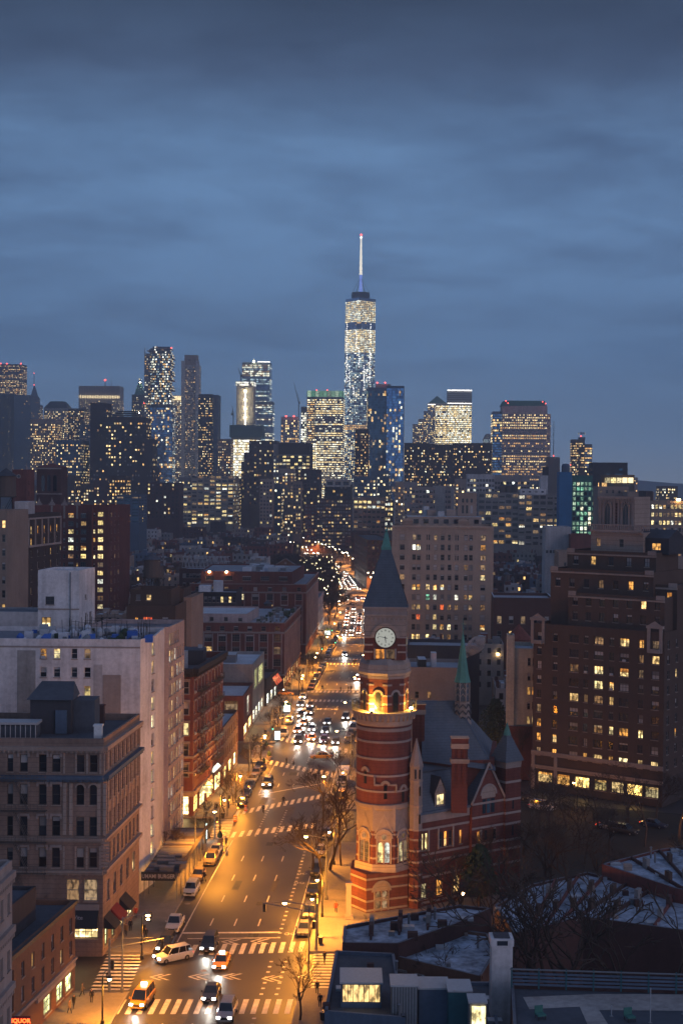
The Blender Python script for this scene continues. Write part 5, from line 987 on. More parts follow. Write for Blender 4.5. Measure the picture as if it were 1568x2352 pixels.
for u0, u1, m in ((.3, 3.2, 'awning_dark'), (3.8, 7.0, 'awning_red'), (8.4, 11.8, 'awning_dark')):
  mb = MB(); mb.face([G1.at(u0, 5.0, .05), G1.at(u1, 5.0, .05), G1.at(u1, 3.5, 1.6), G1.at(u0, 3.5, 1.6)][::-1], m); mb.face([G1.at(u0, 5, .05), G1.at(u0, 3.5, 1.6), G1.at(u0, 3.5, .05)], m); mb.build('awning', tb)
# its roof things
roofbox(tb, -41, -35.6, 188, 193, 27, 31.6, 'dark_wall', 'tar'); roofbox(tb, -35.6, -32.8, 190, 194, 27, 31.2, 'tar', 'tar')
mb = MB(); mb.face([(-41.4, 187.5, 31.6), (-35.2, 187.5, 31.6), (-36, 192.6, 33.4), (-40.4, 192.6, 33.4)], 'tar'); mb.face([(-41.4, 187.5, 31.6), (-40.4, 192.6, 33.4), (-41, 193.4, 31.6)], 'tar'); mb.face([(-35.2, 187.5, 31.6), (-35.4, 193.4, 31.6), (-36, 192.6, 33.4)], 'tar'); mb.build('hipped_roof', tb)
mb = MB(); mb.box(-37.6, -36.1, 187.7, 187.98, 27.1, 30.2, 'blue_grey'); mb.build('roof_door', tb)
mb = MB()
for k in range(13): mb.box(-47.2 + k * .65, -47.1 + k * .65, 183.6, 183.7, 27.1, 29.0, 'frame_pale')
mb.box(-47.6, -39.1, 183.5, 183.75, 29.0, 29.25, 'frame_pale'); mb.box(-47.6, -39.1, 183.76, 186.5, 28.9, 29.24, 'metal_pale'); mb.box(-47.4, -39.3, 183.8, 186.4, 27.1, 28.8, 'tar'); mb.build('skylight', tb)
for x, y, h, m in ((-48.8, 187, 30.6, 'brick_dark'), (-31.2, 183.6, 28.9, 'white_paint'), (-33, 196, 29.5, 'brick_dark'), (-50.2, 186, 29.3, 'metal_dark')): mb = MB(); mb.box(x - .5, x + .5, y - .5, y + .5, 27.1, h, m); mb.box(x - .6, x + .6, y - .6, y + .6, h, h + .2, m); mb.build('chimney', tb)

# the tall white building
wt = thing('white_apartment_building', 'tall whitewashed apartment building with patched blank wall and cluttered roof', 'apartment building')
wp = [(-66, 207), (-29.1, 207), (-27.7, 213), (-27.7, 224.2), (-66, 224.2)]; FOOT.append([(-66, 207), (-26, 207), (-26, 236), (-66, 236)])
zw = 37.5; uw = lambda px: A(px, 1600, 207).x + 66; WZ = [zw - 2.9 - 2.72 * k for k in range(13)]
rc = [(uw(px) - w / 2, uw(px) + w / 2, z_, z_ + 1.5) for z_ in WZ for px, w in ((100, .95), (131, .95), (171, .85), (201, .95), (28, .9), (-10, .9))if not (px > 150 and z_ < 30 and False)]
wl = {(0, 0): 'pane_orange', (0, 1): 'pane_yellow', (0, 3): 'pane_dim', (2, 0): 'pane_yellow', (2, 1): 'pane_yellow', (2, 2): 'pane_white', (2, 3): 'pane_yellow', (3, 0): 'pane_orange'}
rc = [r for r in rc if r[0] > uw(80)]
building('', '', '', wp, zw, 'white_wall', 'roof_grey', {0: dict(rects=rc, style='sash', frame='frame_pale', subs=True, chooser=lambda k, u, a: wl.get((k // 4, k % 4), 'pane_dark')), 1: dict(us=[5.2], zs=WZ, w=1.1, h=1.9, pal=dict(pane_dark=40, pane_warm=20, pane_yellow=20, pane_blind=20), style='sash', frame='frame_pale')}, root=wt, parapet=.7)
building('', '', '', [(-40, 224.2), (-27.0, 224.0), (-26.25, 231.5), (-25.9, 236), (-39, 236)], zw + .1, 'rose', 'roof_grey', {1: dict(us=4, zs=WZ, w=1.25, h=1.9, pal=dict(pane_dark=34, pane_warm=16, pane_yellow=22, pane_blind=18, pane_white=10), style='sash', frame='frame_pale'), 2: dict(us=2, zs=WZ[1:], w=1.3, h=1.9, pal=dict(pane_dark=34, pane_warm=16, pane_yellow=22, pane_blind=18, pane_white=10), style='sash', frame='frame_pale')}, root=wt, parapet=.7)
bk = A(88, 1315, 226), A(183, 1315, 226)
building('', '', '', [(bk[0].x, 226), (bk[1].x, 226), (bk[1].x + 1.0, 234.5), (bk[0].x + 1, 234.5)], 46.3, 'white_wall', 'roof_pale', {0: dict(rects=[(.6, 2.1, 36.9, 38.8), (1.2, 2.6, 40.8, 42.1)], style='grid', frame='frame_dark', chooser=lambda k, u, a: 'pane_yellow' if a < 38 else 'pane_dark'), 1: dict(rects=[(3, 4, 41.5, 42.2), (3.2, 4.4, 37, 39.2), (5.6, 6.8, 37, 39.2)], pal='dark', style='sash')}, root=wt, z0=36.8, parapet=.4, part='stair_tower')
building('', '', '', [(-66, 226), (bk[0].x - .02, 226), (bk[0].x - .02, 234), (-66, 234)], 39.6, 'pale', 'roof_grey', None, root=wt, z0=36.8, parapet=.3, part='roof_house')
mb = MB(); mb.box(bk[0].x + .004, bk[1].x - .004, 225.86, 225.996, 40.0, 40.2, 'stone'); mb.box(bk[1].x - 1.5, bk[1].x - 1.35, 225.85, 225.99, 36.9, 46, 'metal_grey'); mb.build('drain_pipe', wt)
mb = MB(); Fw = Face(wp[0], wp[1])
for (u0, u1, z0_, z1_, m) in ((uw(236), uw(278), 21, 32.3, 'stone_pale'), (uw(40), uw(82), 24, 35.8, 'concrete'), (uw(-20), uw(322), 36.2, 36.45, 'stone_pale'), (uw(215), uw(235), 24.2, 33.8, 'pale')): fbox(mb, Fw, u0, u1, z0_, z1_, .004, .02 + .01 * (m == 'stone_pale'), m)
mb.build('plaster_patch', wt)
q = random.Random(21); mb = MB()
for k in range(95):      # the mess along the roof edge
  x, y = q.uniform(-48, -29.5), q.uniform(208, 223); s = q.uniform(.25, 1.0)
  m = q.choice(['plastic_white', 'metal_pale', 'plastic_white', 'metal_grey', 'rubbish_blue', 'frame_dark', 'hedge', 'metal_pale'])
  if q.random() < .45: mb.rev([(s * .8, 36.8), (s * .75, 36.8 + s * .7), (s * .3, 36.8 + s * 1.2), (.02, 36.8 + s * 1.3)], 7, x, y, q.random(), m=m)
  else: mb.box(x, x + s * 1.5, y, y + s, 36.8, 36.8 + s * q.uniform(.6, 1.8), m, X=None)
mb.build('roof_clutter', wt, kind='stuff'); mb = MB()
for k in range(40):
  x, y = q.uniform(-42, -28.5), q.uniform(208.5, 222); h = q.uniform(1.5, 3.6); mb.tube((x, y, 36.8), (x + q.uniform(-.2, .2), y, 36.8 + h), .05, .04, 'metal_dark', 4)
  if k % 2: mb.tube((x, y, 36.8 + h * .9), (x + q.uniform(1, 3), y + q.uniform(-1, 1), 36.8 + h * .9), .035, .035, 'metal_dark', 4)
mb.build('pipe_rack', wt, kind='stuff')
mb = MB()
for k in range(3):
  x = -44 + k * 5.5 + k * k; mb.face([(x, 208.9, 37.5), (x + 1.5, 208.6, 37.4), (x + 1.3, 210, 38.0), (x + .3, 209.8, 37.9)], 'rubbish_blue'); mb.face([(x, 208.9, 37.5), (x + 1.5, 208.6, 37.4), (x + 1.5, 208.5, 36.9), (x, 208.8, 36.9)][::-1], 'rubbish_blue')
mb.build('blue_tarpaulin', wt)

# dark red walk-up with fire escapes
b1 = thing('dark_red_walkup', 'narrow dark red walk-up with black cornice and fire escapes over the glowing storefronts', 'apartment building')
bq = [(-33, 255.5), (-26.4, 255.5), (-23.2, 281.5), (-31, 281.5)]; FOOT.append(bq); F = Face(bq[0], bq[1]); G1 = Face(bq[1], bq[2]); z1 = 26.8; BZ = [z1 - 4.6 - 3.75 * k for k in range(5)]
building('', '', '', bq, z1, 'brick', 'tar', {0: [dict(us=[F.L - 1.3], zs=BZ, w=1.05, h=2.3, style='sash', frame='frame_pale', subs=True, chooser=lambda k, u, a: 'pane_yellow' if k == 2 else 'pane_dark'), dict(rects=[(.9, 5.9, .3, 3.9)], pal=dict(shop_yellow=1), style='grid', frame='frame_dark', depth=.5)], 1: [dict(us=9, zs=BZ, w=1.1, h=2.2, pal=dict(pane_dark=80, pane_warm=10, pane_dim=10), style='sash', frame='frame_pale', subs=True), dict(rects=[(1, 5, .4, 3.4), (6, 11, .4, 3.4), (12, 18, .4, 3.4), (19, 25, .4, 3.4)], style='double', pal=dict(shop_yellow=1), frame='frame_dark')]}, root=b1, parapet=1.2)
for Fc in (F, G1): cornice(b1, Fc, z1 + .1, .9, 1.0, 'awning_dark', dent=.9); cornice(b1, Fc, 4.7, .6, .4, 'stone'); cornice(b1, Fc, 11.0, .25, .2, 'stone'); cornice(b1, Fc, 8.2, .2, .2, 'stone')
mb = MB()
for z_ in BZ:
  fbox(mb, F, F.L - 2.1, F.L - .5, z_ + 2.35, z_ + 2.75, .004, .2, 'stone_pale'); fbox(mb, F, F.L - 2.0, F.L - 1.84, z_ - .1, z_ + 2.34, .004, .12, 'stone_pale'); fbox(mb, F, F.L - .76, F.L - .6, z_ - .1, z_ + 2.34, .004, .12, 'stone_pale')
  for k in range(9): u = G1.L * (k + .5) / 9; fbox(mb, G1, u - .8, u + .8, z_ + 2.3, z_ + 2.65, .004, .2, 'stone_pale')
mb.build('window_surround', b1, kind='stuff')
fire_escape(b1, G1, 3, 10, BZ, m='metal_dark', stair=(4, 8)); fire_escape(b1, G1, 16, 22.5, BZ, m='metal_dark', stair=(17, 21))
for x, y, h in ((-28.5, 262, 29.3), (-30, 264, 28.6), (-27, 274, 29)): mb = MB(); mb.box(x - .4, x + .4, y - .4, y + .4, 25.6, h, 'metal_pale'); mb.build('roof_vent', b1)
roofbox(b1, -30.5, -26, 270, 276, 25.6, 28.4, 'dark_wall', 'tar')
# shop signs on the walk-up
def lit_sign(label, X, w, h, m, text=None, tm='awning_dark', size=.6, round_=False):
  t = thing('shop_sign', label, 'sign'); mb = MB()
  if round_: mb.tube(X @ Vector((0, -.2, 0)), X @ Vector((0, .15, 0)), w / 2, w / 2, m, 20); mb.build('lit_panel', t); f = MB(); f.tube(X @ Vector((0, -.1, 0)), X @ Vector((0, .2, 0)), w / 2 + .12, w / 2 + .12, 'metal_dark', 20); f.build('rim', t)
  else: mb.box(-w / 2, w / 2, -.2, -.1, -h / 2, h / 2, m, X=X); mb.build('lit_panel', t); f = MB(); f.box(-w / 2 - .1, w / 2 + .1, -.098, .15, -h / 2 - .1, h / 2 + .1, 'metal_dark', X=X); f.build('sign_box', t)
  if text: sign_text(text, X @ Matrix.Translation((0, -.23, 0)), size, tm, t)
  return t
a = A(477, 1803, 268); lit_sign('round glowing white shop sign on the dark red walk-up', Matrix.Translation((a.x, 266.5, a.z)), 2.3, 2.3, 'sign_yellow', None, round_=True)
a = A(490, 1770, 272); lit_sign('tilted long glowing white shop sign above the round sign', Matrix.Translation((a.x, 272, a.z)) @ Matrix.Rotation(math.radians(-48), 4, 'Y'), 3.4, .8, 'shop_white')
lit_sign('low glowing yellow awning sign over the storefront pavement', Matrix.Translation((-24.8, 262, 3.6)), 2.6, 1.3, 'shop_yellow')
mb = MB(); 
# lower shops further on

def left_block(name, label, cat, y0, y1, off0, off1, z1, wm, rm, faces, wid=14, **k):
  pts = [(Lx(y0) - off0 - wid, y0), (Lx(y0) - off0, y0), (Lx(y1) - off1, y1), (Lx(y1) - off1 - wid, y1)]; FOOT.append(pts)
  return building(name, label, cat, pts, z1, wm, rm, faces, **k), pts
SH = lambda L, m='shop_yellow', n=3: dict(rects=[(L * k / n + .5, L * (k + 1) / n - .5, .4, 3.3) for k in range(n)], pal={m: 1}, style='double', frame='frame_dark', depth=.4)
left_block('three_storey_building', 'low ochre three storey building washed with orange light beyond the walk-up', 'building', 281.6, 304, 8, 8, 11.6, 'orange_brick', 'roof_pale', {1: [W_(8, [8.2, 4.9], 1.0, 1.9, 'dark', 'sash'), SH(22, 'shop_yellow', 3)], 0: None or []}, parapet=.8)
r_, p = left_block('brick_corner_shop', 'brick corner shop with tall lit corner window and pale roof', 'shop building', 330, 352, 10, 10.6, 10.6, 'brick', 'roof_pale', {0: dict(rects=[(9.5, 12.6, 6.4, 9.4), (9.5, 12.6, 4.4, 6.0)], style='grid', chooser=lambda k, u, a: 'pane_dim' if a > 6 else 'pane_white'), 1: [dict(rects=[(8, 14, 4.8, 9.2)], pal=dict(shop_white=1), style='grid', depth=.3), SH(22, 'shop_yellow', 2)]})
r_, p = left_block('white_store', 'plain pale boxy store with big bright upper windows', 'shop building', 353, 380, 10.7, 11, 15.0, 'concrete', 'roof_pale', {1: [dict(rects=[(3, 11, 8.2, 13), (13, 25, 8.2, 12.6)], pal=dict(shop_green=1), style='grid', depth=.3), SH(27, 'shop_white', 4)]}, wid=20); roofbox(r_, p[1][0] - 9, p[1][0] - 5, 362, 368, 14, 16.2, 'metal_grey', 'metal_pale'); roofbox(r_, p[1][0] - 14, p[1][0] - 12, 358, 360, 14, 15.6, 'metal_grey', 'metal_pale')
r_, p = left_block('low_store', 'low dark roofed store with red lit awning before the side street', 'shop building', 380.4, 400, 10.4, 9.4, 7.6, 'dark_wall', 'tar', {1: SH(19, 'shop_white', 3)}, wid=14); F = Face(p[1], p[2]); mb = MB(); mb.face([F.at(9, 6.6, .1), F.at(19, 6.6, .1), F.at(19, 4.6, 1.4), F.at(9, 4.6, 1.4)][::-1], 'pane_red'); mb.build('awning', r_)
BP = dict(pane_dark=66, pane_dim=12, pane_warm=10, pane_yellow=4, pane_blind=8)
def brick_block(name, label, y0, y1, z1, floors_, wid, n0, n1, top='rose', off=8.9):
  r, p = left_block(name, label, 'apartment building', y0, y1, off, off, z1, 'brick', 'roof_silver', {0: [W_(n0, [z1 - 5.6 - 3.55 * k for k in range(floors_)], 2.1, 2.1, BP, 'grid', frame='frame_mid'), W_(n0, [z1 - 2.5], 1.4, 1.4, 'dark', 'sash')], 1: [W_(n1, [z1 - 5.6 - 3.55 * k for k in range(floors_)], 1.3, 2.0, BP, 'sash'), W_(n1, [z1 - 2.5], 1.3, 1.5, 'dark', 'sash'), SH((y1 - y0), 'shop_yellow', max(3, int((y1 - y0) / 6)))]}, wid=wid)
  mb = MB()
  for i in (0, 1):
    F = Face(p[i], p[i + 1]); fbox(mb, F, 0, F.L, z1 - 3.2, z1 - 2.7, .004, .25, 'stone_pale'); fbox(mb, F, 0, F.L, z1 - .2, z1 + .05, .004, .2, 'stone_pale'); fbox(mb, F, 0, F.L, 4.0, 4.5, .004, .25, 'stone_pale')
    n = n0 if i == 0 else n1
    for k in range(n):
      for s in (-1.25, 1.25):
        u = F.L * (k + .5) / n + s * (1 if i == 0 else .7); fbox(mb, F, max(0, u - .12), min(F.L, u + .12), 4.6, z1 - 3.3, .004, .12, 'rose')
  mb.build('stone_band', r, kind='stuff'); return r, p
r1, p1 = brick_block('brick_apartment_block', 'red brick block with stone bands and planted roof terrace along the avenue', 412, 466, 19.5, 4, 28, 7, 13)
building('', '', '', [(p1[0][0] + .3, 416), (p1[1][0] - 11, 416), (p1[1][0] - 9, 440), (p1[0][0] + 1, 440)], 21.6, 'rose', 'roof_pale', {0: W_(4, [19.4], 1.2, 1.2, 'dark', 'sash')}, root=r1, z0=18.7, parapet=.4, part='roof_house'); q = random.Random(4); mb = MB()
for k in range(80):
  x, y, s = q.uniform(p1[1][0] - 8.5, p1[1][0] - .8), q.uniform(414, 462), q.uniform(.2, .6); x += (y - 412) * .066; mb.box(x - s, x + s, y - s, y + s, 18.7, 18.7 + s * 2.2, q.choice(['hedge', 'metal_pale', 'frame_mid', 'metal_grey', 'hedge']))
mb.build('terrace_clutter', r1, kind='stuff')
r2, p2 = brick_block('brick_apartment_block', 'taller red brick block with white parapet next along the avenue past the cross street', 490, 556, 25.0, 5, 40, 8, 16)
building('', '', '', [(p2[0][0] + 3, 497), (p2[1][0] - 5, 497), (p2[1][0] - 2, 540), (p2[0][0] + 3, 540)], 28.8, 'brick', 'roof_silver', {0: W_(5, [25.6], 3, 1.6, 'dark', 'grid')}, root=r2, z0=24.2, parapet=.4, part='roof_house')
for x in (p2[0][0] + 6, p2[0][0] + 12): beacon(r2, x, 496.6, 28.6, .45, 'lamp_bulb')
q = random.Random(8); mb = MB()
for k in range(26): x, y, s = q.uniform(p2[1][0] - 22, p2[1][0] - 7), q.uniform(500, 535), q.uniform(.6, 1.8); mb.box(x - s, x + s, y - s, y + s, 28.4, 28.4 + s * .9, q.choice(['metal_pale', 'metal_grey', 'plastic_white']))
mb.build('roof_unit', r2, kind='stuff')
left_block('white_store', 'small bright white fronted corner shop just past the taller brick block', 'shop building', 557, 600, 9, 8, 14, 'rose', 'roof_grey', {1: [W_(8, [9, 5.6], 1.4, 2, LT, 'sash'), SH(43, 'shop_white', 5)]}, wid=16)
# behind: house with red lit window, beige chimney wall, school with trussed roof, restaurant row
r_, p, z = pb('tan_brick_house', 'brown brick house with a glowing red window and a roof terrace', 'apartment building', 291, 404, 1392, 300, 13, 'brown', 'roof_grey', {0: dict(rects=[(1.8, 2.5, 30.3, 31.7), (3.5, 4.5, 30.3, 31.8), (4.6, 5.5, 30.3, 31.8), (7.6, 8.9, 30.2, 31.8), (3.4, 5.6, 26.6, 28.0), (7.6, 8.9, 26.6, 28)], style='grid', chooser=lambda k, u, a: ('pane_orange', 'pane_red', 'pane_red', 'pane_dark', 'pane_dark', 'pane_dark')[k])}, z=34.2)
pb('', '', '', 300, 394, 1346, 303, 10, 'brown', 'roof_pale', {0: dict(rects=[(3.4, 4.5, 35, 36.3), (1.2, 2.2, 35, 36.3)], style='sash', chooser=lambda k, u, a: 'pane_warm' if k == 0 else 'pane_blind')}, root=r_, z=37.4, z0=33.4)
pb('party_wall', 'tall narrow beige party wall with a brick chimney on top', 'building', 422, 440, 1372, 330, 14, 'tan', 'roof_dark', None, lean=.1) ; r_, p, z = pb('brick_chimney_wall', 'dark brick flank with chimney behind the beige party wall', 'building', 403, 423, 1352, 331, 10, 'brown', 'roof_dark', None)
tank(A(349, 1340, 318).x, 318, 37.6, 'squat pale water tank with conical hat behind the house with the red window', 1.1, legs=1.4); tank(A(362, 1330, 380).x, 380, 31, 'water tank on tall legs over the red window house', .95, legs=3.4)
r_, p, z = pb('restaurant_row', 'black corniced row of white roofed houses with yellow windows', 'row house', 440, 543, 1362, 470, 14, 'dark_wall', 'roof_pale', {0: W_(11, [20.2, 16.5], 1.0, 2.0, dict(pane_yellow=30, pane_warm=20, pane_dark=50), 'sash')}, z=23.6); cornice(r_, Face(p[0], p[1]), z + .1, .8, .6, 'awning_dark')
roofbox(r_, p[1][0] - 8, p[1][0] - 5, 474, 478, 22.8, 27, 'white_wall', 'roof_pale'); roofbox(r_, p[0][0] + 2, p[0][0] + 6, 474, 479, 22.8, 25.4, 'white_wall', 'roof_pale')
r_, p, z = pb('school_building', 'long brick building under a pale blue steel trussed roof cage', 'building', 412, 528, 1318, 560, 18, 'brick_dark', 'roof_silver', {0: W_(15, [22, 18.4], 1.3, 1.8, 'dark', 'sash')}, z=25.6)
mb = MB(); F = Face(p[0], p[1])
for o in (-.5, -8):
  for zz in (26.0, 30.2): mb.tube(F.at(1, zz, o), F.at(F.L - 1, zz, o), .14, .14, 'metal_pale', 4)
  for k in range(12): u = 1 + (F.L - 2) * k / 12; u2 = 1 + (F.L - 2) * (k + 1) / 12; mb.tube(F.at(u, 26, o), F.at((u + u2) / 2, 30.2, o), .1, .1, 'metal_pale', 4); mb.tube(F.at((u + u2) / 2, 30.2, o), F.at(u2, 26, o), .1, .1, 'metal_pale', 4)
for k in range(13): u = 1 + (F.L - 2) * k / 12; mb.tube(F.at(u, 30.2, -.5), F.at(u, 30.2, -8), .08, .08, 'metal_pale', 4)
mb.build('roof_truss', r_)
r_, p, z = pb('pedimented_house', 'orange lit brick house with a white edged pediment near the avenue trees', 'building', 600, 690, 1297, 640, 14, 'orange_brick', 'roof_dark', {0: W_(8, [17.5, 13.8], 1.5, 2.0, dict(pane_warm=40, pane_dark=60), 'sash')}, z=22)
F = Face(p[0], p[1]); mb = MB(); c = F.L * .62
mb.face([F.at(c - 5.4, 22.05, .05), F.at(c + 5.4, 22.05, .05), F.at(c, 25.3, .05)], 'orange_brick'); mb.tube(F.at(c - 5.6, 22.1, .15), F.at(c, 25.5, .15), .22, .22, 'stone_pale', 4); mb.tube(F.at(c + 5.6, 22.1, .15), F.at(c, 25.5, .15), .22, .22, 'stone_pale', 4); mb.tube(F.at(c, 23.5, .2), F.at(c, 23.5, .06), .6, .6, 'stone_pale', 10); mb.face([F.at(c - 5.4, 22.05, .05), F.at(c, 25.3, .05), F.at(c, 25.3, -6), F.at(c - 5.4, 22.05, -6)][::-1], 'tar'); mb.face([F.at(c, 25.3, .05), F.at(c + 5.4, 22.05, .05), F.at(c + 5.4, 22.05, -6), F.at(c, 25.3, -6)][::-1], 'tar'); mb.build('pediment', r_)
# bottom left corner
r_ = thing('brick_row_building', 'low brick corner building with storefront lights, washed orange by street lamps', 'building'); q_ = [(-41, 141), (-35.3, 141), (-31.2, 168), (-41, 168)]; FOOT.append(q_)
building('', '', '', q_, 10.9, 'orange_brick', 'tar', {1: [W_(9, [7.4, 4.7], .85, 1.7, 'dark', 'sash'), dict(rects=[(21.0, 23.4, .6, 2.7), (24, 26.4, .6, 2.7), (17, 19.4, .6, 2.7)], pal=dict(shop_green=1), style='grid')], 2: W_(3, [7.4, 4.7], .9, 1.7, 'dark', 'sash')}, root=r_, parapet=.6); F = Face(q_[1], q_[2])
cornice(r_, F, 10.9, .4, .35, 'frame_dark'); cornice(r_, F, 4.1, .3, .3, 'stone'); mb = MB(); fbox(mb, F, 14.5, 26.9, 3.1, 3.7, .01, .25, 'stone'); mb.build('sign_band', r_)
building('', '', '', [(-41, 150), (-36.3, 150), (-34.6, 162), (-41, 162)], 14.2, 'dark_wall', 'tar', None, root=r_, z0=10.3, parapet=.4, part='roof_house')
r_ = thing('pale_stone_building', 'edge of a pale carved stone front cut off at the lower left corner', 'building'); q_ = [(-48, 136), (-34.4, 136), (-34.2, 140.9), (-48, 140.9)]
building('', '', '', [(-48, 118), (-28.9, 118), (-28.55, 124), (-48, 124)], 27.5, 'stone_pale', 'tar', {1: W_(3, [23, 18, 13, 8], .8, 1.8, 'dark', 'sash')}, root=r_); F = Face((-28.9, 118), (-28.55, 124))
for z_ in (26.6, 21.8, 16.8, 11.8): cornice(r_, F, z_, .6, .35, 'stone_pale', dent=.5)
t = thing('liquor_sign', 'red neon LIQUOR sign at the bottom left corner', 'sign'); a = A(46, 2344, 146); mb = MB(); mb.box(a.x - 1.1, a.x + 1.1, 145.9, 146.1, a.z - .42, a.z + .42, 'awning_red'); mb.build('sign_board', t); sign_text('LIQUOR', Matrix.Translation((a.x, 145.86, a.z)), .62, 'neon_red', t, bold=.02)
# sidewalk shed with its burger sign
t = thing('sidewalk_shed', 'wooden sidewalk shed with a flat plank roof over the pavement', 'scaffold'); mb = MB(); q = random.Random(2); ys = [203.6, 231]
for k in range(30):
  y = 203.6 + k * .9; xl, xr_ = KL(y) - 5.6, KL(y) - .5; mb.box(xl, xr_, y, y + .84, 4.0 + q.uniform(0, .06), 4.15 + q.uniform(0, .06), q.choice(['wood_tank', 'roof_grey', 'frame_mid']))
  if k % 4 == 0:
    p_ = MB()
    for x in (xl + .2, xr_ - .2): p_.tube((x, y, .1), (x, y, 4.0), .07, .07, 'metal_grey', 5)
    p_.tube((xl, y, 3.9), (xr_, y, 3.9), .08, .08, 'metal_grey', 4); p_.build('post', t)
mb.build('plank_roof', t, kind='stuff'); mb = MB(); strip(mb, lambda y: KL(y) - .5, lambda y: KL(y) - .42, 203.6, 231, 4.2, 'wood_tank'); 
for y in range(204, 231, 3): mb.face([(KL(y) - .46, y, 4.1), (KL(y + 3) - .46, y + 3, 4.1), (KL(y + 3) - .46, y + 3, 5.0), (KL(y) - .46, y, 5.0)], 'wood_tank')
mb.build('parapet_board', t)
for k in range(10): x, y = q.uniform(KL(215) - 4.6, KL(215) - 1.5), q.uniform(205, 228); mb = MB(); s = q.uniform(.5, 1.4); mb.box(x - s, x + s, y - .6, y + .6, 4.2, 4.2 + s * .6, q.choice(['frame_mid', 'metal_grey', 'plastic_white', 'wood_tank'])); mb.build('stored_bundle', t)
t = thing('burger_sign', 'black sign board reading UMAMI BURGER on the front of the shed', 'sign'); a, b = A(325, 2012, 203.3), A(404, 2012, 203.3); zc_ = a.z; mb = MB(); mb.box(a.x, b.x, 203.1, 203.4, zc_ - .62, zc_ + .62, 'awning_dark'); mb.build('sign_board', t); sign_text('UMAMI BURGER', Matrix.Translation(((a.x + b.x) / 2, 203.07, zc_)), .83, 'frame_pale', t, bold=.012, squash=(b.x - a.x) / 6.15)
for y in (208, 216, 224):      # diners' lamps under the shed
  ld = bpy.data.lights.new('shed_lamp', 'POINT'); ld.energy = 60; ld.color = (1, .75, .35); ld.shadow_soft_size = .2; o = bpy.data.objects.new('shed_lamp', ld); C.objects.link(o); o.location = (KL(y) - 3, y, 3.5)
t = thing('advert_panel', 'bright white advertising panel on the pavement by the parked pickup', 'sign'); a = G(473, 1935, 0); mb = MB(); mb.box(a.x - .1, a.x + .1, a.y - .9, a.y + .9, .6, 3.0, 'screen_white'); mb.build('lit_panel', t); mb = MB(); mb.box(a.x - .16, a.x + .16, a.y - 1.05, a.y - .91, .14, 3.1, 'metal_dark'); mb.box(a.x - .16, a.x + .16, a.y + .91, a.y + 1.05, .14, 3.1, 'metal_dark'); mb.build('frame', t)
# ------------------------------------------------------------------ the library: clock tower and main building
ct = thing('library_clock_tower', 'round red brick clock tower with stone bands, slate pyramid roof and glowing balcony', 'clock tower')
cx, cyt = A(881, 1750, 204).x, 204.0
RBK = 'brick_tower'
mb = MB(); mb.prism([(1.75, 201.9), (3.95, 198.8), (9.9, 201.5), (10.4, 206), (7, 209), (2, 206.5)], 0, 5.6, RBK); mb.build('tower_base', ct)
mb = MB(); BP_ = [(1.75, 201.9), (3.95, 198.8), (9.9, 201.5)]
for z_ in (.3, 1.6, 3.3, 4.7):
  for i in (0, 1):
    F = Face(BP_[i], BP_[i + 1]); fbox(mb, F, 0, F.L, z_, z_ + .28, .004, .06, 'stone_pale')
mb.build('stone_band', ct, kind='stuff')
F = Face(BP_[1], BP_[2]); mb = MB(); dr = MB(); uc = 2.35
def arch(mb, F, uc, z0, r, w, out, m, n=10):
  for k in range(n):
    t0, t1 = k / n * math.pi, (k + 1) / n * math.pi
    a0, a1 = (uc + r * math.cos(t0), z0 + r * math.sin(t0)), (uc + r * math.cos(t1), z0 + r * math.sin(t1)); b0, b1 = (uc + (r + w) * math.cos(t0), z0 + (r + w) * math.sin(t0)), (uc + (r + w) * math.cos(t1), z0 + (r + w) * math.sin(t1))
    mb.face([F.at(*a0, out), F.at(*b0, out), F.at(*b1, out), F.at(*a1, out)], m); mb.face([F.at(*b0, 0), F.at(*b1, 0), F.at(*b1, out), F.at(*b0, out)], m); mb.face([F.at(*a0, out), F.at(*a1, out), F.at(*a1, 0), F.at(*a0, 0)], m)
def lancet(F, uc, z0, z1, w, m, out=.03, mb=None):
  r = w / 2; pts = [F.at(uc - r, z0, out), F.at(uc + r, z0, out)] + [F.at(uc + r * math.cos(t), z1 - r + r * 1.25 * math.sin(t), out) for t in [k * math.pi / 6 for k in range(7)]]
  mb.face(pts, m)
arch(mb, F, uc, 3.0, 1.15, .4, .16, 'stone_pale'); fbox(mb, F, uc - 1.2, uc - 1.0, .2, 3.0, .004, .1, 'stone'); fbox(mb, F, uc + 1.0, uc + 1.2, .2, 3.0, .004, .1, 'stone'); fbox(mb, F, uc - .07, uc + .07, .2, 3.2, .04, .1, 'stone'); fbox(mb, F, uc - 1, uc + 1, 2.0, 2.15, .04, .1, 'stone')
mb.face([F.at(uc + 1.15 * math.cos(t), 3 + 1.15 * math.sin(t), .02) for t in [k * math.pi / 10 for k in range(11)]], 'stone'); mb.build('door_arch', ct)
for s in (-.5, .5): dr = MB(); lancet(F, uc + s, .3, 2.9, .75, 'pane_dim', .02, dr); dr.build('window', ct)
oct_ = lambda R, off=22.5: [(cx + R * math.cos(math.radians(-90 + off + 45 * k)), cyt + R * math.sin(math.radians(-90 + off + 45 * k))) for k in range(8)]
mb = MB(); mb.prism(oct_(4.45), 5.6, 6.7, 'stone', scale=.96, centre=(cx, cyt)); mb.build('stone_course', ct)
mb = MB(); mb.prism(oct_(4.15), 6.7, 11.4, RBK, cap=False); mb.prism(oct_(4.15), 11.4, 15.0, 'stone_pale', cap=False); mb.rev([(4.0, 14.3), (4.12, 14.6), (4.12, 15.1), (3.95, 15.2)], 32, cx, cyt, m='stone'); mb.build('octagon_stage', ct)
o8 = oct_(4.15)
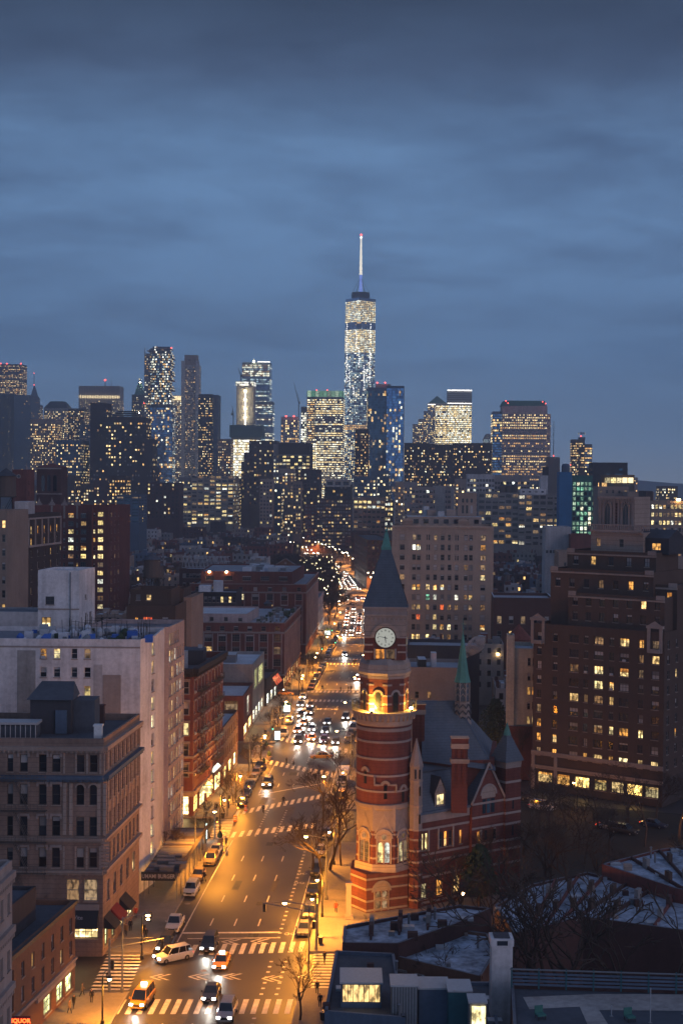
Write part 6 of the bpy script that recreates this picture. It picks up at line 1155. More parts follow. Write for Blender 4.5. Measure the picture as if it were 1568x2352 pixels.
for i, (pn, pn2) in ((7, ('pane_yellow', 'pane_white')), (6, ('pane_dim', 'pane_dim')), (0, ('pane_yellow', 'pane_dim')), (1, ('pane_dark', 'pane_dark'))):
  F = Face(o8[i], o8[(i + 1) % 8]); uc = F.L / 2; mb = MB()
  for z_ in (7.4, 9.2, 10.8):
    for s0, s1 in ((0, uc - 1.05), (uc + 1.05, F.L)): fbox(mb, F, s0, s1, z_, z_ + .26, .004, .05, 'stone_pale')
  arch(mb, F, uc, 10.4, .98, .34, .2, 'stone_pale'); fbox(mb, F, uc - 1.1, uc - .9, 6.8, 10.4, .004, .16, 'stone_pale'); fbox(mb, F, uc + .9, uc + 1.1, 6.8, 10.4, .004, .16, 'stone_pale'); fbox(mb, F, uc - .08, uc + .08, 6.8, 9.9, .004, .12, 'stone_pale')
  mb.face([F.at(uc + .95 * math.cos(t), 10.4 + .95 * math.sin(t), .03) for t in [k * math.pi / 9 for k in range(10)]], 'stone'); mb.face([F.at(uc + dx, zz, .03) for dx, zz in ((-.9, 9.7), (.9, 9.7), (.9, 10.4), (-.9, 10.4))], 'stone')
  for s in (-1, 1): mb.face([F.at(uc + s * 1.35, 11.2, .1), F.at(uc, 13.9, .1), F.at(uc, 13.5, .1), F.at(uc + s * 1.1, 11.2, .1)][::s], 'stone_pale')
  mb.tube(F.at(uc, 10.55, .02), F.at(uc, 10.55, .1), .52, .52, 'stone_pale', 14); mb.build('window_tracery', ct)
  g = MB(); g.tube(F.at(uc, 10.55, .06), F.at(uc, 10.55, .115), .36, .36, pn2 if pn2 != 'pane_white' else 'pane_dim', 8); g.build('rose_window', ct)
  for s in (-.46, .46):
    g = MB(); lancet(F, uc + s, 6.95, 9.75, .68, pn if s < 0 else pn2, .03, g); g.build('window', ct)
    g = MB()
    for zz in (7.5, 8.1, 8.7, 9.3): fbox(g, F, uc + s - .33, uc + s + .33, zz, zz + .05, .035, .06, 'frame_mid')
    g.build('window_bar', ct)
mb = MB(); mb.rev([(3.92, 15.1), (3.92, 26.2)], 40, cx, cyt, m=RBK); mb.build('round_shaft', ct, smooth=False)
for z_, h in ((17.0, .3), (19.2, .3), (21.6, .34), (24.0, .34), (25.7, .5)):
  mb = MB(); mb.rev([(3.9, z_ - h / 2), (4.02, z_ - h / 2 + .02), (4.02, z_ + h / 2 - .02), (3.9, z_ + h / 2)], 40, cx, cyt, m='stone_pale'); mb.build('stone_band', ct)
def on_shaft(ang, z): a = math.radians(-90 + ang); return Matrix(((-math.sin(a), -math.cos(a), 0, cx + 3.93 * math.cos(a)), (math.cos(a), -math.sin(a), 0, cyt + 3.93 * math.sin(a)), (0, 0, 1, z), (0, 0, 0, 1)))
for ang, z0_, z1_ in ((-43, 18.0, 19.7), (2, 16.0, 17.9), (43, 15.4, 17.2)):
  X = on_shaft(ang, 0); mb = MB(); mb.box(-.22, .22, -.06, .3, z0_, z1_, 'pane_dark', X=X); mb.build('slit_window', ct)
  mb = MB(); n = 8
  for k in range(n):
    t0, t1 = k / n * math.pi, (k + 1) / n * math.pi
    q = [(.32 * math.cos(t0), z1_ + .32 * math.sin(t0)), (.72 * math.cos(t0), z1_ + .72 * math.sin(t0)), (.72 * math.cos(t1), z1_ + .72 * math.sin(t1)), (.32 * math.cos(t1), z1_ + .32 * math.sin(t1))]; mb.face([X @ Vector((u, -.13, v)) for u, v in q], 'stone_pale'); mb.face([X @ Vector((q[1][0], .2, q[1][1])), X @ Vector((q[2][0], .2, q[2][1])), X @ Vector((q[2][0], -.13, q[2][1])), X @ Vector((q[1][0], -.13, q[1][1]))], 'stone_pale')
  if ang == 2: mb.box(-1.6, -.75, -.1, .3, z1_ - .05, z1_ + .2, 'stone_pale', X=X); mb.box(.75, 1.6, -.1, .3, z1_ - .05, z1_ + .2, 'stone_pale', X=X); mb.box(-1.65, -1.45, -.06, .4, z1_ + .2, 19.1, 'stone_pale', X=X); mb.box(1.45, 1.65, -.06, .4, z1_ - 1.0, z1_ + .1, 'stone_pale', X=X)
  mb.build('window_hood', ct)
mb = MB(); mb.rev([(3.93, 26.2), (4.05, 26.4), (4.05, 26.9), (4.15, 27.0), (4.45, 27.9), (4.68, 28.0), (4.68, 28.2), (.1, 28.21)], 40, cx, cyt, m='stone'); mb.build('balcony_corbel', ct)
mb = MB()
for k in range(36):
  a = 2 * math.pi * k / 36; X = Matrix.Translation((cx, cyt, 0)) @ Matrix.Rotation(a, 4, 'Z'); mb.box(4.0, 4.5, -.17, .17, 27.0, 27.85, 'stone_pale', X=X)
mb.build('corbel_block', ct, kind='stuff')
mb = MB(); n = 48
for z_ in (28.35, 29.25):
  for k in range(n): a, b = 2 * math.pi * k / n, 2 * math.pi * (k + 1) / n; mb.tube((cx + 4.6 * math.cos(a), cyt + 4.6 * math.sin(a), z_), (cx + 4.6 * math.cos(b), cyt + 4.6 * math.sin(b), z_), .03, .03, 'metal_dark', 4, False)
for k in range(n * 2):
  a = math.pi * k / n; mb.tube((cx + 4.6 * math.cos(a), cyt + 4.6 * math.sin(a), 28.2), (cx + 4.6 * math.cos(a), cyt + 4.6 * math.sin(a), 29.3 + (.25 if k % 8 == 0 else 0)), .02 if k % 8 else .05, .02 if k % 8 else .05, 'metal_dark', 4, False)
mb.build('iron_railing', ct, kind='stuff')
oc = lambda R, off=4.9: [(cx + R * math.sin(math.radians(off + 45 * k)), cyt - R * math.cos(math.radians(off + 45 * k))) for k in range(8)]
o8 = oc(3.5); mb = MB(); mb.prism(o8, 28.2, 33.3, RBK, cap=False); mb.build('belfry_stage', ct)
for i in range(8):
  F = Face(o8[i], o8[(i + 1) % 8]); uc = F.L / 2; mb = MB()
  for z_ in (29.2, 30.4, 31.9): fbox(mb, F, 0, uc - .62, z_, z_ + .26, .004, .05, 'stone_pale'); fbox(mb, F, uc + .62, F.L, z_, z_ + .26, .004, .05, 'stone_pale')
  arch(mb, F, uc, 30.6, .46, .3, .12, 'stone_pale'); fbox(mb, F, 0, F.L, 32.9, 33.25, .004, .15, 'stone'); mb.build('stone_band', ct, kind='stuff')
  d = MB(); lancet(F, uc, 28.25, 31.0, .85, 'pane_dark', .03, d); d.build('belfry_door', ct)
mb = MB(); ccx = A(886.3, 1468, 201.0).x
sq = lambda h, r=-.04: [(ccx + x * math.cos(r) - y * math.sin(r), cyt + x * math.sin(r) + y * math.cos(r)) for x, y in ((-h, -h), (h, -h), (h, h), (-h, h))]
mb.prism(oc(3.75), 33.3, 33.7, 'stone', scale=1.02); mb.prism(oc(3.8), 33.7, 34.9, 'stone', scale=.97); mb.prism(oc(3.6), 34.9, 35.7, 'stone_pale', scale=.9); mb.build('parapet_course', ct)
s4 = sq(2.92); mb = MB(); mb.prism(s4, 35.6, 39.0, RBK, cap=False); mb.prism(s4, 39.0, 42.0, 'stone', cap=False); mb.prism(sq(3.0), 42.0, 43.1, 'stone_pale'); mb.build('clock_stage', ct)
zc = 38.75
for i in range(4):
  F = Face(s4[i], s4[(i + 1) % 4]); uc = F.L / 2; mb = MB()
  for z_ in (36.6, 37.6, 38.7): fbox(mb, F, 0, uc - 1.75, z_, z_ + .25, .004, .05, 'stone_pale'); fbox(mb, F, uc + 1.75, F.L, z_, z_ + .25, .004, .05, 'stone_pale')
  arch(mb, F, uc, zc, 1.55, .5, .16, 'stone', 18); fbox(mb, F, -.08, F.L + .08, 41.8, 42.0, .004, .2, 'stone'); fbox(mb, F, -.1, F.L + .1, 42.9, 43.12, .085, .35, 'stone_pale')
  for k in range(9): fbox(mb, F, .15 + k * .64, .42 + k * .64, 41.0, 41.6, .004, .07, 'stone_pale')
  fbox(mb, F, uc - 1.6, uc - 1.35, 35.65, 37.2, .004, .14, 'stone_pale'); fbox(mb, F, uc + 1.35, uc + 1.6, 35.65, 37.2, .004, .14, 'stone_pale'); fbox(mb, F, uc - .12, uc + .12, 35.65, 37.1, .03, .14, 'stone_pale'); mb.build('stone_trim', ct, kind='stuff')
  for s, pn in ((-.73, 'pane_orange'), (.73, 'pane_dim')):
    g = MB(); fbox(g, F, uc + s - .58, uc + s + .58, 35.8, 37.1, .004, .03, pn if i == 0 else 'pane_dark'); g.build('window', ct)
  f = MB(); f.tube(F.at(uc, zc, 0), F.at(uc, zc, .1), 1.56, 1.56, 'brick_dark', 36); f.build('clock_surround', ct)
  c = MB(); c.tube(F.at(uc, zc, .05), F.at(uc, zc, .14), 1.38, 1.38, 'clock_glow', 40); cf = c.build('clock_face', ct)
  h = MB(); Xc = F.X(uc, zc, .15)
  def bar(ang, r0, r1, w, w2=None, dz=0):
    s_, c_ = math.sin(ang), math.cos(ang); p = lambda r, q: Xc @ Vector((r * s_ + q * c_, -dz, r * c_ - q * s_)); h.face([p(r0, -w), p(r0, w), p(r1, (w2 or w)), p(r1, -(w2 or w))][::-1], 'dark_wall')
  for k in range(12):
    for j, off in enumerate({0: (-.09, -.03, .05, .1), 3: (-.05, 0, .05), 6: (-.06, .0, .06), 9: (-.05, .03, .07)}.get(k, (-.06, 0, .06))):
      a_ = k * math.pi / 6 + off / 1.05; bar(a_, .93, 1.17, .016, .022)
  for k in range(60): bar(k * math.pi / 30, 1.27, 1.31, .012)
  h.build('numerals', cf)
  h = MB(); bar(math.radians(283), -.3, 1.12, .05, .02, .03); bar(math.radians(173), -.2, .72, .07, .04, .05); h.tube(Xc @ Vector((0, 0, 0)), Xc @ Vector((0, -.06, 0)), .1, .1, 'dark_wall', 10); h.build('clock_hands', cf)
def slate_rings(mb, z0, h0, z1, h1, n, r=-.04):      # courses of slate, each lapping the one below
  for k in range(n):
    f0, f1 = k / n, (k + 1) / n; a, b = h0 + (h1 - h0) * f0, h0 + (h1 - h0) * f1
    lo = [Vector((ccx + x * math.cos(r) - y * math.sin(r), cyt + x * math.sin(r) + y * math.cos(r), z0 + (z1 - z0) * f0)) for x, y in ((-a, -a), (a, -a), (a, a), (-a, a))]; b2 = b + .0
    hi = [Vector((ccx + x * math.cos(r) - y * math.sin(r), cyt + x * math.sin(r) + y * math.cos(r), z0 + (z1 - z0) * f1)) for x, y in ((-b2, -b2), (b2, -b2), (b2, b2), (-b2, b2))]
    b3 = b + .035; hi2 = [Vector((ccx + x * math.cos(r) - y * math.sin(r), cyt + x * math.sin(r) + y * math.cos(r), z0 + (z1 - z0) * f1)) for x, y in ((-b3, -b3), (b3, -b3), (b3, b3), (-b3, b3))]
    for i in range(4): mb.face((lo[i], lo[(i + 1) % 4], hi2[(i + 1) % 4], hi2[i]), 'slate')
mb = MB(); slate_rings(mb, 43.1, 3.2, 51.2, .62, 44); mb.build('slate_roof', ct)
mb = MB(); mb.prism(sq(.74), 51.1, 51.5, 'copper'); mb.prism(sq(.66), 51.5, 53.6, 'copper', scale=.28); mb.rev([(.1, 53.6), (.22, 53.8), (.08, 54.1), (.02, 54.9)], 8, ccx, cyt, m='copper'); mb.build('copper_finial', ct)
# balcony floodlights
for ang, e_ in ((-26, 1), (62, .2)):
  a = math.radians(-90 + ang); p_ = Vector((cx + 4.3 * math.cos(a), cyt + 4.3 * math.sin(a), 28.5))
  mb = MB(); mb.box(p_.x - .22, p_.x + .22, p_.y - .12, p_.y + .14, 28.22, 28.5, 'metal_dark'); mb.build('floodlight', ct); mb = MB(); mb.box(p_.x - .25, p_.x + .25, p_.y + .1, p_.y + .17, 28.45, 28.75, 'flood_bulb'); mb.build('bulb', ct)
  ld = bpy.data.lights.new('balcony_light', 'POINT'); ld.energy = 4200 * e_; ld.color = (1, .50, .06); ld.shadow_soft_size = .12; o = bpy.data.objects.new('balcony_light', ld); C.objects.link(o); o.location = p_ + Vector((0, .3, .35))
# stair turret
mb = MB(); tx, ty = A(955.5, 1800, 201.5).x, 201.9; mb.rev([(.95, 0), (.95, 11.5)], 8, tx, ty, .39, m=RBK); mb.rev([(.95, 11.5), (.95, 20.2), (1.05, 20.3), (1.05, 20.6), (.1, 24.3)], 8, tx, ty, .39, m='stone_pale'); mb.build('stair_turret', ct)
mb = MB()
for z_ in (1.2, 3.2, 4.8, 6.6, 8.2, 9.8, 11.2, 14.6, 18.2): mb.rev([(.94, z_), (1.02, z_ + .02), (1.02, z_ + .28), (.94, z_ + .3)], 8, tx, ty, .39, m='stone')
mb.build('turret_band', ct, kind='stuff')
for z_, dx in ((12.3, .5), (16.3, .5), (18.7, -.15), (18.7, .45), (8.9, .45)): mb = MB(); mb.box(tx + dx - .12, tx + dx + .12, ty - .95, ty - .6, z_, z_ + 1.3, 'pane_dark'); mb.build('slit_window', ct)

lb = thing('library_building', 'red brick gothic library with stone bands, steep blue slate roofs and lit windows', 'library')
LP, LD = Vector((10.9, 201.3, 0)), Vector((.814, .581, 0)).normalized(); LV = Vector((-LD.y, LD.x, 0))
def LQ(t, v): q = LP + LD * t + LV * v; return (q.x, q.y)
FOOT.append([LQ(-2, -2), LQ(20, -2), LQ(20, 22), LQ(-2, 22)])
F = Face(LQ(0, 0), LQ(10, 0)); rcs = [(1.0, 1.55, 8.2, 10.6), (1.75, 2.3, 8.2, 10.6), (4.4, 5.0, 8.2, 10.4), (5.3, 5.9, 8.2, 10.4), (6.2, 6.8, 8.2, 10.4), (1, 2.2, 1.2, 3.4), (4, 5.2, 1.2, 3.6), (7.2, 8.4, 1.2, 3.6), (8.2, 8.7, 8.2, 10.2)]
building('', '', '', [LQ(0, 0), LQ(10, 0), LQ(10, 14), LQ(0, 14)], 12.2, RBK, 'roof_dark', {0: dict(rects=rcs, style='sash', frame='stone', chooser=lambda k, u, a: ('pane_yellow', 'pane_yellow', 'pane_dark', 'pane_warm', 'pane_dark', 'pane_yellow', 'pane_orange', 'pane_warm', 'pane_orange')[k])}, root=lb, parapet=0)
mb = MB(); fbox(mb, F, 0, 10, 12.2, 13.4, -.02, .12, 'stone_pale'); fbox(mb, F, 0, 10, 13.4, 13.75, -.2, .4, 'blue_grey')
for z_ in (.5, 4.2, 6.3, 7.4, 11.0): fbox(mb, F, 0, 10, z_, z_ + .32, .004, .07, 'stone_pale')
for u in (.8, 2.4, 4.2, 6.95): fbox(mb, F, u - .12, u + .12, 8, 11, .004, .12, 'stone_pale')
mb.build('stone_band', lb, kind='stuff')
def slope(mb, a0, b0, a1, b1, m, n=1): 
  mb.face((a0, b0, b1, a1), m)
V3 = lambda t, v, z: Vector((*LQ(t, v), z))
mb = MB(); mb.face((V3(-.3, .1, 13.7), V3(10, .1, 13.7), V3(10, 2.6, 18.7), V3(-.3, 2.6, 18.7)), 'slate'); mb.face((V3(-.3, .1, 13.7), V3(-.3, 2.6, 18.7), V3(-.3, 14, 18.7), V3(-.3, 14, 13.7)), 'slate'); mb.build('mansard_roof', lb)
mb = MB(); mb.face((V3(-.3, 2.6, 18.75), V3(10, 2.6, 18.75), V3(10, 7, 19.9), V3(-.3, 7, 19.9)), 'slate'); mb.face((V3(-.3, 7, 19.9), V3(10, 7, 19.9), V3(10, 14, 19.2), V3(-.3, 14, 19.2)), 'slate'); mb.build('upper_roof', lb)
mb = MB(); mb.tube(V3(-.3, 2.6, 18.8), V3(10, 2.6, 18.8), .14, .14, 'tar', 5); mb.build('ridge_roll', lb)
for u in (1.2, 8.4): mb = MB(); mb.tube(V3(u, .35, 14.2), V3(u, 2.5, 18.6), .05, .05, 'blue_grey', 4); mb.build('seam', lb)
# dormer
mb = MB(); X = Matrix(((LD.x, LV.x, 0, LP.x), (LD.y, LV.y, 0, LP.y), (0, 0, 1, 0), (0, 0, 0, 1))); du = 4.7
mb.face([X @ Vector(p) for p in ((du - .95, .3, 14.1), (du + .95, .3, 14.1), (du + .95, .3, 16.2), (du, .3, 18.2), (du - .95, .3, 16.2))], 'stone'); mb.face([X @ Vector(p) for p in ((du - .95, .3, 14.1), (du - .95, .3, 16.2), (du - .95, 1.7, 16.2))], 'dark_wall'); mb.face([X @ Vector(p) for p in ((du - 1.15, .15, 16.0), (du, .15, 18.35), (du, 2.6, 18.35), (du - 1.15, 1.9, 16.0))][::-1], 'dark_wall'); mb.face([X @ Vector(p) for p in ((du, .15, 18.35), (du + 1.15, .15, 16.0), (du + 1.15, 1.9, 16.0), (du, 2.6, 18.35))][::-1], 'slate'); mb.build('dormer', lb)
for s in (-.42, 0, .42): g = MB(); g.box(du + s - .16, du + s + .16, .24, .28, 14.4, 15.8, 'pane_yellow', X=X); g.build('dormer_window', lb)
g = MB(); g.tube(X @ Vector((du, .2, 16.5)), X @ Vector((du, .28, 16.5)), .5, .5, 'stone_pale', 10); g.box(du - .7, du + .7, .18, .29, 14.1, 14.35, 'stone_pale', X=X); g.build('dormer_trim', lb)
# gabled transept
F = Face(LQ(10.1, -.5), LQ(16.4, -.5)); mb = MB(); gp = 3.0
pts = [(0, 0), (F.L, 0), (F.L, 15.2), (gp + .9, 19.2), (0, 13.6)]
mb.face([F.at(u, z_) for u, z_ in ((0, 0), (F.L, 0), (F.L, 13.9), (0, 13.9))], RBK); mb.face([F.at(0, 13.9), F.at(F.L, 13.9), F.at(F.L / 2, 19.4)], RBK)
for u in (0, F.L): a, b = F.at(u, 0), F.at(u, 0, -10); mb.face((a, b, b + Vector((0, 0, 13.9)), a + Vector((0, 0, 13.9)))[::(-1 if u else 1)], RBK)
mb.build('gable_wall', lb)
mb = MB(); mb.face([F.at(-.2, 13.8, .1), F.at(F.L / 2, 19.5, .1), F.at(F.L / 2, 19.5, -9), F.at(-.2, 13.8, -9)][::-1], 'slate'); mb.face([F.at(F.L / 2, 19.5, .1), F.at(F.L + .2, 13.8, .1), F.at(F.L + .2, 13.8, -9), F.at(F.L / 2, 19.5, -9)][::-1], 'slate'); mb.build('gable_roof', lb)
mb = MB(); mb.tube(F.at(-.2, 13.8, .15), F.at(F.L / 2, 19.6, .15), .2, .2, 'stone_pale', 4); mb.tube(F.at(F.L + .2, 13.8, .15), F.at(F.L / 2, 19.6, .15), .2, .2, 'stone_pale', 4); arch(mb, F, F.L / 2, 14.9, 1.35, .28, .12, 'stone_pale', 12); mb.face([F.at(F.L / 2 + 1.35 * math.cos(t), 14.9 + 1.35 * math.sin(t), .03) for t in [k * math.pi / 10 for k in range(11)]], 'stone'); mb.face([F.at(F.L / 2 + dx, z_, .03) for dx, z_ in ((-1.35, 14.4), (1.35, 14.4), (1.35, 14.9), (-1.35, 14.9))], 'stone')
for z_ in (.5, 4.2, 6.3, 7.6, 10.0, 11.6, 13.6): fbox(mb, F, 0, F.L, z_, z_ + .32, .004, .07, 'stone_pale')
for u in (1.7, 4.4): fbox(mb, F, u - .2, u + .2, 7.9, 9.9, .01, .1, 'stone')
mb.build('gable_trim', lb, kind='stuff')
for u in (-.85, 0, .85): g = MB(); fbox(g, F, F.L / 2 + u - .32, F.L / 2 + u + .32, 12.2, 14.3, .01, .05, 'pane_teal'); g.build('gable_window', lb)
for u, pn in ((1.2, 'pane_orange'), (4.3, 'pane_dark'), (2.6, 'pane_dark')): g = MB(); fbox(g, F, u - .25, u + .25, 8.3, 9.7, .105, .13, pn); g.build('window', lb)
# corner tower
tq = [LQ(16.3, -.9), LQ(19.3, -.9), LQ(19.3, 2.1), LQ(16.3, 2.1)]; mb = MB(); mb.prism(tq, 0, 18.4, RBK, cap=False); mb.prism(tq, 18.4, 19.4, 'stone_pale', scale=1.05); mb.build('corner_tower', lb)
mb = MB(); mb.prism(tq, 19.4, 23.2, 'slate', scale=.14) if False else mb.prism([(q[0] + (q[0] - sum(p[0] for p in tq) / 4) * .22, q[1] + (q[1] - sum(p[1] for p in tq) / 4) * .22) for q in tq], 19.4, 23.3, 'slate', scale=.18); mb.build('corner_roof', lb)
mb = MB(); tc_ = (sum(p[0] for p in tq) / 4, sum(p[1] for p in tq) / 4); mb.rev([(.62, 23.1), (.5, 23.5), (.03, 25.0)], 8, *tc_, m='copper'); mb.build('copper_finial', lb)
mb = MB()
for i in (0, 3):
  F = Face(tq[i], tq[(i + 1) % 4])
  for z_ in (.5, 4.2, 6.3, 7.6, 10.0, 11.6, 13.6, 16.2): fbox(mb, F, 0, F.L, z_, z_ + .34, .004, .07, 'stone_pale')
mb.build('stone_band', lb, kind='stuff'); F = Face(tq[0], tq[1])
for z_ in (12.3, 8.3): g = MB(); fbox(g, F, 1.3, 1.6, z_, z_ + 1.5, .005, .03, 'pane_dark'); g.build('slit_window', lb)
# high roof
mb = MB(); 
Pw = lambda px, py, D: A(px, py, D)
r0, r1, b0, b1 = Pw(968, 1612, 217), Pw(1046, 1610, 217), Pw(968, 1748, 208), Pw(1136, 1770, 208.5); bk0, bk1 = Vector((r0.x, 228, b0.z)), Vector((b1.x + 2.5, 226, b1.z))
for k in range(20):
  f0, f1 = k / 20, (k + 1) / 20; up = Vector((0, 0, .03)) + Vector((0, -.03, 0)); mb.face((b0.lerp(r0, f0), b1.lerp(r1, f0), b1.lerp(r1, f1) + up, b0.lerp(r0, f1) + up), 'slate')
mb.face((b1, bk1, r1), 'slate'); mb.face((r0, r1, bk1, bk0), 'slate'); mb.build('high_roof', lb)
mb = MB(); mb.prism([(b0.x, 208.6), (b1.x - .1, 209.2), (b1.x + 2, 225), (b0.x, 226)], 0, b0.z - .05, RBK); mb.build('rear_wall', lb)
mb = MB(); mb.tube(b1, r1, .12, .12, 'blue_grey', 4); mb.tube(r0, r1, .12, .12, 'blue_grey', 4); mb.build('ridge_roll', lb)
fl_ = thing('roof_fleche', 'slender green copper spire on a patterned stone lantern above the library roof', 'spire'); fx, fy = A(1061, 1600, 216).x, 216.0; fz = lambda py: A(1061, py, 216).z
mb = MB(); mb.rev([(1.55, fz(1662)), (1.25, fz(1645)), (1.18, fz(1612)), (1.3, fz(1609))], 8, fx, fy, .39, m='stone_pale'); mb.rev([(1.05, fz(1609)), (1.05, fz(1568)), (1.25, fz(1566))], 8, fx, fy, .39, m='slate'); mb.build('lantern', fl_)
mb = MB()
for k in range(8):
  a0, a1 = .39 + k * math.pi / 4, .39 + (k + 1) * math.pi / 4
  p0, p1 = Vector((fx + 1.14 * math.cos(a0), fy + 1.14 * math.sin(a0), 0)), Vector((fx + 1.14 * math.cos(a1), fy + 1.14 * math.sin(a1), 0)); pm = (p0 + p1) / 2
  mb.tube(p0 + Vector((0, 0, fz(1609))), p0 + Vector((0, 0, fz(1566))), .1, .1, 'stone_pale', 5)
  for zz in (1600, 1586, 1574): 
    mb.tube(p0 + Vector((0, 0, fz(zz))), pm + Vector((0, 0, fz(zz - 9))), .07, .07, 'stone_pale', 4); mb.tube(pm + Vector((0, 0, fz(zz - 9))), p1 + Vector((0, 0, fz(zz))), .07, .07, 'stone_pale', 4)
  for zz in (1652, 1638, 1624):
    q0, q1 = Vector((fx + 1.36 * math.cos(a0), fy + 1.36 * math.sin(a0), 0)), Vector((fx + 1.36 * math.cos(a1), fy + 1.36 * math.sin(a1), 0)); qm = (q0 + q1) / 2; mb.tube(q0 + Vector((0, 0, fz(zz))), qm + Vector((0, 0, fz(zz - 9))), .1, .1, 'roof_dark', 4); mb.tube(qm + Vector((0, 0, fz(zz - 9))), q1 + Vector((0, 0, fz(zz))), .1, .1, 'roof_dark', 4)
mb.build('tracery', fl_, kind='stuff')
mb = MB(); mb.rev([(1.32, fz(1566)), (1.0, fz(1550)), (.78, fz(1530)), (.42, fz(1490)), (.2, fz(1462)), (.08, fz(1455))], 8, fx, fy, .39, m='copper'); mb.build('copper_spire', fl_)
mb = MB(); mb.tube((fx, fy, fz(1458)), (fx, fy, fz(1420)), .06, .03, 'copper', 6); mb.tube((fx - .35, fy, fz(1433)), (fx + .35, fy, fz(1433)), .04, .04, 'copper', 5); mb.rev([(.02, fz(1446)), (.16, fz(1444)), (.02, fz(1442))], 8, fx, fy, m='copper'); mb.build('finial', fl_)
for (xa, xb, y0_, y1_, D, dz) in ((1036, 1075, 1694, 1820, 203.6, 0), (945, 976, 1616, 1760, 211, 0)):
  a, b = A(xa, y0_, D), A(xb, y1_, D); c = thing('brick_chimney', 'tall ribbed red brick chimney ' + ('rising before the library high roof' if xa > 1000 else 'just right of the clock tower behind the roof'), 'chimney'); w = b.x - a.x; mb = MB()
  mb.box(a.x + .15, b.x - .15, D, D + 1.3, b.z - 3, a.z - 1.6, RBK)
  for k in range(3): mb.box(a.x + .1 + k * w * .32, a.x + .1 + k * w * .32 + w * .18, D - .12, D - .003, b.z + 1.2, a.z - 1.62, RBK)
  mb.build('chimney_shaft', c); mb = MB(); mb.box(a.x, b.x, D - .2, D + 1.45, a.z - 1.6, a.z - .9, 'stone'); mb.box(a.x + .08, b.x - .08, D - .1, D + 1.35, a.z - .9, a.z - .15, RBK); mb.box(a.x - .05, b.x + .05, D - .25, D + 1.5, a.z - .15, a.z, 'stone'); mb.build('chimney_cap', c)
  mb = MB(); mb.box(a.x - .1, b.x + .1, D - .25, D + 1.45, b.z + 4.2, b.z + 4.8, 'stone') if xa > 1000 else None; mb.v and mb.build('chimney_shoulder', c)
# steam from a flue
def steam():
  m, n, l, b = _base('steam'); n.remove(b); o = n['Material Output']; pv = n.new('ShaderNodeVolumePrincipled'); pv.inputs['Color'].default_value = (.95, .95, 1, 1)
  ge = n.new('ShaderNodeNewGeometry'); no = n.new('ShaderNodeTexNoise'); no.inputs['Scale'].default_value = .8; no.inputs['Detail'].default_value = 3; l.new(ge.outputs['Position'], no.inputs['Vector'])
  mr = n.new('ShaderNodeMapRange'); mr.inputs[1].default_value = .42; mr.inputs[2].default_value = .7; mr.inputs[3].default_value = .1; mr.inputs[4].default_value = 3.5; l.new(no.outputs[0], mr.inputs[0]); l.new(mr.outputs[0], pv.inputs['Density']); l.new(pv.outputs[0], o.inputs['Volume'])
  mb = MB(); pts = [(1074, 1497, .5), (1082, 1488, 1.0), (1092, 1482, 1.5)]
  a = [A(px, py, 285) for px, py, _ in pts]; c = (a[0] + a[-1]) / 2; prof = [(.05, -3), (.6, -2.4), (1.1, -1), (1.6, .6), (1.5, 2), (.8, 3), (.05, 3.4)]
  mb.rev(prof, 12, m='steam'); o_ = mb.build('steam', kind='stuff', smooth=True); o_.location = c; o_.rotation_euler = (0, math.radians(48), 0); o_['label'] = 'small puff of white steam drifting from a roof behind the green spire'
steam()

# ------------------------------------------------------------------ low houses and roofs at the lower right
def lowroof(name, label, px, z, wm='brick_dark', rm='roof_frost', z0=0, par=.35, wins=None):
  pts = [tuple(G(x, y, z)[:2]) for x, y in px]
  ar = sum(pts[i][0] * pts[(i + 1) % len(pts)][1] - pts[(i + 1) % len(pts)][0] * pts[i][1] for i in range(len(pts)))
  if ar < 0: pts = pts[::-1]
  t = thing(name, label, 'building'); FOOT.append(pts)
  building('', '', '', pts, z + par, wm, rm, wins or {}, z0=z0, parapet=par, root=t, coping='roof_grey'); return t, pts
wall('roof_frost', (.30, .345, .42), var=1.5, scale=.5, fine=1.6, streak=0)
q = random.Random(12)
def roofbits(t, poly, z, n, big=.6):
  xs = [p[0] for p in poly]; ys = [p[1] for p in poly]
  def inside(x, y):
    c = False
    for i in range(len(poly)):
      (x1, y1), (x2, y2) = poly[i], poly[i - 1]
      if (y1 > y) != (y2 > y) and x < (x2 - x1) * (y - y1) / (y2 - y1) + x1: c = not c
    return c
  k = 0
  while k < n:
    x, y = q.uniform(min(xs), max(xs)), q.uniform(min(ys), max(ys))
    if not inside(x, y): k += .2; continue
    s = q.uniform(.2, big); r = q.random(); mb = MB()
    if r < .4: mb.box(x - s, x + s, y - s * .7, y + s * .7, z, z + s * 1.6, q.choice(['brick_dark', 'stone', 'metal_grey'])); mb.build('chimney' if s > .35 else 'roof_box', t)
    elif r < .75: mb.rev([(.14, z), (.14, z + .9 + s), (.22, z + 1 + s), (.02, z + 1.15 + s)], 8, x, y, m='metal_grey'); mb.build('vent_pipe', t)
    else: mb.box(x - .7, x + .7, y - .5, y + .5, z, z + .3, 'metal_pale'); mb.build('roof_hatch', t)
    k += 1
t, p = lowroof('corner_shop_building', 'low corner building with frosted pale roof between the library and the avenue', [(786, 2172), (914, 2174), (1046, 2128), (1128, 2092), (1052, 2084), (789, 2133)], 9.5); roofbits(t, p, 9.5, 12)
t, p = lowroof('brick_house_row', 'small brick house row with frosted roof and two glowing windows facing down', [(905, 2202), (1104, 2250), (1140, 2190), (1120, 2150), (1046, 2140), (960, 2178)], 8, 'orange_brick', wins={0: []}); F = Face(tuple(G(905, 2202, 8)[:2]), tuple(G(1104, 2250, 8)[:2])); roofbits(t, p, 8, 8)
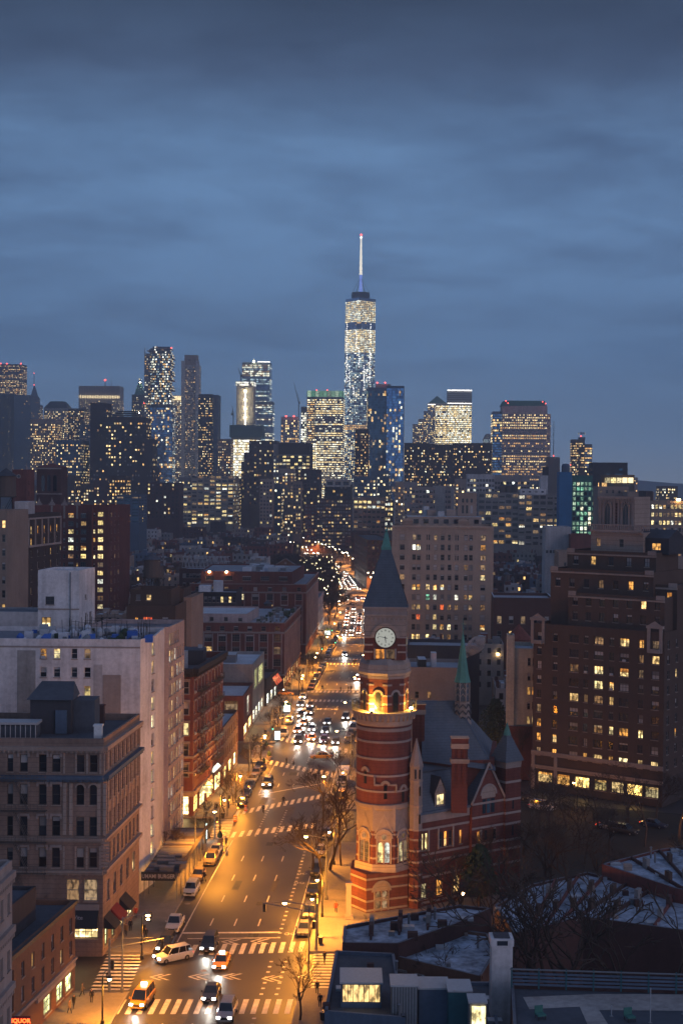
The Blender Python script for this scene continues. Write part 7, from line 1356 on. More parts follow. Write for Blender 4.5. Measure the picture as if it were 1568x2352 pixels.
for k, (u, pn) in enumerate(((1.1, 'pane_dark'), (3.3, 'pane_dark'), (5.5, 'pane_dark'), (8.2, 'pane_orange'), (10.2, 'pane_warm'))):
  f, p_, s = win_parts('sash', .85, 1.7, pn, 'frame_mid', .2); X = F.X(u, 4.9, .02); o = link('window', f.mesh('window'), t, X=X); link('pane', p_.mesh('pane'), o)
  mb = MB(); fbox(mb, F, u - .6, u + .6, 6.75, 7.0, .004, .12, 'stone_pale'); mb.build('lintel', t)
t, p = lowroof('terrace_house_row', 'long terrace of low houses with a frosted pale roof, right of the bare trees', [(1135, 2085), (1221, 2036), (1347, 2008), (1480, 2040), (1600, 2078), (1620, 2150), (1339, 2112), (1180, 2150)], 8); roofbits(t, p, 8, 18)
t, p = lowroof('terrace_house_row', 'further terrace of low houses with frosted roof at the right edge', [(1381, 1990), (1512, 1956), (1640, 1938), (1660, 2066), (1549, 2046)], 9.5, 'brick'); roofbits(t, p, 9.5, 10)
for a_, b_, n_, z_ in ((((1221, 2036), (1347, 2008), (1480, 2040), (1600, 2078)), ((1180, 2150), (1260, 2131), (1339, 2112), (1620, 2150)), 7, 8), (((1381, 1990), (1512, 1956), (1640, 1938)), ((1549, 2046), (1600, 2054), (1660, 2066)), 4, 9.5), (((789, 2133), (1052, 2084)), ((786, 2172), (1046, 2128)), 4, 9.5)):
  tw = thing('terrace_party_walls', ('low brick dividing walls across the frosted roof, ' + ('long terrace' if n_ == 7 else 'right edge terrace' if z_ == 9.5 and a_[0][0] > 1000 else 'corner building')), 'wall')
  for k in range(1, n_):
    def lerp_(L_, f): f *= len(L_) - 1; i_ = min(int(f), len(L_) - 2); f -= i_; return G(L_[i_][0] + (L_[i_ + 1][0] - L_[i_][0]) * f, L_[i_][1] + (L_[i_ + 1][1] - L_[i_][1]) * f, z_)
    p0, p1 = lerp_(a_, k / n_), lerp_(b_, k / n_); F = Face(p0, p1); mb = MB(); fbox(mb, F, .3, F.L - .3, z_ - .1, z_ + .45, -.12, .12, q.choice(['brick', 'brick_dark'])); mb.build('party_wall', tw)
    for u in (F.L * .3, F.L * .7): mb = MB(); fbox(mb, F, u - .6, u + .6, z_ + .1, z_ + 1.4, -.25, .25, q.choice(['brown', 'brick_dark', 'grey'])); mb.build('chimney', tw)
t, p = lowroof('corner_store_building', 'dark blue sided corner building whose parapet runs along the avenue', [(745, 2330), (770, 2190), (905, 2196), (930, 2345)], 9.8, 'blue_grey', 'tar'); roofbits(t, p, 9.8, 5, .4)
t, p = lowroof('rear_yard_building', 'dark flat roofed building with cluttered roof at the bottom of the photograph', [(905, 2262), (1128, 2262), (1150, 2400), (880, 2400)], 8.5, 'blue_grey', 'tar'); roofbits(t, p, 8.5, 8)
def hut(name, label, xl, xr, yt, D, dep, zb, wm, panel=None, cat='rooftop hut', slats=0, rm='metal_grey'):
  a, b = A(xl, yt, D), A(xr, yt, D); t = thing(name, label, cat); mb = MB(); mb.box(a.x, b.x, D, D + dep, zb, a.z, wm, top=rm); mb.build('hut_body', t)
  mb = MB(); mb.box(a.x - .12, b.x + .12, D - .14, D + dep + .1, a.z, a.z + .16, 'metal_pale'); mb.build('roof_rim', t)
  if panel: mb = MB(); mb.box(a.x + .15, b.x - .15, D - .06, D - .01, a.z - 1.75, a.z - .12, panel); mb.build('lit_glazing', t)
  for k in range(slats):
    x = a.x + .15 + (b.x - a.x - .3) * k / (slats - 1); mb = MB(); mb.box(x - .03, x + .03, D - .12, D - .065, (a.z - 1.8) if panel else zb + .3, a.z - .05, 'metal_pale' if not panel else 'frame_dark'); mb.build('glazing_bar' if panel else 'batten', t)
  return t
hut('rooftop_greenhouse', 'rooftop hut with an amber lit glazed strip at the bottom edge', 783, 876, 2259, 137, 4, 7, 'blue_grey', 'pane_warm', slats=8)
hut('rooftop_shed', 'pale battened rooftop shed next to the amber glazed hut', 899, 958, 2266, 135, 3, 7, 'metal_grey', None, slats=9); hut('rooftop_shed', 'plain dark rooftop shed right of the battened shed', 962, 1030, 2272, 136, 3, 7, 'blue_grey', None)
hut('rooftop_shed', 'teal clad rooftop shed beside the bright doorway', 1030, 1082, 2278, 134, 3, 7, 'teal_net', None)
t = hut('lit_doorway', 'pale yellow lit doorway hut at the bottom edge', 1078, 1116, 2304, 131, 2, 6, 'metal_grey', None); a = A(1086, 2310, 130.8); mb = MB(); mb.box(a.x - .1, a.x + 1.15, 130.8, 130.95, a.z - 3.6, a.z - .1, 'pane_yellow'); mb.build('lit_door', t)
t = thing('white_bulkhead', 'square white rooftop chimney tower with an open dark cap', 'rooftop tower'); a, b = A(1129, 2157, 138), A(1177, 2157, 138); mb = MB(); mb.box(a.x, b.x, 138, 140, 7, a.z - .7, 'white_wall'); mb.build('tower_shaft', t); mb = MB(); mb.box(a.x - .1, b.x + .1, 137.9, 140.1, a.z - .7, a.z, 'white_wall'); mb.build('tower_cap', t); mb = MB(); mb.box(a.x + .5, b.x - .5, 137.87, 137.895, a.z - .6, a.z - .15, 'pane_dark'); mb.box(a.x + .25, b.x - .25, 138.2, 139.8, a.z + .003, a.z + .12, 'roof_dark'); mb.build('vent_opening', t)
t, p = lowroof('roof_terrace_building', 'building with a dark roof terrace and a pale paved path at the lower right corner', [(1172, 2268), (1180, 2400), (1760, 2420), (1700, 2285)], 12, 'brick_dark', 'tar')
mb = MB(); zt_ = 12.03
for poly in ([(1200, 2290), (1370, 2283), (1568, 2284), (1600, 2322), (1375, 2320), (1400, 2360), (1360, 2380), (1330, 2312), (1215, 2318)],): mb.face([tuple(G(x, y, zt_)) for x, y in poly][::-1], 'concrete')
mb.build('paved_path', t)
fe = thing('terrace_fence', 'dark railing with horizontal boards along the back of the roof terrace', 'fence'); p0, p1 = G(1172, 2268, 12.35), G(1700, 2285, 12.35); F = Face(p0, p1)
for k in range(int(F.L / 2.6) + 1): mb = MB(); fbox(mb, F, k * 2.6, k * 2.6 + .14, 12.3, 14.3, 0, .14, 'teal_net'); mb.build('fence_post', fe)
for zz in (12.6, 12.95, 13.3, 13.65): mb = MB(); fbox(mb, F, 0, F.L, zz, zz + .2, .02, .08, 'blue_grey'); mb.build('fence_board', fe)
mb = MB(); fbox(mb, F, -.1, F.L, 14.1, 14.2, -.02, .16, 'metal_grey'); mb.build('handrail', fe)
for x, y, h in ((1492, 2350, 3.2), (1403, 2335, 1.0), (1568, 2330, 2)):
  p_ = G(x, y, 12); t = thing('terrace_post', 'thin pale pole on the roof terrace, ' + {3.2: 'the tallest one', 1.0: 'the short one', 2: 'the one at the right edge'}[h], 'pole', p_); mb = MB(); mb.tube((0, 0, 0), (0, 0, h), .05, .05, 'metal_pale', 6); mb.build('shaft', t); mb = MB(); mb.box(-.16, .16, -.16, .16, 0, .06, 'metal_grey'); mb.build('foot', t)
for x, y, lab in ((1445, 2345, 'larger teal cushioned'), (1240, 2340, 'smaller teal')):
  p_ = G(x, y, 12); t = thing('garden_chair', lab + ' chair on the dark roof terrace', 'chair', p_, .3); mb = MB(); mb.box(-.4, .4, -.4, .4, .35, .5, 'green_wall'); mb.build('seat', t); mb = MB(); mb.box(-.4, .4, .33, .45, .5, 1.1, 'green_wall'); mb.build('backrest', t)
  for sx in (-.35, .35):
    for sy in (-.35, .35): mb = MB(); mb.box(sx - .03, sx + .03, sy - .03, sy + .03, 0, .35, 'metal_dark'); mb.build('leg', t)
g_ = MB(); pts = [G(x, y, .02) for x, y in ((1180, 1840), (1700, 1880), (1700, 2000), (1200, 2060), (1150, 2040))]; g_.face(pts[::-1], 'soil'); g_.build('garden_ground', kind='structure')
# ------------------------------------------------------------------ street lamps
SODIUM = (1, .35, .03)
def lamp_parts(kind, bulb):
  """local: post at the origin, arm reaching towards +x"""
  H = 9.0 if kind != 'crook' else 5.4; arm = {'cobra': 2.6, 'double': 1.0, 'crook': .75}[kind]
  p = MB(); p.rev([(.22, 0), (.22, .5), (.12, .6), (.09, H * .98), (.05, H)], 8, m='metal_dark' if kind == 'crook' else 'metal_grey')
  a = MB(); h = MB(); b = MB(); sides = (1,) if kind != 'double' else (1, -1)
  for s in sides:
    pr = [(0, H - .2)] + [(s * arm * k / 5, H - .2 + .55 * math.sin(k / 5 * 1.5)) for k in range(1, 6)]
    if kind == 'crook': pr = [(0, H), (s * .12, H + .45), (s * .4, H + .7), (s * .7, H + .5), (s * arm, H + .15)]
    for (x0, z0), (x1, z1) in zip(pr, pr[1:]): a.tube((x0, 0, z0), (x1, 0, z1), .045, .045, 'metal_grey', 5)
    ex, ez = pr[-1]
    if kind == 'crook': h.rev([(.05, ez), (.3, ez - .2), (.3, ez - .28)], 10, ex, 0, m='metal_dark'); b.rev([(.22, ez - .28), (.2, ez - .5), (.02, ez - .62)], 10, ex, 0, m=bulb)
    else: h.box(min(ex, ex + s * .75), max(ex, ex + s * .75), -.17, .17, ez - .08, ez + .1, 'metal_grey'); b.rev([(.05, ez - .34), (.25, ez - .26), (.27, ez - .12), (.1, ez - .081)], 10, ex + s * .4, 0, m=bulb)
  return p, a, h, b, H, arm
_lm = {}
def lamp(x, y, rz, kind='cobra', bulb='lamp_bulb', label='', group='street lamps along the avenue', power=2200, col=SODIUM, big=1.0):
  t = thing('street_lamp', label, 'street lamp', (x, y, .14), rz, group)
  if (kind, bulb) not in _lm:
    p, a, h, b, H, arm = lamp_parts(kind, bulb); _lm[(kind, bulb)] = (p.mesh('post'), a.mesh('arm'), h.mesh('lamp_head'), b.mesh('bulb'), H, arm)
  p, a, h, b, H, arm = _lm[(kind, bulb)]
  link('post', p, t); link('arm', a, t); link('lamp_head', h, t); o = link('bulb', b, t)
  if power:
    ld = bpy.data.lights.new('street_light', 'POINT' if kind == 'crook' and (240 < y < 310 or x > -8) else 'SPOT'); ld.energy = power
    if ld.type == 'SPOT': ld.spot_size = math.radians(144 if kind != 'crook' else 168); ld.spot_blend = .75
    ld.color = col; ld.shadow_soft_size = .25
    o = bpy.data.objects.new('street_light', ld); C.objects.link(o); r = arm + .45 if kind != 'crook' else arm; z = H - .15 if kind != 'crook' else H - .65
    o.location = (x + r * math.cos(rz), y + r * math.sin(rz), z)
  return t
def kerb_lamp(y, side, kind='cobra', **k):
  x = KL(y) - .8 if side < 0 else KR(y) + .8
  return lamp(x, y, 0 if side < 0 else math.pi, kind, **k)
W1 = (1, .62, .30)
near = [(-1, 157, 'crook', 'added on the dark post at the lower left corner pavement', 3200), (1, 197, 'crook', 'beside the glowing gate pillar of the tower', 3000), (-1, 178.8, 'crook', 'at the corner below the tan building', 1500), (-1, 167.2, 'cobra', 'tall lamp with signal arm beside the liquor corner', 2600), (-1, 220, 'cobra', 'lamp over the orange lit shed roof', 6000), (-1, 246, 'crook', 'lamp at the corner below the dark red walk-up', 2400), (-1, 266, 'crook', 'lamp in front of the glowing storefronts', 3600), (-1, 286, 'cobra', 'lamp by the parked cars beyond the walk-up', 3200), (-1, 306, 'crook', 'lamp with warm head at the planter corner', 1500),  # first entry: lamp added to turn the lower left pavement golden
    (-1, 330, 'cobra', 'tall lamp on the busy corner by the brick shop', 2600), (-1, 352, 'crook', 'lamp before the pale boxy store', 1500), (-1, 375, 'cobra', 'lamp outside the white store', 2600), (-1, 398, 'crook', 'lamp by the side street with the crossing taxi', 1400), (-1, 424, 'cobra', 'lamp at the foot of the brick block', 3000), (-1, 446, 'crook', 'middle lamp beside the brick block', 1500), (-1, 468, 'cobra', 'lamp lighting the bare orange tree', 3000), (-1, 512, 'cobra', 'lamp by the taller brick block', 3000), (-1, 556, 'cobra', 'double lamp past the brick blocks', 3600),
    (1, 172.5, 'cobra', 'lamp reaching over the right hand crossing corner', 3800), (1, 188, 'crook', 'ornate lamp beside the two cars parked at right', 3800), (1, 205, 'cobra', 'lamp behind the ornate one beside the tower', 3200), (1, 224, 'crook', 'lamp glowing under the bare trees by the tower', 1900), (1, 247, 'cobra', 'lamp behind the bare trees', 2200), (1, 270, 'crook', 'lamp left of the tower shaft, hooked arm', 1200), (1, 292, 'cobra', 'lamp at the far right crossing corner', 2400), (1, 330, 'cobra', 'lamp hidden near the tower balcony', 2400), (1, 372, 'cobra', 'lamp above the right hand queue', 2400), (1, 420, 'cobra', 'lamp right of the lone car', 2800), (1, 470, 'cobra', 'lamp by the crossing behind the clock', 2800), (1, 520, 'cobra', 'lamp beside the road lettering', 2800), (1, 570, 'cobra', 'lamp beside the far queue', 2800)]
for s, y, kind, lab, pw in near: kerb_lamp(y, s, kind, label='lit sodium street lamp, ' + lab, power=pw * (3.0 if kind == 'cobra' else 2.3) * (2.6 if y > 400 else 1.5 if y > 300 else 1.0), bulb='lamp_bulb')
k = 0
for y in list(range(606, 1010, 36)) + list(range(1010, 1330, 42)):
  for s in (-1, 1):
    kerb_lamp(y + (9 if s > 0 else 0), s, 'double', label='far double headed street lamp along the avenue towards the bend', power=30000 if y < 1000 else 24000, bulb='lamp_white', col=(1, .36, .06)); k += 1
for x, y, lab in ((44, 262, 'before the lit shop windows of the brown apartment house'), (22, 255, 'behind the library among the trees'), (31, 292, 'in the street left of the brown apartment house'), (58, 235, 'at the far right of the garden street')):
  lamp(x, y, 2.4, 'crook', label='lit street lamp ' + lab, power=700, group='street lamps behind the garden')
for x, y, h in ((1063, 2053, 5), (806, 2095, 1.2), (850, 2118, 2)):
  p = A(x, y, 190); ld = bpy.data.lights.new('library_foot_light', 'POINT'); ld.energy = 1500 if x < 900 else 500; ld.color = (1, .42, .06); o = bpy.data.objects.new('library_foot_light', ld); C.objects.link(o); o.location = (p.x, 190, max(1.5, p.z))  # the lights left of the lantern are added to warm the tower base
t = thing('wall_lantern', 'small bright lantern on a post in front of the library windows', 'lamp', A(1063, 2053, 190)); mb = MB(); mb.rev([(.02, -.2), (.18, -.1), (.18, .12), (.02, .22)], 8, m='lamp_bulb'); mb.build('bulb', t); mb = MB(); mb.tube((0, 0, -3), (0, 0, -.2), .05, .05, 'metal_dark', 5); mb.build('post', t)

# ------------------------------------------------------------------ traffic signals
def signal(x, y, rz, arm, label, st='signal_orange', h=6.2):
  t = thing('traffic_signal', label, 'traffic light', (x, y, .14), rz, 'traffic signals of the avenue'); mb = MB(); mb.rev([(.2, 0), (.16, .6), (.11, h)], 8, m='metal_grey'); mb.build('pole', t); mb = MB(); mb.tube((0, 0, h - 1.2), (arm, 0, h - .1), .07, .05, 'metal_grey', 6); mb.tube((0, 0, h - .1), (arm * .8, 0, h), .03, .03, 'metal_grey', 4); mb.build('signal_arm', t)
  for ax, ay in ((arm * .97, h - .75), (.35, 3.2)):
    mb = MB(); mb.box(ax - .18, ax + .18, -.17, .17, ay - .5, ay + .5, 'sign_yellow' if False else 'metal_dark'); hd = mb.build('signal_head', t); mb = MB()
    for kk, m in enumerate(('metal_dark', 'metal_dark', st)): mb.tube((ax, -.172, ay + .32 - .32 * kk), (ax, -.2, ay + .32 - .32 * kk), .13, .13, m, 10)
    mb.build('lens', hd)
  return t
signal(-27.0, 167.4, .05, 6.4, 'tall sodium lit signal pole with a long arm at the lower left corner', 'metal_dark', 6.4)
signal(KR(183) + 1, 183.2, math.pi - .05, 7, 'signal pole with long thin arm over the right hand crossing', 'metal_dark', 6)
signal(KL(330) - 1.2, 329.5, .35, 8, 'signal pole with yellow lit arm at the brick corner shop', 'signal_green'); signal(KL(256) - 1, 256, .3, 4, 'signal pole at the corner of the walk-up', 'signal_orange'); signal(KR(300) + 1, 300, math.pi, 6, 'signal pole beside the tower shaft', 'signal_orange'); signal(KL(411) - 1, 411.5, 0, 5, 'signal pole at the brick block corner', 'signal_orange'); signal(KL(241) - .8, 239.5, .2, 4.0, 'signal pole beside the bright advertising panel', 'signal_orange'); signal(KL(487) - 1, 487, 0, 5, 'signal pole past the brick block', 'signal_green'); signal(KL(548) - 1, 548, 0, 6, 'signal pole at the far crossing', 'signal_green')

# ------------------------------------------------------------------ bare winter trees
def grow(seed, H=12, spread=.55, trunk=.22, lev=5, twig=.012, forks=(3, 4), lights=0):
  q = random.Random(seed); tk, br, li = MB(), MB(), MB()
  def limb(p, d, L, r, lv):
    mb = tk if lv == 0 else br; n = 3 if lv < 3 else 2; pts = [p]
    for k in range(n):
      d = (d + Vector((q.gauss(0, .1), q.gauss(0, .1), q.gauss(.03, .05))) * (1 + .5 * lv)).normalized(); pts.append(pts[-1] + d * L / n)
    for k in range(n): mb.tube(pts[k], pts[k + 1], max(twig, r * (1 - .3 * k / n)), max(twig, r * (1 - .3 * (k + 1) / n)), 'bark', 6 if lv == 0 else (4 if lv < 3 else 3), False)
    if lights and lv >= lev - 2 and q.random() < lights: li.rev([(.01, -.0), (.07, .07), (.01, .14)], 5, m='tree_light'); 
    if lv >= lev: return
    for j in range(q.choice(forks)):
      a = pts[-1] if j < 2 or lv == 0 else pts[q.choice(range(1, n + 1))]
      ax = Vector((q.gauss(0, 1), q.gauss(0, 1), q.gauss(0, .5))).cross(d).normalized(); ang = spread * q.uniform(.55, 1.25)
      limb(a, Matrix.Rotation(ang, 3, ax) @ d, L * q.uniform(.62, .85), r * .62, lv + 1)
  limb(Vector((0, 0, -.1)), Vector((0, 0, 1)), H * .26, trunk, 0)
  return tk.mesh('trunk'), br.mesh('branches')
TV = [grow(s, 12, sp, .2, 6, .02, (2, 3, 3)) for s, sp in ((1, .5), (5, .58), (9, .48), (14, .60))]; TG = [grow(s, 12, .52, .17, 5, .03, (2, 3, 3)) for s in (41, 44, 47)]; TF = [grow(s, 12, .56, .2, 4, .05, (4, 5)) for s in (21, 22, 23)]
def tree(x, y, H, label, group, var=0, z=0, far=False, wide=1.0):
  t = thing('bare_tree', label, 'tree', (x, y, z), rnd.uniform(0, 6.28), group); TL_ = TF if far is True else (TG if far == 2 else TV); tk, br = TL_[var % len(TL_)]; s = H / 11.5
  a = link('trunk', tk, t); b = link('branches', br, t, kind=None); t.scale = (s * wide, s * wide, s); return t
g0 = 'bare street trees along the avenue'
for i, (x, y, H, lab) in enumerate(((*G(735, 2052)[:2], 14, 'tall bare tree on the right pavement, left of the library tower foot'), (*G(757, 2000)[:2], 15, 'tall bare tree by the library tower, nearest the lamp'), (*G(776, 1935)[:2], 13, 'bare tree before the tower hiding the far crossing'), (-4.2, 159, 8.5, 'small bare tree at the bottom crossing'), (*G(402, 1995)[:2], 8, 'bare tree lit orange beside the shed roof'), (*G(516, 1872)[:2], 9, 'bare tree lit yellow before the storefronts'), (*G(560, 1835)[:2], 7.5, 'small bare tree behind the parked cars'),
    (*G(716, 2010)[:2], 13, 'bare tree over the right hand parked cars'), (*G(742, 1890)[:2], 13, 'bare tree over the right half of the dark crossing'), (*G(765, 1850)[:2], 12, 'farther bare tree left of the tower shaft'), (*G(783, 1990)[:2], 10, 'bare tree close against the library tower'),
    (*G(536, 1850)[:2], 7, 'small bare tree on the lit pavement'), (*G(598, 1760)[:2], 6, 'little bare tree by the planters'), (*G(694, 1590)[:2], 8.5, 'bare tree lit bright orange by the brick block'), (*G(645, 1690)[:2], 7, 'bare tree near the white lit kiosk'), (*G(706, 1545)[:2], 8, 'bare tree further along the brick block'), (*G(783, 1905)[:2], 8, 'small bare tree beside the tower shaft foot'))): tree(x, y, H, lab, g0, i)
g1 = 'bare garden trees behind and beside the library'
for i, (px, py, H, w) in enumerate(((1040, 2078, 10, 1.2), (1095, 2075, 12, 1.1), (1180, 2128, 14, 1), (1250, 2060, 15, 1.1), (1262, 2065, 14, .9), (1310, 2092, 13, 1), (1370, 2070, 12, 1.1), (1440, 2120, 11, 1), (1545, 2110, 15, 1.1), (1200, 1965, 11, 1.3), (1262, 1950, 12, 1.3), (1330, 1955, 11, 1.3), (1400, 1965, 11, 1.3), (1480, 1945, 12, 1.2), (1560, 1935, 13, 1.2), (1195, 1870, 12, 1.1), (1240, 1905, 11, 1.2), (1300, 1900, 11, 1.2), (1370, 1905, 11, 1.2), (1440, 1900, 12, 1.2), (1510, 1895, 12, 1.2), (1210, 1790, 13, 1), (886, 2255, 9, .9), (1012, 2262, 9, 1), (1128, 2140, 9, .9), (1185, 1745, 13, .9), (1342, 1985, 10, 1.2))):
  p = G(px, py); tree(p.x, p.y, H, ['bare tree with spreading limbs in the dark garden, ', 'slender bare tree in the dark garden, ', 'tangled bare tree in the dark garden, '][i % 3] + ['before the library wall', 'beside the frosted roofs', 'behind the frosted roofs', 'towards the lit shop windows', 'at the lower roofs'][0 if i < 2 else 1 if i < 9 else 2 if i < 15 else 3 if i < 22 else 4], g1, i, wide=w)
for i, (px, yy, H, lab) in enumerate(((1158, 158, 20, 'tall straight bare tree behind the white chimney tower'), (1212, 157, 18, 'bare tree left of the clustered trunks over the frosted roofs'), (1262, 154, 24, 'leftmost of the clustered tall trunks over the frosted roofs'), (1298, 153, 23, 'middle one of the clustered tall trunks over the frosted roofs'), (1338, 155, 24, 'rightmost of the clustered tall trunks over the frosted roofs'), (1442, 154, 20, 'tall bare tree between the cluster and the right edge'), (1556, 152, 22, 'dark bare tree cut by the right edge'), (1010, 158, 12, 'small bare tree over the brick house row'), (1075, 183, 17, 'bare tree spreading before the library facade'), (1120, 181, 15, 'second bare tree before the library facade'), (1035, 184, 14, 'bare tree close by the library lantern'))):
  tree((px - 784) / FPX * yy, yy, H, lab, g1, i, far=2, wide=1.0)
for i, y in enumerate((232, 240, 262, 270, 291, 299, 338, 348, 362, 386, 430, 440, 455, 495, 508, 525)): tree(KL(y) - 1.6, y, 7 + i % 3, 'small bare tree at the left kerb, lamp lit, ' + ('by the storefronts' if y < 320 else 'by the low stores' if y < 400 else 'beside the brick blocks'), g0, i)
def leafy(x, y, H, R, label, seed):
  q = random.Random(seed); t = thing('evergreen_tree', label, 'tree', (x, y, 0)); mb = MB(); mb.tube((0, 0, 0), (0, 0, H * .6), .2, .1, 'bark', 6); mb.build('trunk', t); mb = MB()
  for k in range(2600):
    a, zz = q.uniform(0, 6.28), q.uniform(.22, 1); rr = R * math.sin(min(1, (1 - zz) * 1.9 + .12) * 1.5) * math.sqrt(q.random()) * (1 + .25 * math.sin(a * 3 + zz * 7)); c = Vector((rr * math.cos(a), rr * math.sin(a), zz * H)); u = Vector((q.gauss(0, 1), q.gauss(0, 1), q.gauss(0, 1))).normalized() * .28; v = u.orthogonal().normalized() * .2
    mb.face((c - u, c - v, c + u, c + v), 'hedge')
  mb.build('foliage', t, kind='stuff')
p = G(1100, 2085); leafy(p.x, p.y, 9, 2.2, 'dense dark ivy clad tree beside the library foot', 3); p = A(1138, 1620, 300); leafy(p.x, 300, 15, 3.4, 'big dark leafy tree between the green spire and pale side building', 4); p = A(1155, 1560, 330); leafy(p.x, 330, 13, 3, 'dark leafy tree behind the big one near the pale side building', 5)
p = G(1212, 1765); leafy(p.x, p.y, 7, 1.8, 'tree with last ochre leaves beside the brown apartment house', 6)
# trees beyond, where the avenue narrows
q = random.Random(33); g2 = 'bare trees of the square left of the far avenue'; k = 0
for y in range(596, 930, 15):
  for j in range(4):
    x = KL(y) - 3.5 - j * 8.5 + q.uniform(-2, 2); tree(x, y + q.uniform(-4, 4), q.uniform(15, 19), 'dark bare tree of the dense group left of the far avenue', g2, k, far=True, wide=1.15); k += 1
for y in range(600, 1250, 34): tree(KR(y) + 3, y + 9, q.uniform(9, 12), 'bare tree on the right pavement of the far avenue', 'bare trees right of the far avenue', k, far=True); k += 1
mb = MB()      # strings of small lights in those trees
for k in range(150):
  y = q.uniform(598, 900); x = KL(y) + 1 - q.random() ** 2 * 22; z = q.uniform(4, 14); s = .16; mb.rev([(.01, z - s), (s, z), (.01, z + s)], 5, x, y, m='tree_light')
o = mb.build('tree_lights', kind='stuff'); o['label'] = 'scatter of tiny warm lights strung through the dark trees of the square'

# ------------------------------------------------------------------ cars
CARC = dict(black=(.012, .012, .014), dark=(.03, .032, .04), navy=(.02, .03, .07), silver=(.35, .36, .38), white=(.62, .62, .64), taxi=(.75, .33, .02), gold=(.30, .22, .14), red=(.25, .02, .02), grey=(.12, .12, .13), purple=(.10, .08, .30))
for k, c in CARC.items(): plain('paint_' + k, c, .28, .15 if k not in ('taxi', 'white') else 0, .6, .7)
plain('car_glass', (.012, .015, .02), .08, 0, .8); plain('rim_metal', (.4, .4, .42), .3, .8)
SHP = {   # length, half width, belt height, roof height, cabin: base front, base rear, top front, top rear
  'sedan': (4.8, .91, .90, 1.44, -1.05, 1.75, -.25, 1.15), 'suv': (4.9, .97, 1.08, 1.80, -1.15, 2.35, -.55, 2.05), 'van': (5.0, .98, 1.05, 1.95, -1.65, 2.42, -.85, 2.3), 'pickup': (5.5, .98, 1.08, 1.82, -1.05, .95, -.45, .75), 'truck': (6.8, 1.1, 1.2, 2.2, -2.9, -1.2, -2.5, -1.3)}
_cp = {}
def car_proto(kind, col, on, sign):
  key = (kind, col, on, sign)
  if key in _cp: return _cp[key]
  L, hw, belt, top, c0, c1, t0, t1 = SHP[kind]; h = L / 2; P = 'paint_' + col; parts = []
  st = [(-h, .78, .34, .52, belt * .68), (-h + .22, .93, .24, .55, belt * .78), (-h + .9, 1, .22, .6, belt * .88), (c0, 1, .22, .62, belt * .97), (0, 1, .22, .62, belt), (c1, 1, .22, .64, belt * (1.0 if kind != 'sedan' else 1.02)), (h - .25, .95, .26, .62, belt * (.97 if kind in ('suv', 'van') else .95)), (h, .84, .38, .62, belt * (.9 if kind in ('suv', 'van') else .84))]
  if kind == 'pickup': st = [s if s[0] < c1 else (*s[:4], belt) for s in st]
  b = MB(); rings = []
  for y, w, z0, zm, zt in st: w *= hw; rings.append([(-w * .92, y, z0), (-w, y, zm), (-w * .97, y, zt * .93), (-w * .88, y, zt), (w * .88, y, zt), (w * .97, y, zt * .93), (w, y, zm), (w * .92, y, z0)])
  for a, c in zip(rings, rings[1:]):
    for i in range(8): b.face((a[i], c[i], c[(i + 1) % 8], a[(i + 1) % 8]), P)
  b.face(rings[0], P); b.face(rings[-1][::-1], P)
  if kind == 'pickup': b.box(-hw * .82, hw * .82, c1 + .1, h - .1, belt - .02, belt + .012, 'awning_dark')
  if kind == 'truck': b.box(-1.15, 1.15, -1.1, h + .05, .9, 3.0, 'paint_white')
  parts.append(('body', b.mesh('body'), ()))
  g = MB(); bw, tw = hw * .86, hw * .70; B_ = [(-bw, c0, belt * .975), (bw, c0, belt * .975), (bw, c1, belt), (-bw, c1, belt)]; T = [(-tw, t0, top - .04), (tw, t0, top - .04), (tw, t1, top - .04), (-tw, t1, top - .04)]
  for i in range(4): g.face((B_[i], B_[(i + 1) % 4], T[(i + 1) % 4], T[i]), 'car_glass')
  parts.append(('glasshouse', g.mesh('glasshouse'), ()))
  r = MB(); r.prism([(-tw, t0), (tw, t0), (tw, t1), (-tw, t1)], top - .045, top + .01, P, scale=.93)
  for i, j in ((0, 0), (1, 1), (2, 2), (3, 3)): r.tube(Vector(B_[i]), Vector(T[j]), .045, .04, P, 4)
  for s in (-1, 1):
    for f in (.42, .74): yb, yt_ = c0 + (c1 - c0) * f, t0 + (t1 - t0) * (f * 1.05 - .03); r.tube((s * bw * 1.004, yb, belt), (s * tw * 1.01, yt_, top - .04), .04, .035, P, 4)
  parts.append(('roof', r.mesh('roof'), ()))
  for sx in (-1, 1):
    for sy in (-h + .95, h - .95):
      w = MB(); w.tube((sx * (hw - .2), sy, .33), (sx * (hw + .01), sy, .33), .33, .33, 'tyre', 14); rm = MB(); rm.tube((sx * (hw - .02), sy, .33), (sx * (hw + .025), sy, .33), .19, .17, 'rim_metal', 8); parts.append(('wheel', w.mesh('wheel'), (('rim', rm.mesh('rim')),)))
    m = MB(); hx = hw * .66; m.box(sx * hx - .2, sx * hx + .2, -h - .03, -h + .16, belt * .60, belt * .60 + .2, 'headlight' if on else 'rim_metal'); parts.append(('headlight', m.mesh('headlight'), ()))
    m = MB(); m.box(sx * hx - .17, sx * hx + .17, h - .1, h + .02, belt * .68, belt * .68 + .17, 'tail_light'); parts.append(('tail_light', m.mesh('tail_light'), ()))
    m = MB(); m.box(sx * (hw + .02), sx * (hw + .2), c0 + .25, c0 + .38, belt - .02, belt + .14, P) if sx > 0 else m.box(-hw - .2, -hw - .02, c0 + .25, c0 + .38, belt - .02, belt + .14, P); parts.append(('mirror', m.mesh('mirror'), ()))
  m = MB(); m.box(-hw * .42, hw * .42, -h - .025, -h + .1, belt * .5, belt * .72, 'awning_dark'); parts.append(('grille', m.mesh('grille'), ()))
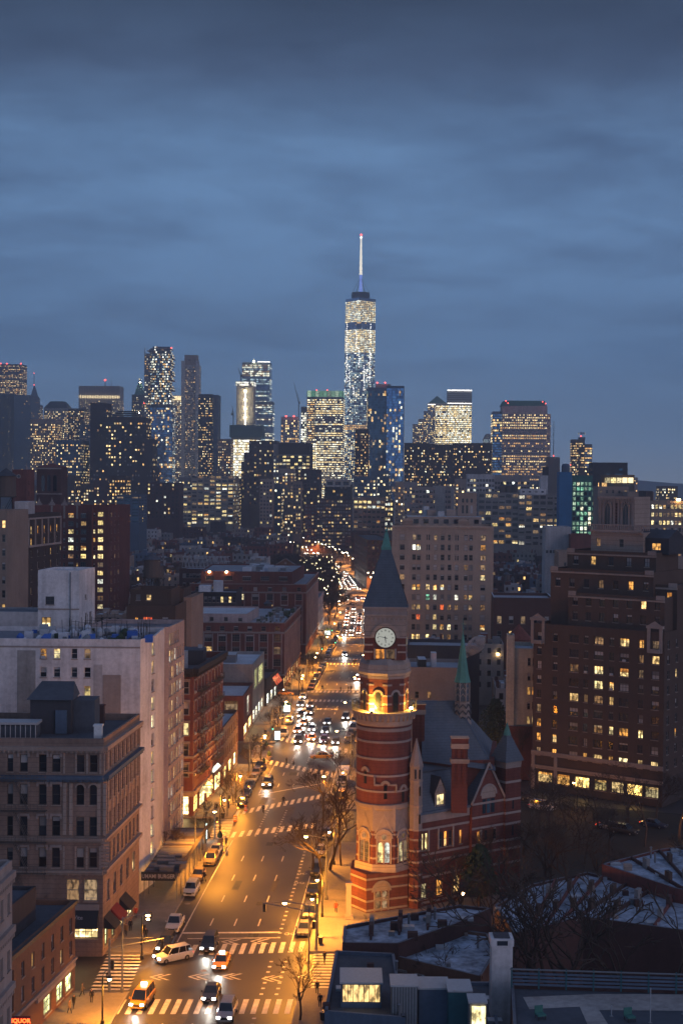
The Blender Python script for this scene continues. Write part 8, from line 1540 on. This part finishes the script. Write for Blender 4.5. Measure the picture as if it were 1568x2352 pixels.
  m = MB(); m.box(-.16, .16, -h - .04, -h - .02, .38, .5, 'frame_pale'); parts.append(('number_plate', m.mesh('number_plate'), ()))
  if sign: m = MB(); m.box(-.34, .34, (t0 + t1) / 2 - .14, (t0 + t1) / 2 + .14, top + .01, top + .28, 'taxi_sign'); parts.append(('roof_sign', m.mesh('roof_sign'), ()))
  _cp[key] = parts; return parts
KN = dict(sedan='sedan', suv='suv', van='van', pickup='pickup truck', truck='box truck'); nlight = [0]
def car(x, y, kind='sedan', col='black', rz=-.062, on=True, label='', sign=False, group=None, spot=True):
  nm = 'taxi' if col == 'taxi' else ('parked_car' if not on else 'car')
  t = thing(nm, label, 'taxi' if col == 'taxi' else ('car' if kind in ('sedan', 'suv') else KN[kind].split()[-1]), (x, y, .004), rz, group)
  for n, me, sub in car_proto(kind, col, on, sign):
    o = link(n, me, t)
    for n2, m2 in sub: link(n2, m2, o)
  if on and spot:
    ld = bpy.data.lights.new('headlight_beam', 'SPOT'); ld.energy = 520 if y < 300 else (1100 if y < 420 else 2600); ld.color = (1, .93, .8); ld.spot_size = math.radians(78); ld.spot_blend = .9; ld.shadow_soft_size = .2
    o = bpy.data.objects.new('headlight_beam', ld); C.objects.link(o); h = SHP[kind][0] / 2 + .25; o.location = (x + math.sin(rz) * h, y - math.cos(rz) * h, .85); d = Vector((math.sin(rz), -math.cos(rz), -.16)); o.rotation_euler = d.to_track_quat('-Z', 'Y').to_euler(); nlight[0] += 1
  return t
def carp(px, py, *a, **k): p = G(px, py); return car(p.x, p.y, *a, **k)
carp(327, 2305, 'van', 'taxi', on=True, sign=True, label='yellow taxi van with lit roof sign on the bottom crossing', rz=-.14)
carp(486, 2290, 'sedan', 'dark', label='dark sedan with headlights on, just behind the bottom crossing'); carp(521, 2335, 'suv', 'silver', label='silver grey SUV cut by the bottom edge, headlights on'); carp(509, 2218, 'sedan', 'taxi', sign=True, label='yellow taxi with lit sign driving through the near junction')
carp(398, 2205, 'suv', 'white', rz=-.95, label='white SUV turning at the near junction with headlights on'); carp(382, 2178, 'suv', 'black', on=True, label='black SUV with headlights on at the left kerb before the junction', rz=-.07); carp(481, 2178, 'suv', 'black', label='black SUV with headlights on waiting on the near crossing')
carp(402, 2132, 'pickup', 'white', on=False, label='white pickup truck parked at the left kerb'); carp(440, 2052, 'suv', 'white', on=False, label='white SUV parked at the left kerb under the orange lamp'); carp(456, 2017, 'sedan', 'gold', on=False, label='brown car parked behind the white SUV'); carp(485, 1982, 'suv', 'gold', on=False, label='tan SUV parked near the advertising panel'); carp(496, 1960, 'sedan', 'white', on=False, label='white car parked at the corner by the side crossing')
carp(699, 2142, 'sedan', 'grey', on=False, label='grey sedan parked at the right kerb, nearest one'); carp(711, 2106, 'suv', 'dark', on=False, label='dark SUV parked behind the grey sedan'); carp(719, 2050, 'sedan', 'black', on=False, label='black car parked under the bare tree'); carp(728, 2006, 'suv', 'dark', on=False, label='dark SUV parked under the bare trees'); carp(738, 1962, 'sedan', 'silver', on=False, label='silver car parked beside the tree trunks'); carp(750, 1922, 'sedan', 'dark', on=False, label='dark car parked deeper under the trees')
carp(615, 1805, 'suv', 'black', label='black SUV driving alone with bright headlights below the planters')
for i, (px, py, kd, cl) in enumerate(((555, 1848, 'sedan', 'navy'), (565, 1828, 'sedan', 'black'), (573, 1810, 'sedan', 'navy'), (581, 1795, 'sedan', 'silver'), (589, 1780, 'sedan', 'gold'), (597, 1764, 'sedan', 'black'))):
  carp(px, py, kd, cl, on=False, label=f'{dict(navy="dark blue", black="black", silver="silver", gold="tan")[cl]} sedan, {["first", "second", "third", "fourth", "fifth", "last"][i]} of the six parked below the planters', group='cars parked along the left kerb', rz=-.08)
QC = [(686, 1706, 'suv', 'black', 0), (716, 1700, 'sedan', 'taxi', 1), (744, 1706, 'suv', 'purple', 0), (771, 1708, 'sedan', 'navy', 0), (684, 1682, 'sedan', 'taxi', 1), (717, 1678, 'sedan', 'white', 1), (747, 1683, 'sedan', 'dark', 0), (697, 1665, 'sedan', 'taxi', 1), (752, 1663, 'sedan', 'dark', 0), (693, 1648, 'suv', 'dark', 0), (710, 1640, 'suv', 'dark', 0), (691, 1622, 'sedan', 'dark', 0), (713, 1624, 'sedan', 'grey', 0), (696, 1604, 'sedan', 'white', 0), (794, 1652, 'suv', 'grey', 0), (820, 1562, 'sedan', 'taxi', 1), (792, 1506, 'sedan', 'dark', 0)]
ql = ['black SUV at the front left of the queue', 'yellow taxi second in the front row of the queue', 'purple lit SUV in the front row of the queue', 'dark blue car at the front right of the queue', 'taxi behind the black SUV of the queue', 'white car behind the front taxi', 'dark car behind the purple SUV', 'taxi deeper in the left lanes of the queue', 'dark car last in the right lanes of the queue', 'dark SUV in the middle of the queue', 'dark SUV beside the middle of the queue', 'dark car near the queue end by the kerb', 'grey car near the queue end', 'white car ending the queue at the crossing', 'grey SUV alone in the right lanes near the road lettering', 'taxi on the right beside the tower stage', 'lone dark car with glaring headlights between two far crossings']
for (px, py, kd, cl, sg), lab in zip(QC, ql): carp(px, py, kd, cl, sign=bool(sg), label=lab, group='cars queueing at the crossing')
carp(736, 1742, 'sedan', 'taxi', rz=-math.pi / 2 + .12, on=False, label='yellow taxi crossing sideways in front of the queue'); carp(655, 1597, 'sedan', 'taxi', rz=math.pi / 2, on=False, sign=True, label='yellow taxi coming out of the side street sideways')
carp(811, 1678, 'van', 'white', on=False, label='white van parked at the right kerb before the tower'); carp(652, 1690, 'van', 'white', on=False, label='white van parked at the busy left corner'); carp(664, 1662, 'van', 'white', on=False, label='second white van parked behind the first'); carp(787, 1800, 'truck', 'white', on=False, label='white truck parked under the trees near the tower'); carp(784, 1838, 'van', 'gold', on=False, label='tan van parked behind the trees near the tower')
cs = ['black', 'white', 'silver', 'dark', 'navy', 'grey', 'red', 'gold']; q = random.Random(17); y = 414; k = 0
while y < 600:      # parked along the left kerb, far part
  if not (466 < y < 487 or 545 < y < 556): c = q.choice(cs); car(Lx(y) - 1.15, y, q.choice(['sedan', 'suv', 'sedan', 'van']) if y < 560 else 'sedan', c, on=False, label=f'{c if c != "dark" else "dark grey"} car parked along the left kerb by the brick blocks', group='cars parked along the far left kerb', rz=-.06)
  y += q.uniform(5.8, 6.6)
for y in range(330, 600, 9):
  if not (386 < y < 412 or 466 < y < 487): c = q.choice(cs); car(Rx(y) + 1.2, y, 'sedan', c, on=False, label=f'{c if c != "dark" else "dark grey"} car parked along the right kerb beyond the tower', group='cars parked along the far right kerb')
k = 0
for y0, y1, dens, step in ((557, 640, .75, 7.5), (640, 696, .25, 9), (720, 745, .3, 9), (792, 900, .75, 9), (900, 1250, .3, 13)):
  y = y0
  while y < y1:
    for lane in (.5, 1.5, 2.5, 3.5):
      if q.random() < dens:
        yy = y + q.uniform(-1.5, 1.5); x = Lx(yy) + (Rx(yy) - 1.9 - Lx(yy)) * lane / 4; sl = (Lx(yy + 5) - Lx(yy - 5)) / 10; c = q.choice(cs + ['taxi', 'taxi'])
        car(x, yy, 'sedan' if q.random() < .7 else 'suv', c, rz=-math.atan(sl), label=f'far {dict(taxi="yellow taxi", dark="dark grey car").get(c, c + " car")} in the glittering stream of headlights', group='far traffic coming up the avenue', spot=(k % 3 == 0)); k += 1
    y += step
p = G(738, 1456); car(p.x, p.y, 'suv', 'white', rz=math.pi / 2, on=False, label='white SUV standing sideways in the side street past the brick blocks')
for i, (px, py) in enumerate(((1190, 1835), (1245, 1860), (1400, 1905), (1432, 1915), (1500, 1900))):
  p = G(px, py); car(p.x, p.y, ['sedan', 'suv'][i % 2], cs[i], rz=.95, on=False, label=f'{cs[i]} car behind the garden trees, ' + ['leftmost', 'second', 'third', 'fourth', 'rightmost'][i] + ' of those before the lit shops')

# ------------------------------------------------------------------ people
for k, c in dict(coat_black=(.015, .015, .018), coat_navy=(.02, .03, .06), coat_red=(.35, .03, .02), coat_tan=(.22, .15, .09), coat_grey=(.10, .10, .11), jeans=(.03, .04, .07), hair=(.02, .014, .01)).items(): plain(k, c, .9)
def person_mesh(pose):
  q = random.Random(pose); st = (.0, .34, .22, -.3)[pose % 4]; arm = (.05, -.3, .25, .3)[pose % 4]
  J = {'pel': (0, 0, .95, .15), 'sp': (0, .0, 1.15, .14), 'ch': (0, -.02, 1.35, .165), 'ne': (0, -.02, 1.5, .065), 'hd': (0, -.04, 1.6, .1), 'ht': (0, -.03, 1.72, .085)}
  E = [('pel', 'sp'), ('sp', 'ch'), ('ch', 'ne'), ('ne', 'hd'), ('hd', 'ht')]
  for s, n in ((-1, 'l'), (1, 'r')):
    sw = st * s; J.update({'hip' + n: (s * .1, 0, .9, .105), 'kn' + n: (s * .11, -sw * .5 - .03, .5, .07), 'an' + n: (s * .11, -sw * .9 + (.08 if sw < 0 else 0), .09, .05), 'to' + n: (s * .12, -sw * .9 - .17 + (.08 if sw < 0 else 0), .05, .045), 'sh' + n: (s * .19, 0, 1.42, .075), 'el' + n: (s * .26, arm * s * .4 + .03, 1.14, .055), 'wr' + n: (s * .25, arm * s * .9 - .06, .92, .042), 'hn' + n: (s * .24, arm * s * 1.05 - .08, .82, .045)})
    E += [('pel', 'hip' + n), ('hip' + n, 'kn' + n), ('kn' + n, 'an' + n), ('an' + n, 'to' + n), ('ch', 'sh' + n), ('sh' + n, 'el' + n), ('el' + n, 'wr' + n), ('wr' + n, 'hn' + n)]
  names = list(J); me = bpy.data.meshes.new('p'); me.from_pydata([J[n][:3] for n in names], [(names.index(a), names.index(b)) for a, b in E], [])
  o = bpy.data.objects.new('p', me); C.objects.link(o); sk = o.modifiers.new('s', 'SKIN'); 
  for i, n in enumerate(names): me.skin_vertices[0].data[i].radius = (J[n][3],) * 2; me.skin_vertices[0].data[i].use_root = (n == 'pel')
  su = o.modifiers.new('u', 'SUBSURF'); su.levels = su.render_levels = 1; su.subdivision_type = 'CATMULL_CLARK'
  dg = bpy.context.evaluated_depsgraph_get(); out = bpy.data.meshes.new_from_object(o.evaluated_get(dg)); bpy.data.objects.remove(o)
  return out
PM = [person_mesh(k) for k in range(4)]
_pm = {}
def person(x, y, rz, pose, coat, legs, label, bag=False):
  key = (pose, coat, legs)
  if key not in _pm:
    me = PM[pose].copy(); me.name = 'person'; me.materials.clear()
    for m in (coat, legs, 'skin', 'hair'): me.materials.append(MATS[m])
    for p in me.polygons:
      z = p.center.z; p.material_index = 3 if (z > 1.66 or (z > 1.55 and p.center.y > -.04)) else (2 if z > 1.5 or (z < .87 and abs(p.center.x) > .19 and z > .7) else (0 if z > .78 else 1)); p.use_smooth = True
    _pm[key] = me
  o = link('person', _pm[key], loc=(x, y, .01)); o.rotation_euler = (0, 0, rz); tag(o, label, 'person'); return o
PP = [(605, 1868, 0, 1, 'black', 'walking on the crossing below the planters'), (658, 1757, 1.2, 0, 'black', 'stout one crossing in front of the planters'), (674, 1764, -1.4, 1, 'black', 'striding along the crossing below the yellow taxi'), (745, 2215, .5, 3, 'black', 'standing at the right hand street corner'), (728, 2285, 0, 2, 'black', 'walking over the right hand crossing, upper one'), (735, 2315, 0, 0, 'black', 'lowest on the right hand crossing'),
   (468, 2025, 1, 1, 'black', 'getting out beside the parked white SUV'), (519, 1945, 0, 3, 'grey', 'crossing near the side crossing'), (771, 2098, 0, 2, 'red', 'in a red coat near the tower foot'), (189, 2290, 2, 1, 'tan', 'walking on the lower left corner, nearest the building'), (211, 2305, 0, 0, 'black', 'standing on the lower left corner'), (170, 2318, .6, 3, 'black', 'with a bag at the lower left edge'), (250, 2262, 0, 0, 'black', 'waiting by the tall signal pole'), (160, 2330, 1, 2, 'tan', 'at the lit shop of the lower left corner'),
   (290, 2150, 0, 1, 'tan', 'by the dark awnings, left one'), (300, 2140, .4, 0, 'black', 'by the dark awnings, right one'), (312, 2110, 0, 2, 'red', 'under the red awning'), (335, 2160, 0, 3, 'black', 'on the pavement below the shed'), (328, 2172, 2, 1, 'grey', 'near the corner under the tan building'), (345, 2120, 0, 0, 'black', 'near the shed posts'),
   (498, 1865, 0, 0, 'black', 'left of two by the corner of the walk-up'), (507, 1866, 0, 2, 'black', 'right of two by the corner of the walk-up'), (651, 1848, 1, 1, 'black', 'small figure midway on the dark crossing'), (697, 1693, 0, 0, 'black', 'crossing in front of the black SUV of the queue'), (703, 1702, .4, 2, 'red', 'crossing in front of the queue in a reddish coat'), (740, 1586, 1, 1, 'black', 'on the far crossing, leftmost'), (782, 1590, 1, 0, 'black', 'on the far crossing, middle'), (800, 1589, -1, 1, 'black', 'one of a pair on the far crossing'), (806, 1588, 0, 2, 'black', 'other of the pair on the far crossing'),
   (630, 1672, 0, 1, 'tan', 'by the bright corner panel'), (609, 1690, 0, 0, 'black', 'at the brick shop corner, left'), (616, 1696, .7, 2, 'grey', 'at the brick shop corner, middle'), (624, 1700, 0, 3, 'black', 'at the brick shop corner, right'), (676, 1560, 0, 1, 'black', 'beside the brick block, nearest'), (688, 1549, 0, 2, 'black', 'beside the brick block, second'), (696, 1545, 0, 0, 'black', 'beside the brick block, third'), (665, 1580, 0, 3, 'black', 'at the brick block corner'), (816, 1526, 0, 0, 'black', 'one of a couple crossing by the clock'), (812, 1527, 0, 2, 'black', 'other of a couple crossing by the clock')]
for i, (px, py, rz, pose, c, lab) in enumerate(PP):
  p = G(px, py); person(p.x, p.y, rz, pose, 'coat_' + c, 'jeans' if i % 3 else 'coat_black', ('person in a ' + c + ' coat ' if 'coat' not in lab else 'person ') + lab)
# ------------------------------------------------------------------ small street things
def small(name, label, cat, px, py, build, D=None, z=.14):
  p = G(px, py); t = thing(name, label, cat, (p.x, p.y, z)); build(t); return t
def part(t, name, fn):
  mb = MB(); fn(mb); return mb.build(name, t)
def bin_(t): part(t, 'bin_body', lambda m: m.rev([(.28, 0), (.34, .9)], 10, m='metal_dark')); part(t, 'bin_rim', lambda m: m.rev([(.36, .88), (.37, .95), (.1, .96)], 10, m='metal_grey'))
for px, py, lab in ((736, 2170, 'dark litter bin at the foot of the ornate lamp'), (330, 2140, 'litter bin by the shed'), (741, 2345, 'litter bin at the bottom right crossing'), (512, 1880, 'litter bin at the walk-up corner')): small('litter_bin', lab, 'bin', px, py, bin_)
def barrel(t): part(t, 'drum', lambda m: m.rev([(.3, 0), (.26, .5), (.24, 1.0), (.05, 1.02)], 12, m='barrel_orange')); part(t, 'white_stripe', lambda m: (m.rev([(.285, .3), (.275, .42)], 12, m='white_paint'), m.rev([(.268, .6), (.262, .72)], 12, m='white_paint')))
plain('barrel_orange', (.75, .16, .02), .5)
for px, py, lab in ((540, 1886, 'orange and white traffic drum at the walk-up corner'), (564, 1862, 'orange traffic drum beside the parked dark blue car'), (649, 1688, 'yellowish orange drum at the white vans')): small('traffic_drum', lab, 'traffic drum', px, py, barrel, z=.01)
def planter(t): part(t, 'tub', lambda m: m.rev([(.45, 0), (.65, .8), (.6, .82), (.1, .75)], 12, m='stone')); part(t, 'shrub', lambda m: m.rev([(.1, .7), (.45, 1.0), (.4, 1.5), (.03, 2.1)], 8, m='hedge'))
for px, py, lab in ((618, 1745, 'stone planter with conical shrub on the triangle, lower one'), (606, 1762, 'stone planter with conical shrub on the triangle, left one'), (612, 1722, 'stone planter with conical shrub on the triangle, upper one'), (505, 1935, 'planter with a shrub at the side crossing corner')): small('planter', lab, 'planter', px, py, planter, z=.01)
def kiosk(t): part(t, 'kiosk_body', lambda m: m.box(-1.1, 1.1, -.8, .8, 0, 2.4, 'metal_pale')); part(t, 'lit_panel', lambda m: m.box(-1.0, 1.0, -.86, -.805, .7, 2.2, 'screen_white')); part(t, 'kiosk_roof', lambda m: m.prism([(-1.3, -1), (1.3, -1), (1.3, 1), (-1.3, 1)], 2.4, 3.1, 'green_wall', scale=.3))
small('news_kiosk', 'small kiosk glowing white at the busy left corner', 'kiosk', 657, 1640, kiosk); small('news_kiosk', 'white lit kiosk on the far left pavement past the brick block', 'kiosk', 752, 1462, kiosk)
def shelter(t): part(t, 'back_glass', lambda m: m.box(-.06, .06, -2, 2, .3, 2.4, 'car_glass')); part(t, 'shelter_roof', lambda m: m.box(-.1, 1.3, -2.2, 2.2, 2.4, 2.52, 'metal_dark')); part(t, 'advert', lambda m: m.box(0, 1.2, -2.1, -2.02, .4, 2.3, 'screen_white'))
small('bus_shelter', 'bus shelter with white lit end panel at the left kerb near the vans', 'bus shelter', 632, 1700, shelter)
# the yellow curb-side phone sign, flag pole and other odd bits on the tower side
t = thing('yellow_lit_pillar', 'sodium lit stone gate pillar at the foot of the library tower', 'pillar', G(800, 2110)); part(t, 'pillar_shaft', lambda m: m.box(-.35, .35, -.35, .35, 0, 4.8, 'stone_pale')); part(t, 'pillar_cap', lambda m: m.box(-.45, .45, -.45, .45, 4.8, 5.1, 'stone_pale')); part(t, 'pillar_base', lambda m: m.box(-.6, .6, -.6, .6, 0, .5, 'stone'))

# ------------------------------------------------------------------ the village: low roofs out to the towers
q = random.Random(77)
def hit(x, y, r):
  for f in FOOT:
    xs = [p[0] for p in f]; ys = [p[1] for p in f]
    if min(xs) - r < x < max(xs) + r and min(ys) - r * .8 < y < max(ys) + r * .8: return True
  return False
COLS = [('brick', 'red brick'), ('brick_dark', 'dark brick'), ('brown', 'brown brick'), ('tan', 'tan'), ('grey', 'grey'), ('brown_dark', 'dark brown'), ('brick', 'red brick'), ('brown', 'brown brick'), ('stone', 'brownstone'), ('pale', 'pale painted'), ('brick_dark', 'dark brick'), ('blue_grey', 'blue grey')]
ROOFS = [('roof_dark', 'dark'), ('roof_grey', 'grey'), ('roof_silver', 'silvery'), ('roof_pale', 'pale'), ('tar', 'tarred'), ('roof_silver', 'silvery')]
nb = 0; LOWP = dict(pane_dark=84, pane_warm=5, pane_yellow=5, pane_dim=6)
def village(x, y, w, d, h, rot, far):
  global nb
  wm, wn = q.choice(COLS); rm, rn = q.choice(ROOFS); c, s = math.cos(rot), math.sin(rot)
  pts = [(x + a * c - b * s, y + a * s + b * c) for a, b in ((-w / 2, 0), (w / 2, 0), (w / 2, d), (-w / 2, d))]; n = max(2, int(w / 2.4)); fh = 3.1; zs = floors(h, 2.6, fh, 4 if h < 20 else 7)
  side = 1 if x < 0.066 * y - 0 else 3
  st = max(2, round(h / 3.2)); where = ('left of' if x < Lx(y) else 'right of') + ' the avenue, ' + ('nearer' if y < 520 else 'farther')
  MB.sink = DISTANT if nb >= 285 else None
  where = where if nb < 285 else ''
  t = building('low_building' if h < 19 else 'apartment_house', f'{wn} {st} storey house with {rn} roof {where}', 'building', pts, h, wm, rm, {0: dict(us=n, zs=zs, w=.95, h=1.5, pal=LOWP, style='bare'), side: dict(us=max(2, int(d / 3.2)), zs=zs, w=.9, h=1.5, pal=LOWP, style='bare')}, objs=False, group='low houses of the village', z0=0, root=None if MB.sink is None else 0)
  P_ = lambda a, b: (x + a * c - b * s, y + a * s + b * c); R = Matrix.Translation((x, y, 0)) @ Matrix.Rotation(rot, 4, 'Z')
  for k in range(q.choice((2, 3, 4, 5))):
    mb = MB(); a, b = q.uniform(-w / 2 + 1.5, w / 2 - 1.5), q.uniform(1.5, d - 2.5); bw, bh = q.uniform(.6, 2.4), q.uniform(1.0, 3.0); mb.box(a - bw / 2, a + bw / 2, b - 1, b + 1.4, h - .8, h - .8 + bh, q.choice([wm, 'pale', 'brick', 'metal_grey', 'stone']), X=R, top=q.choice(['roof_pale', 'roof_grey', 'roof_silver'])); mb.build('bulkhead', t)
  for k in range(q.choice((1, 2, 3, 4))):
    mb = MB(); a, b = q.choice((-w / 2 + .5, w / 2 - .5)), q.uniform(1, d - 1); mb.box(a - .35, a + .35, b - .5, b + .5, h - .8, h + q.uniform(.6, 1.8), q.choice(['brick', 'brick_dark', 'stone']), X=R); mb.build('chimney', t)
  MB.sink = None
  if q.random() < .12 and nb < 285: p = P_(0, d / 2); tank(p[0], p[1], h - .8, 'round wooden water tank on a roof ' + where, .8, legs=2.4)
  FOOT.append(pts) if not far else None
  if q.random() < .10 and nb < 285: p = P_(w * .3, -.2); mb = MB(); mb.box(p[0] - .25, p[0] + .25, p[1] - .3, p[1], h - 3, h - 2.5, 'lamp_bulb'); mb.build('wall_lamp', t)
  nb += 1
DISTANT = MB(); y = 262.0
while y < 1330:
  rowd = q.uniform(11, 15); lim = .245 * y + 12; x = -lim - 10
  while x < lim + 10:
    w = q.uniform(6, 11) * (1 if y < 600 else 1.35 if y < 900 else 1.8); cx_ = x + w / 2; yy = y + q.uniform(-2, 2)
    free = not (KL(yy) - 7 - w / 2 < cx_ < KR(yy) + 6 + w / 2) and not hit(cx_, yy + rowd / 2, w / 2 + 1)
    if cx_ > KR(yy) and yy < 318: free = False
    if cx_ < KL(yy) and yy < 300: free = False
    if Lx(yy) - 45 < cx_ < Lx(yy) and 580 < yy < 930: free = False
    if free and q.random() < (.93 if y < 900 else .8):
      base = 12 if y < 500 else 13; h = q.choice((base, base + 1.5, base + 3, base + 4.5)) + q.uniform(-.6, .6)
      if y > 900 and q.random() < .12: h = q.uniform(18, 25)
      village(cx_, yy, w - .15, rowd, h, -.06 if cx_ < KR(yy) + 20 else (.5 if q.random() < 0 else -.06), y > 700)
    x += w + (0.1 if q.random() < .8 else 5)
  y += rowd + q.uniform(5, 9) * (1 if y < 600 else 1.5 if y < 900 else 2.2)
o = DISTANT.build('distant_rooftops', kind='stuff'); o['label'] = 'dense mass of small roofs, walls and chimneys of the farther village'
print('village houses', nb, 'beams', nlight[0])
# mid rise blocks filling in below the skyline
q = random.Random(91)
for k in range(46):
  px = q.uniform(-5, 1560); D = q.uniform(1250, 1950); yt = q.uniform(1072, 1118) if not (880 < px < 1320) else q.uniform(1085, 1120); w = q.uniform(22, 52)
  cm, cn = q.choice([('brown', 'brown'), ('brown_dark', 'dark brown'), ('loft_grey', 'grey'), ('tan', 'tan'), ('brick_dark', 'dark brick'), ('blue_grey', 'blue grey'), ('stone', 'stone')])
  if 735 < px + w / 2 < 830: continue
  tower('mid_rise_block', f'{cn} mid rise block dotted with lit windows at the foot of the skyline', 'building', px, px + w, yt, D, 22, cm, q.choice([P_apt, P_dense, dict(none=40, pane_yellow=24, pane_white=10, pane_dark=26)]), 3.6, q.uniform(3, 4.5), (.55, .5), group='mid rise blocks below the skyline', roof=q.choice(['roof_dark', 'roof_silver', 'roof_grey']))
#@@MORE
# ------------------------------------------------------------------ the evening air
def haze():
  m, n, l, b = _base('haze'); n.remove(b); o = n['Material Output']; pv = n.new('ShaderNodeVolumePrincipled'); pv.inputs['Color'].default_value = (.80, .88, 1, 1); pv.inputs['Density'].default_value = .00027; pv.inputs['Anisotropy'].default_value = .2; l.new(pv.outputs[0], o.inputs['Volume'])
  mb = MB(); mb.box(-4200, 4200, -400, 4300, -1.8, 560, 'haze'); o = mb.build('haze', kind='stuff'); o['label'] = 'thin blue evening haze over the whole city'
haze()
# ------------------------------------------------------------------ every built thing gets its origin at its own foot
def settle():
  for o in [o for o in C.objects if o.type == 'EMPTY' and o.parent is None and 'category' in o.keys() and o.location.length < 1e-6]:
    ms = [c for c in o.children if c.type == 'MESH']
    if not ms: continue
    c0 = max(ms, key=lambda c: c.dimensions.length if False else max(abs(v) for q in c.bound_box for v in q) * 0 + (c.bound_box[6][0] - c.bound_box[0][0]))
    bb = [c0.matrix_basis @ Vector(q) for q in c0.bound_box]
    loc = Vector(((bb[0].x + bb[6].x) / 2, (bb[0].y + bb[6].y) / 2, min(q.z for q in bb)))
    o.location = loc; inv = Matrix.Translation(-loc)
    for c in o.children: c.matrix_parent_inverse = inv
settle()
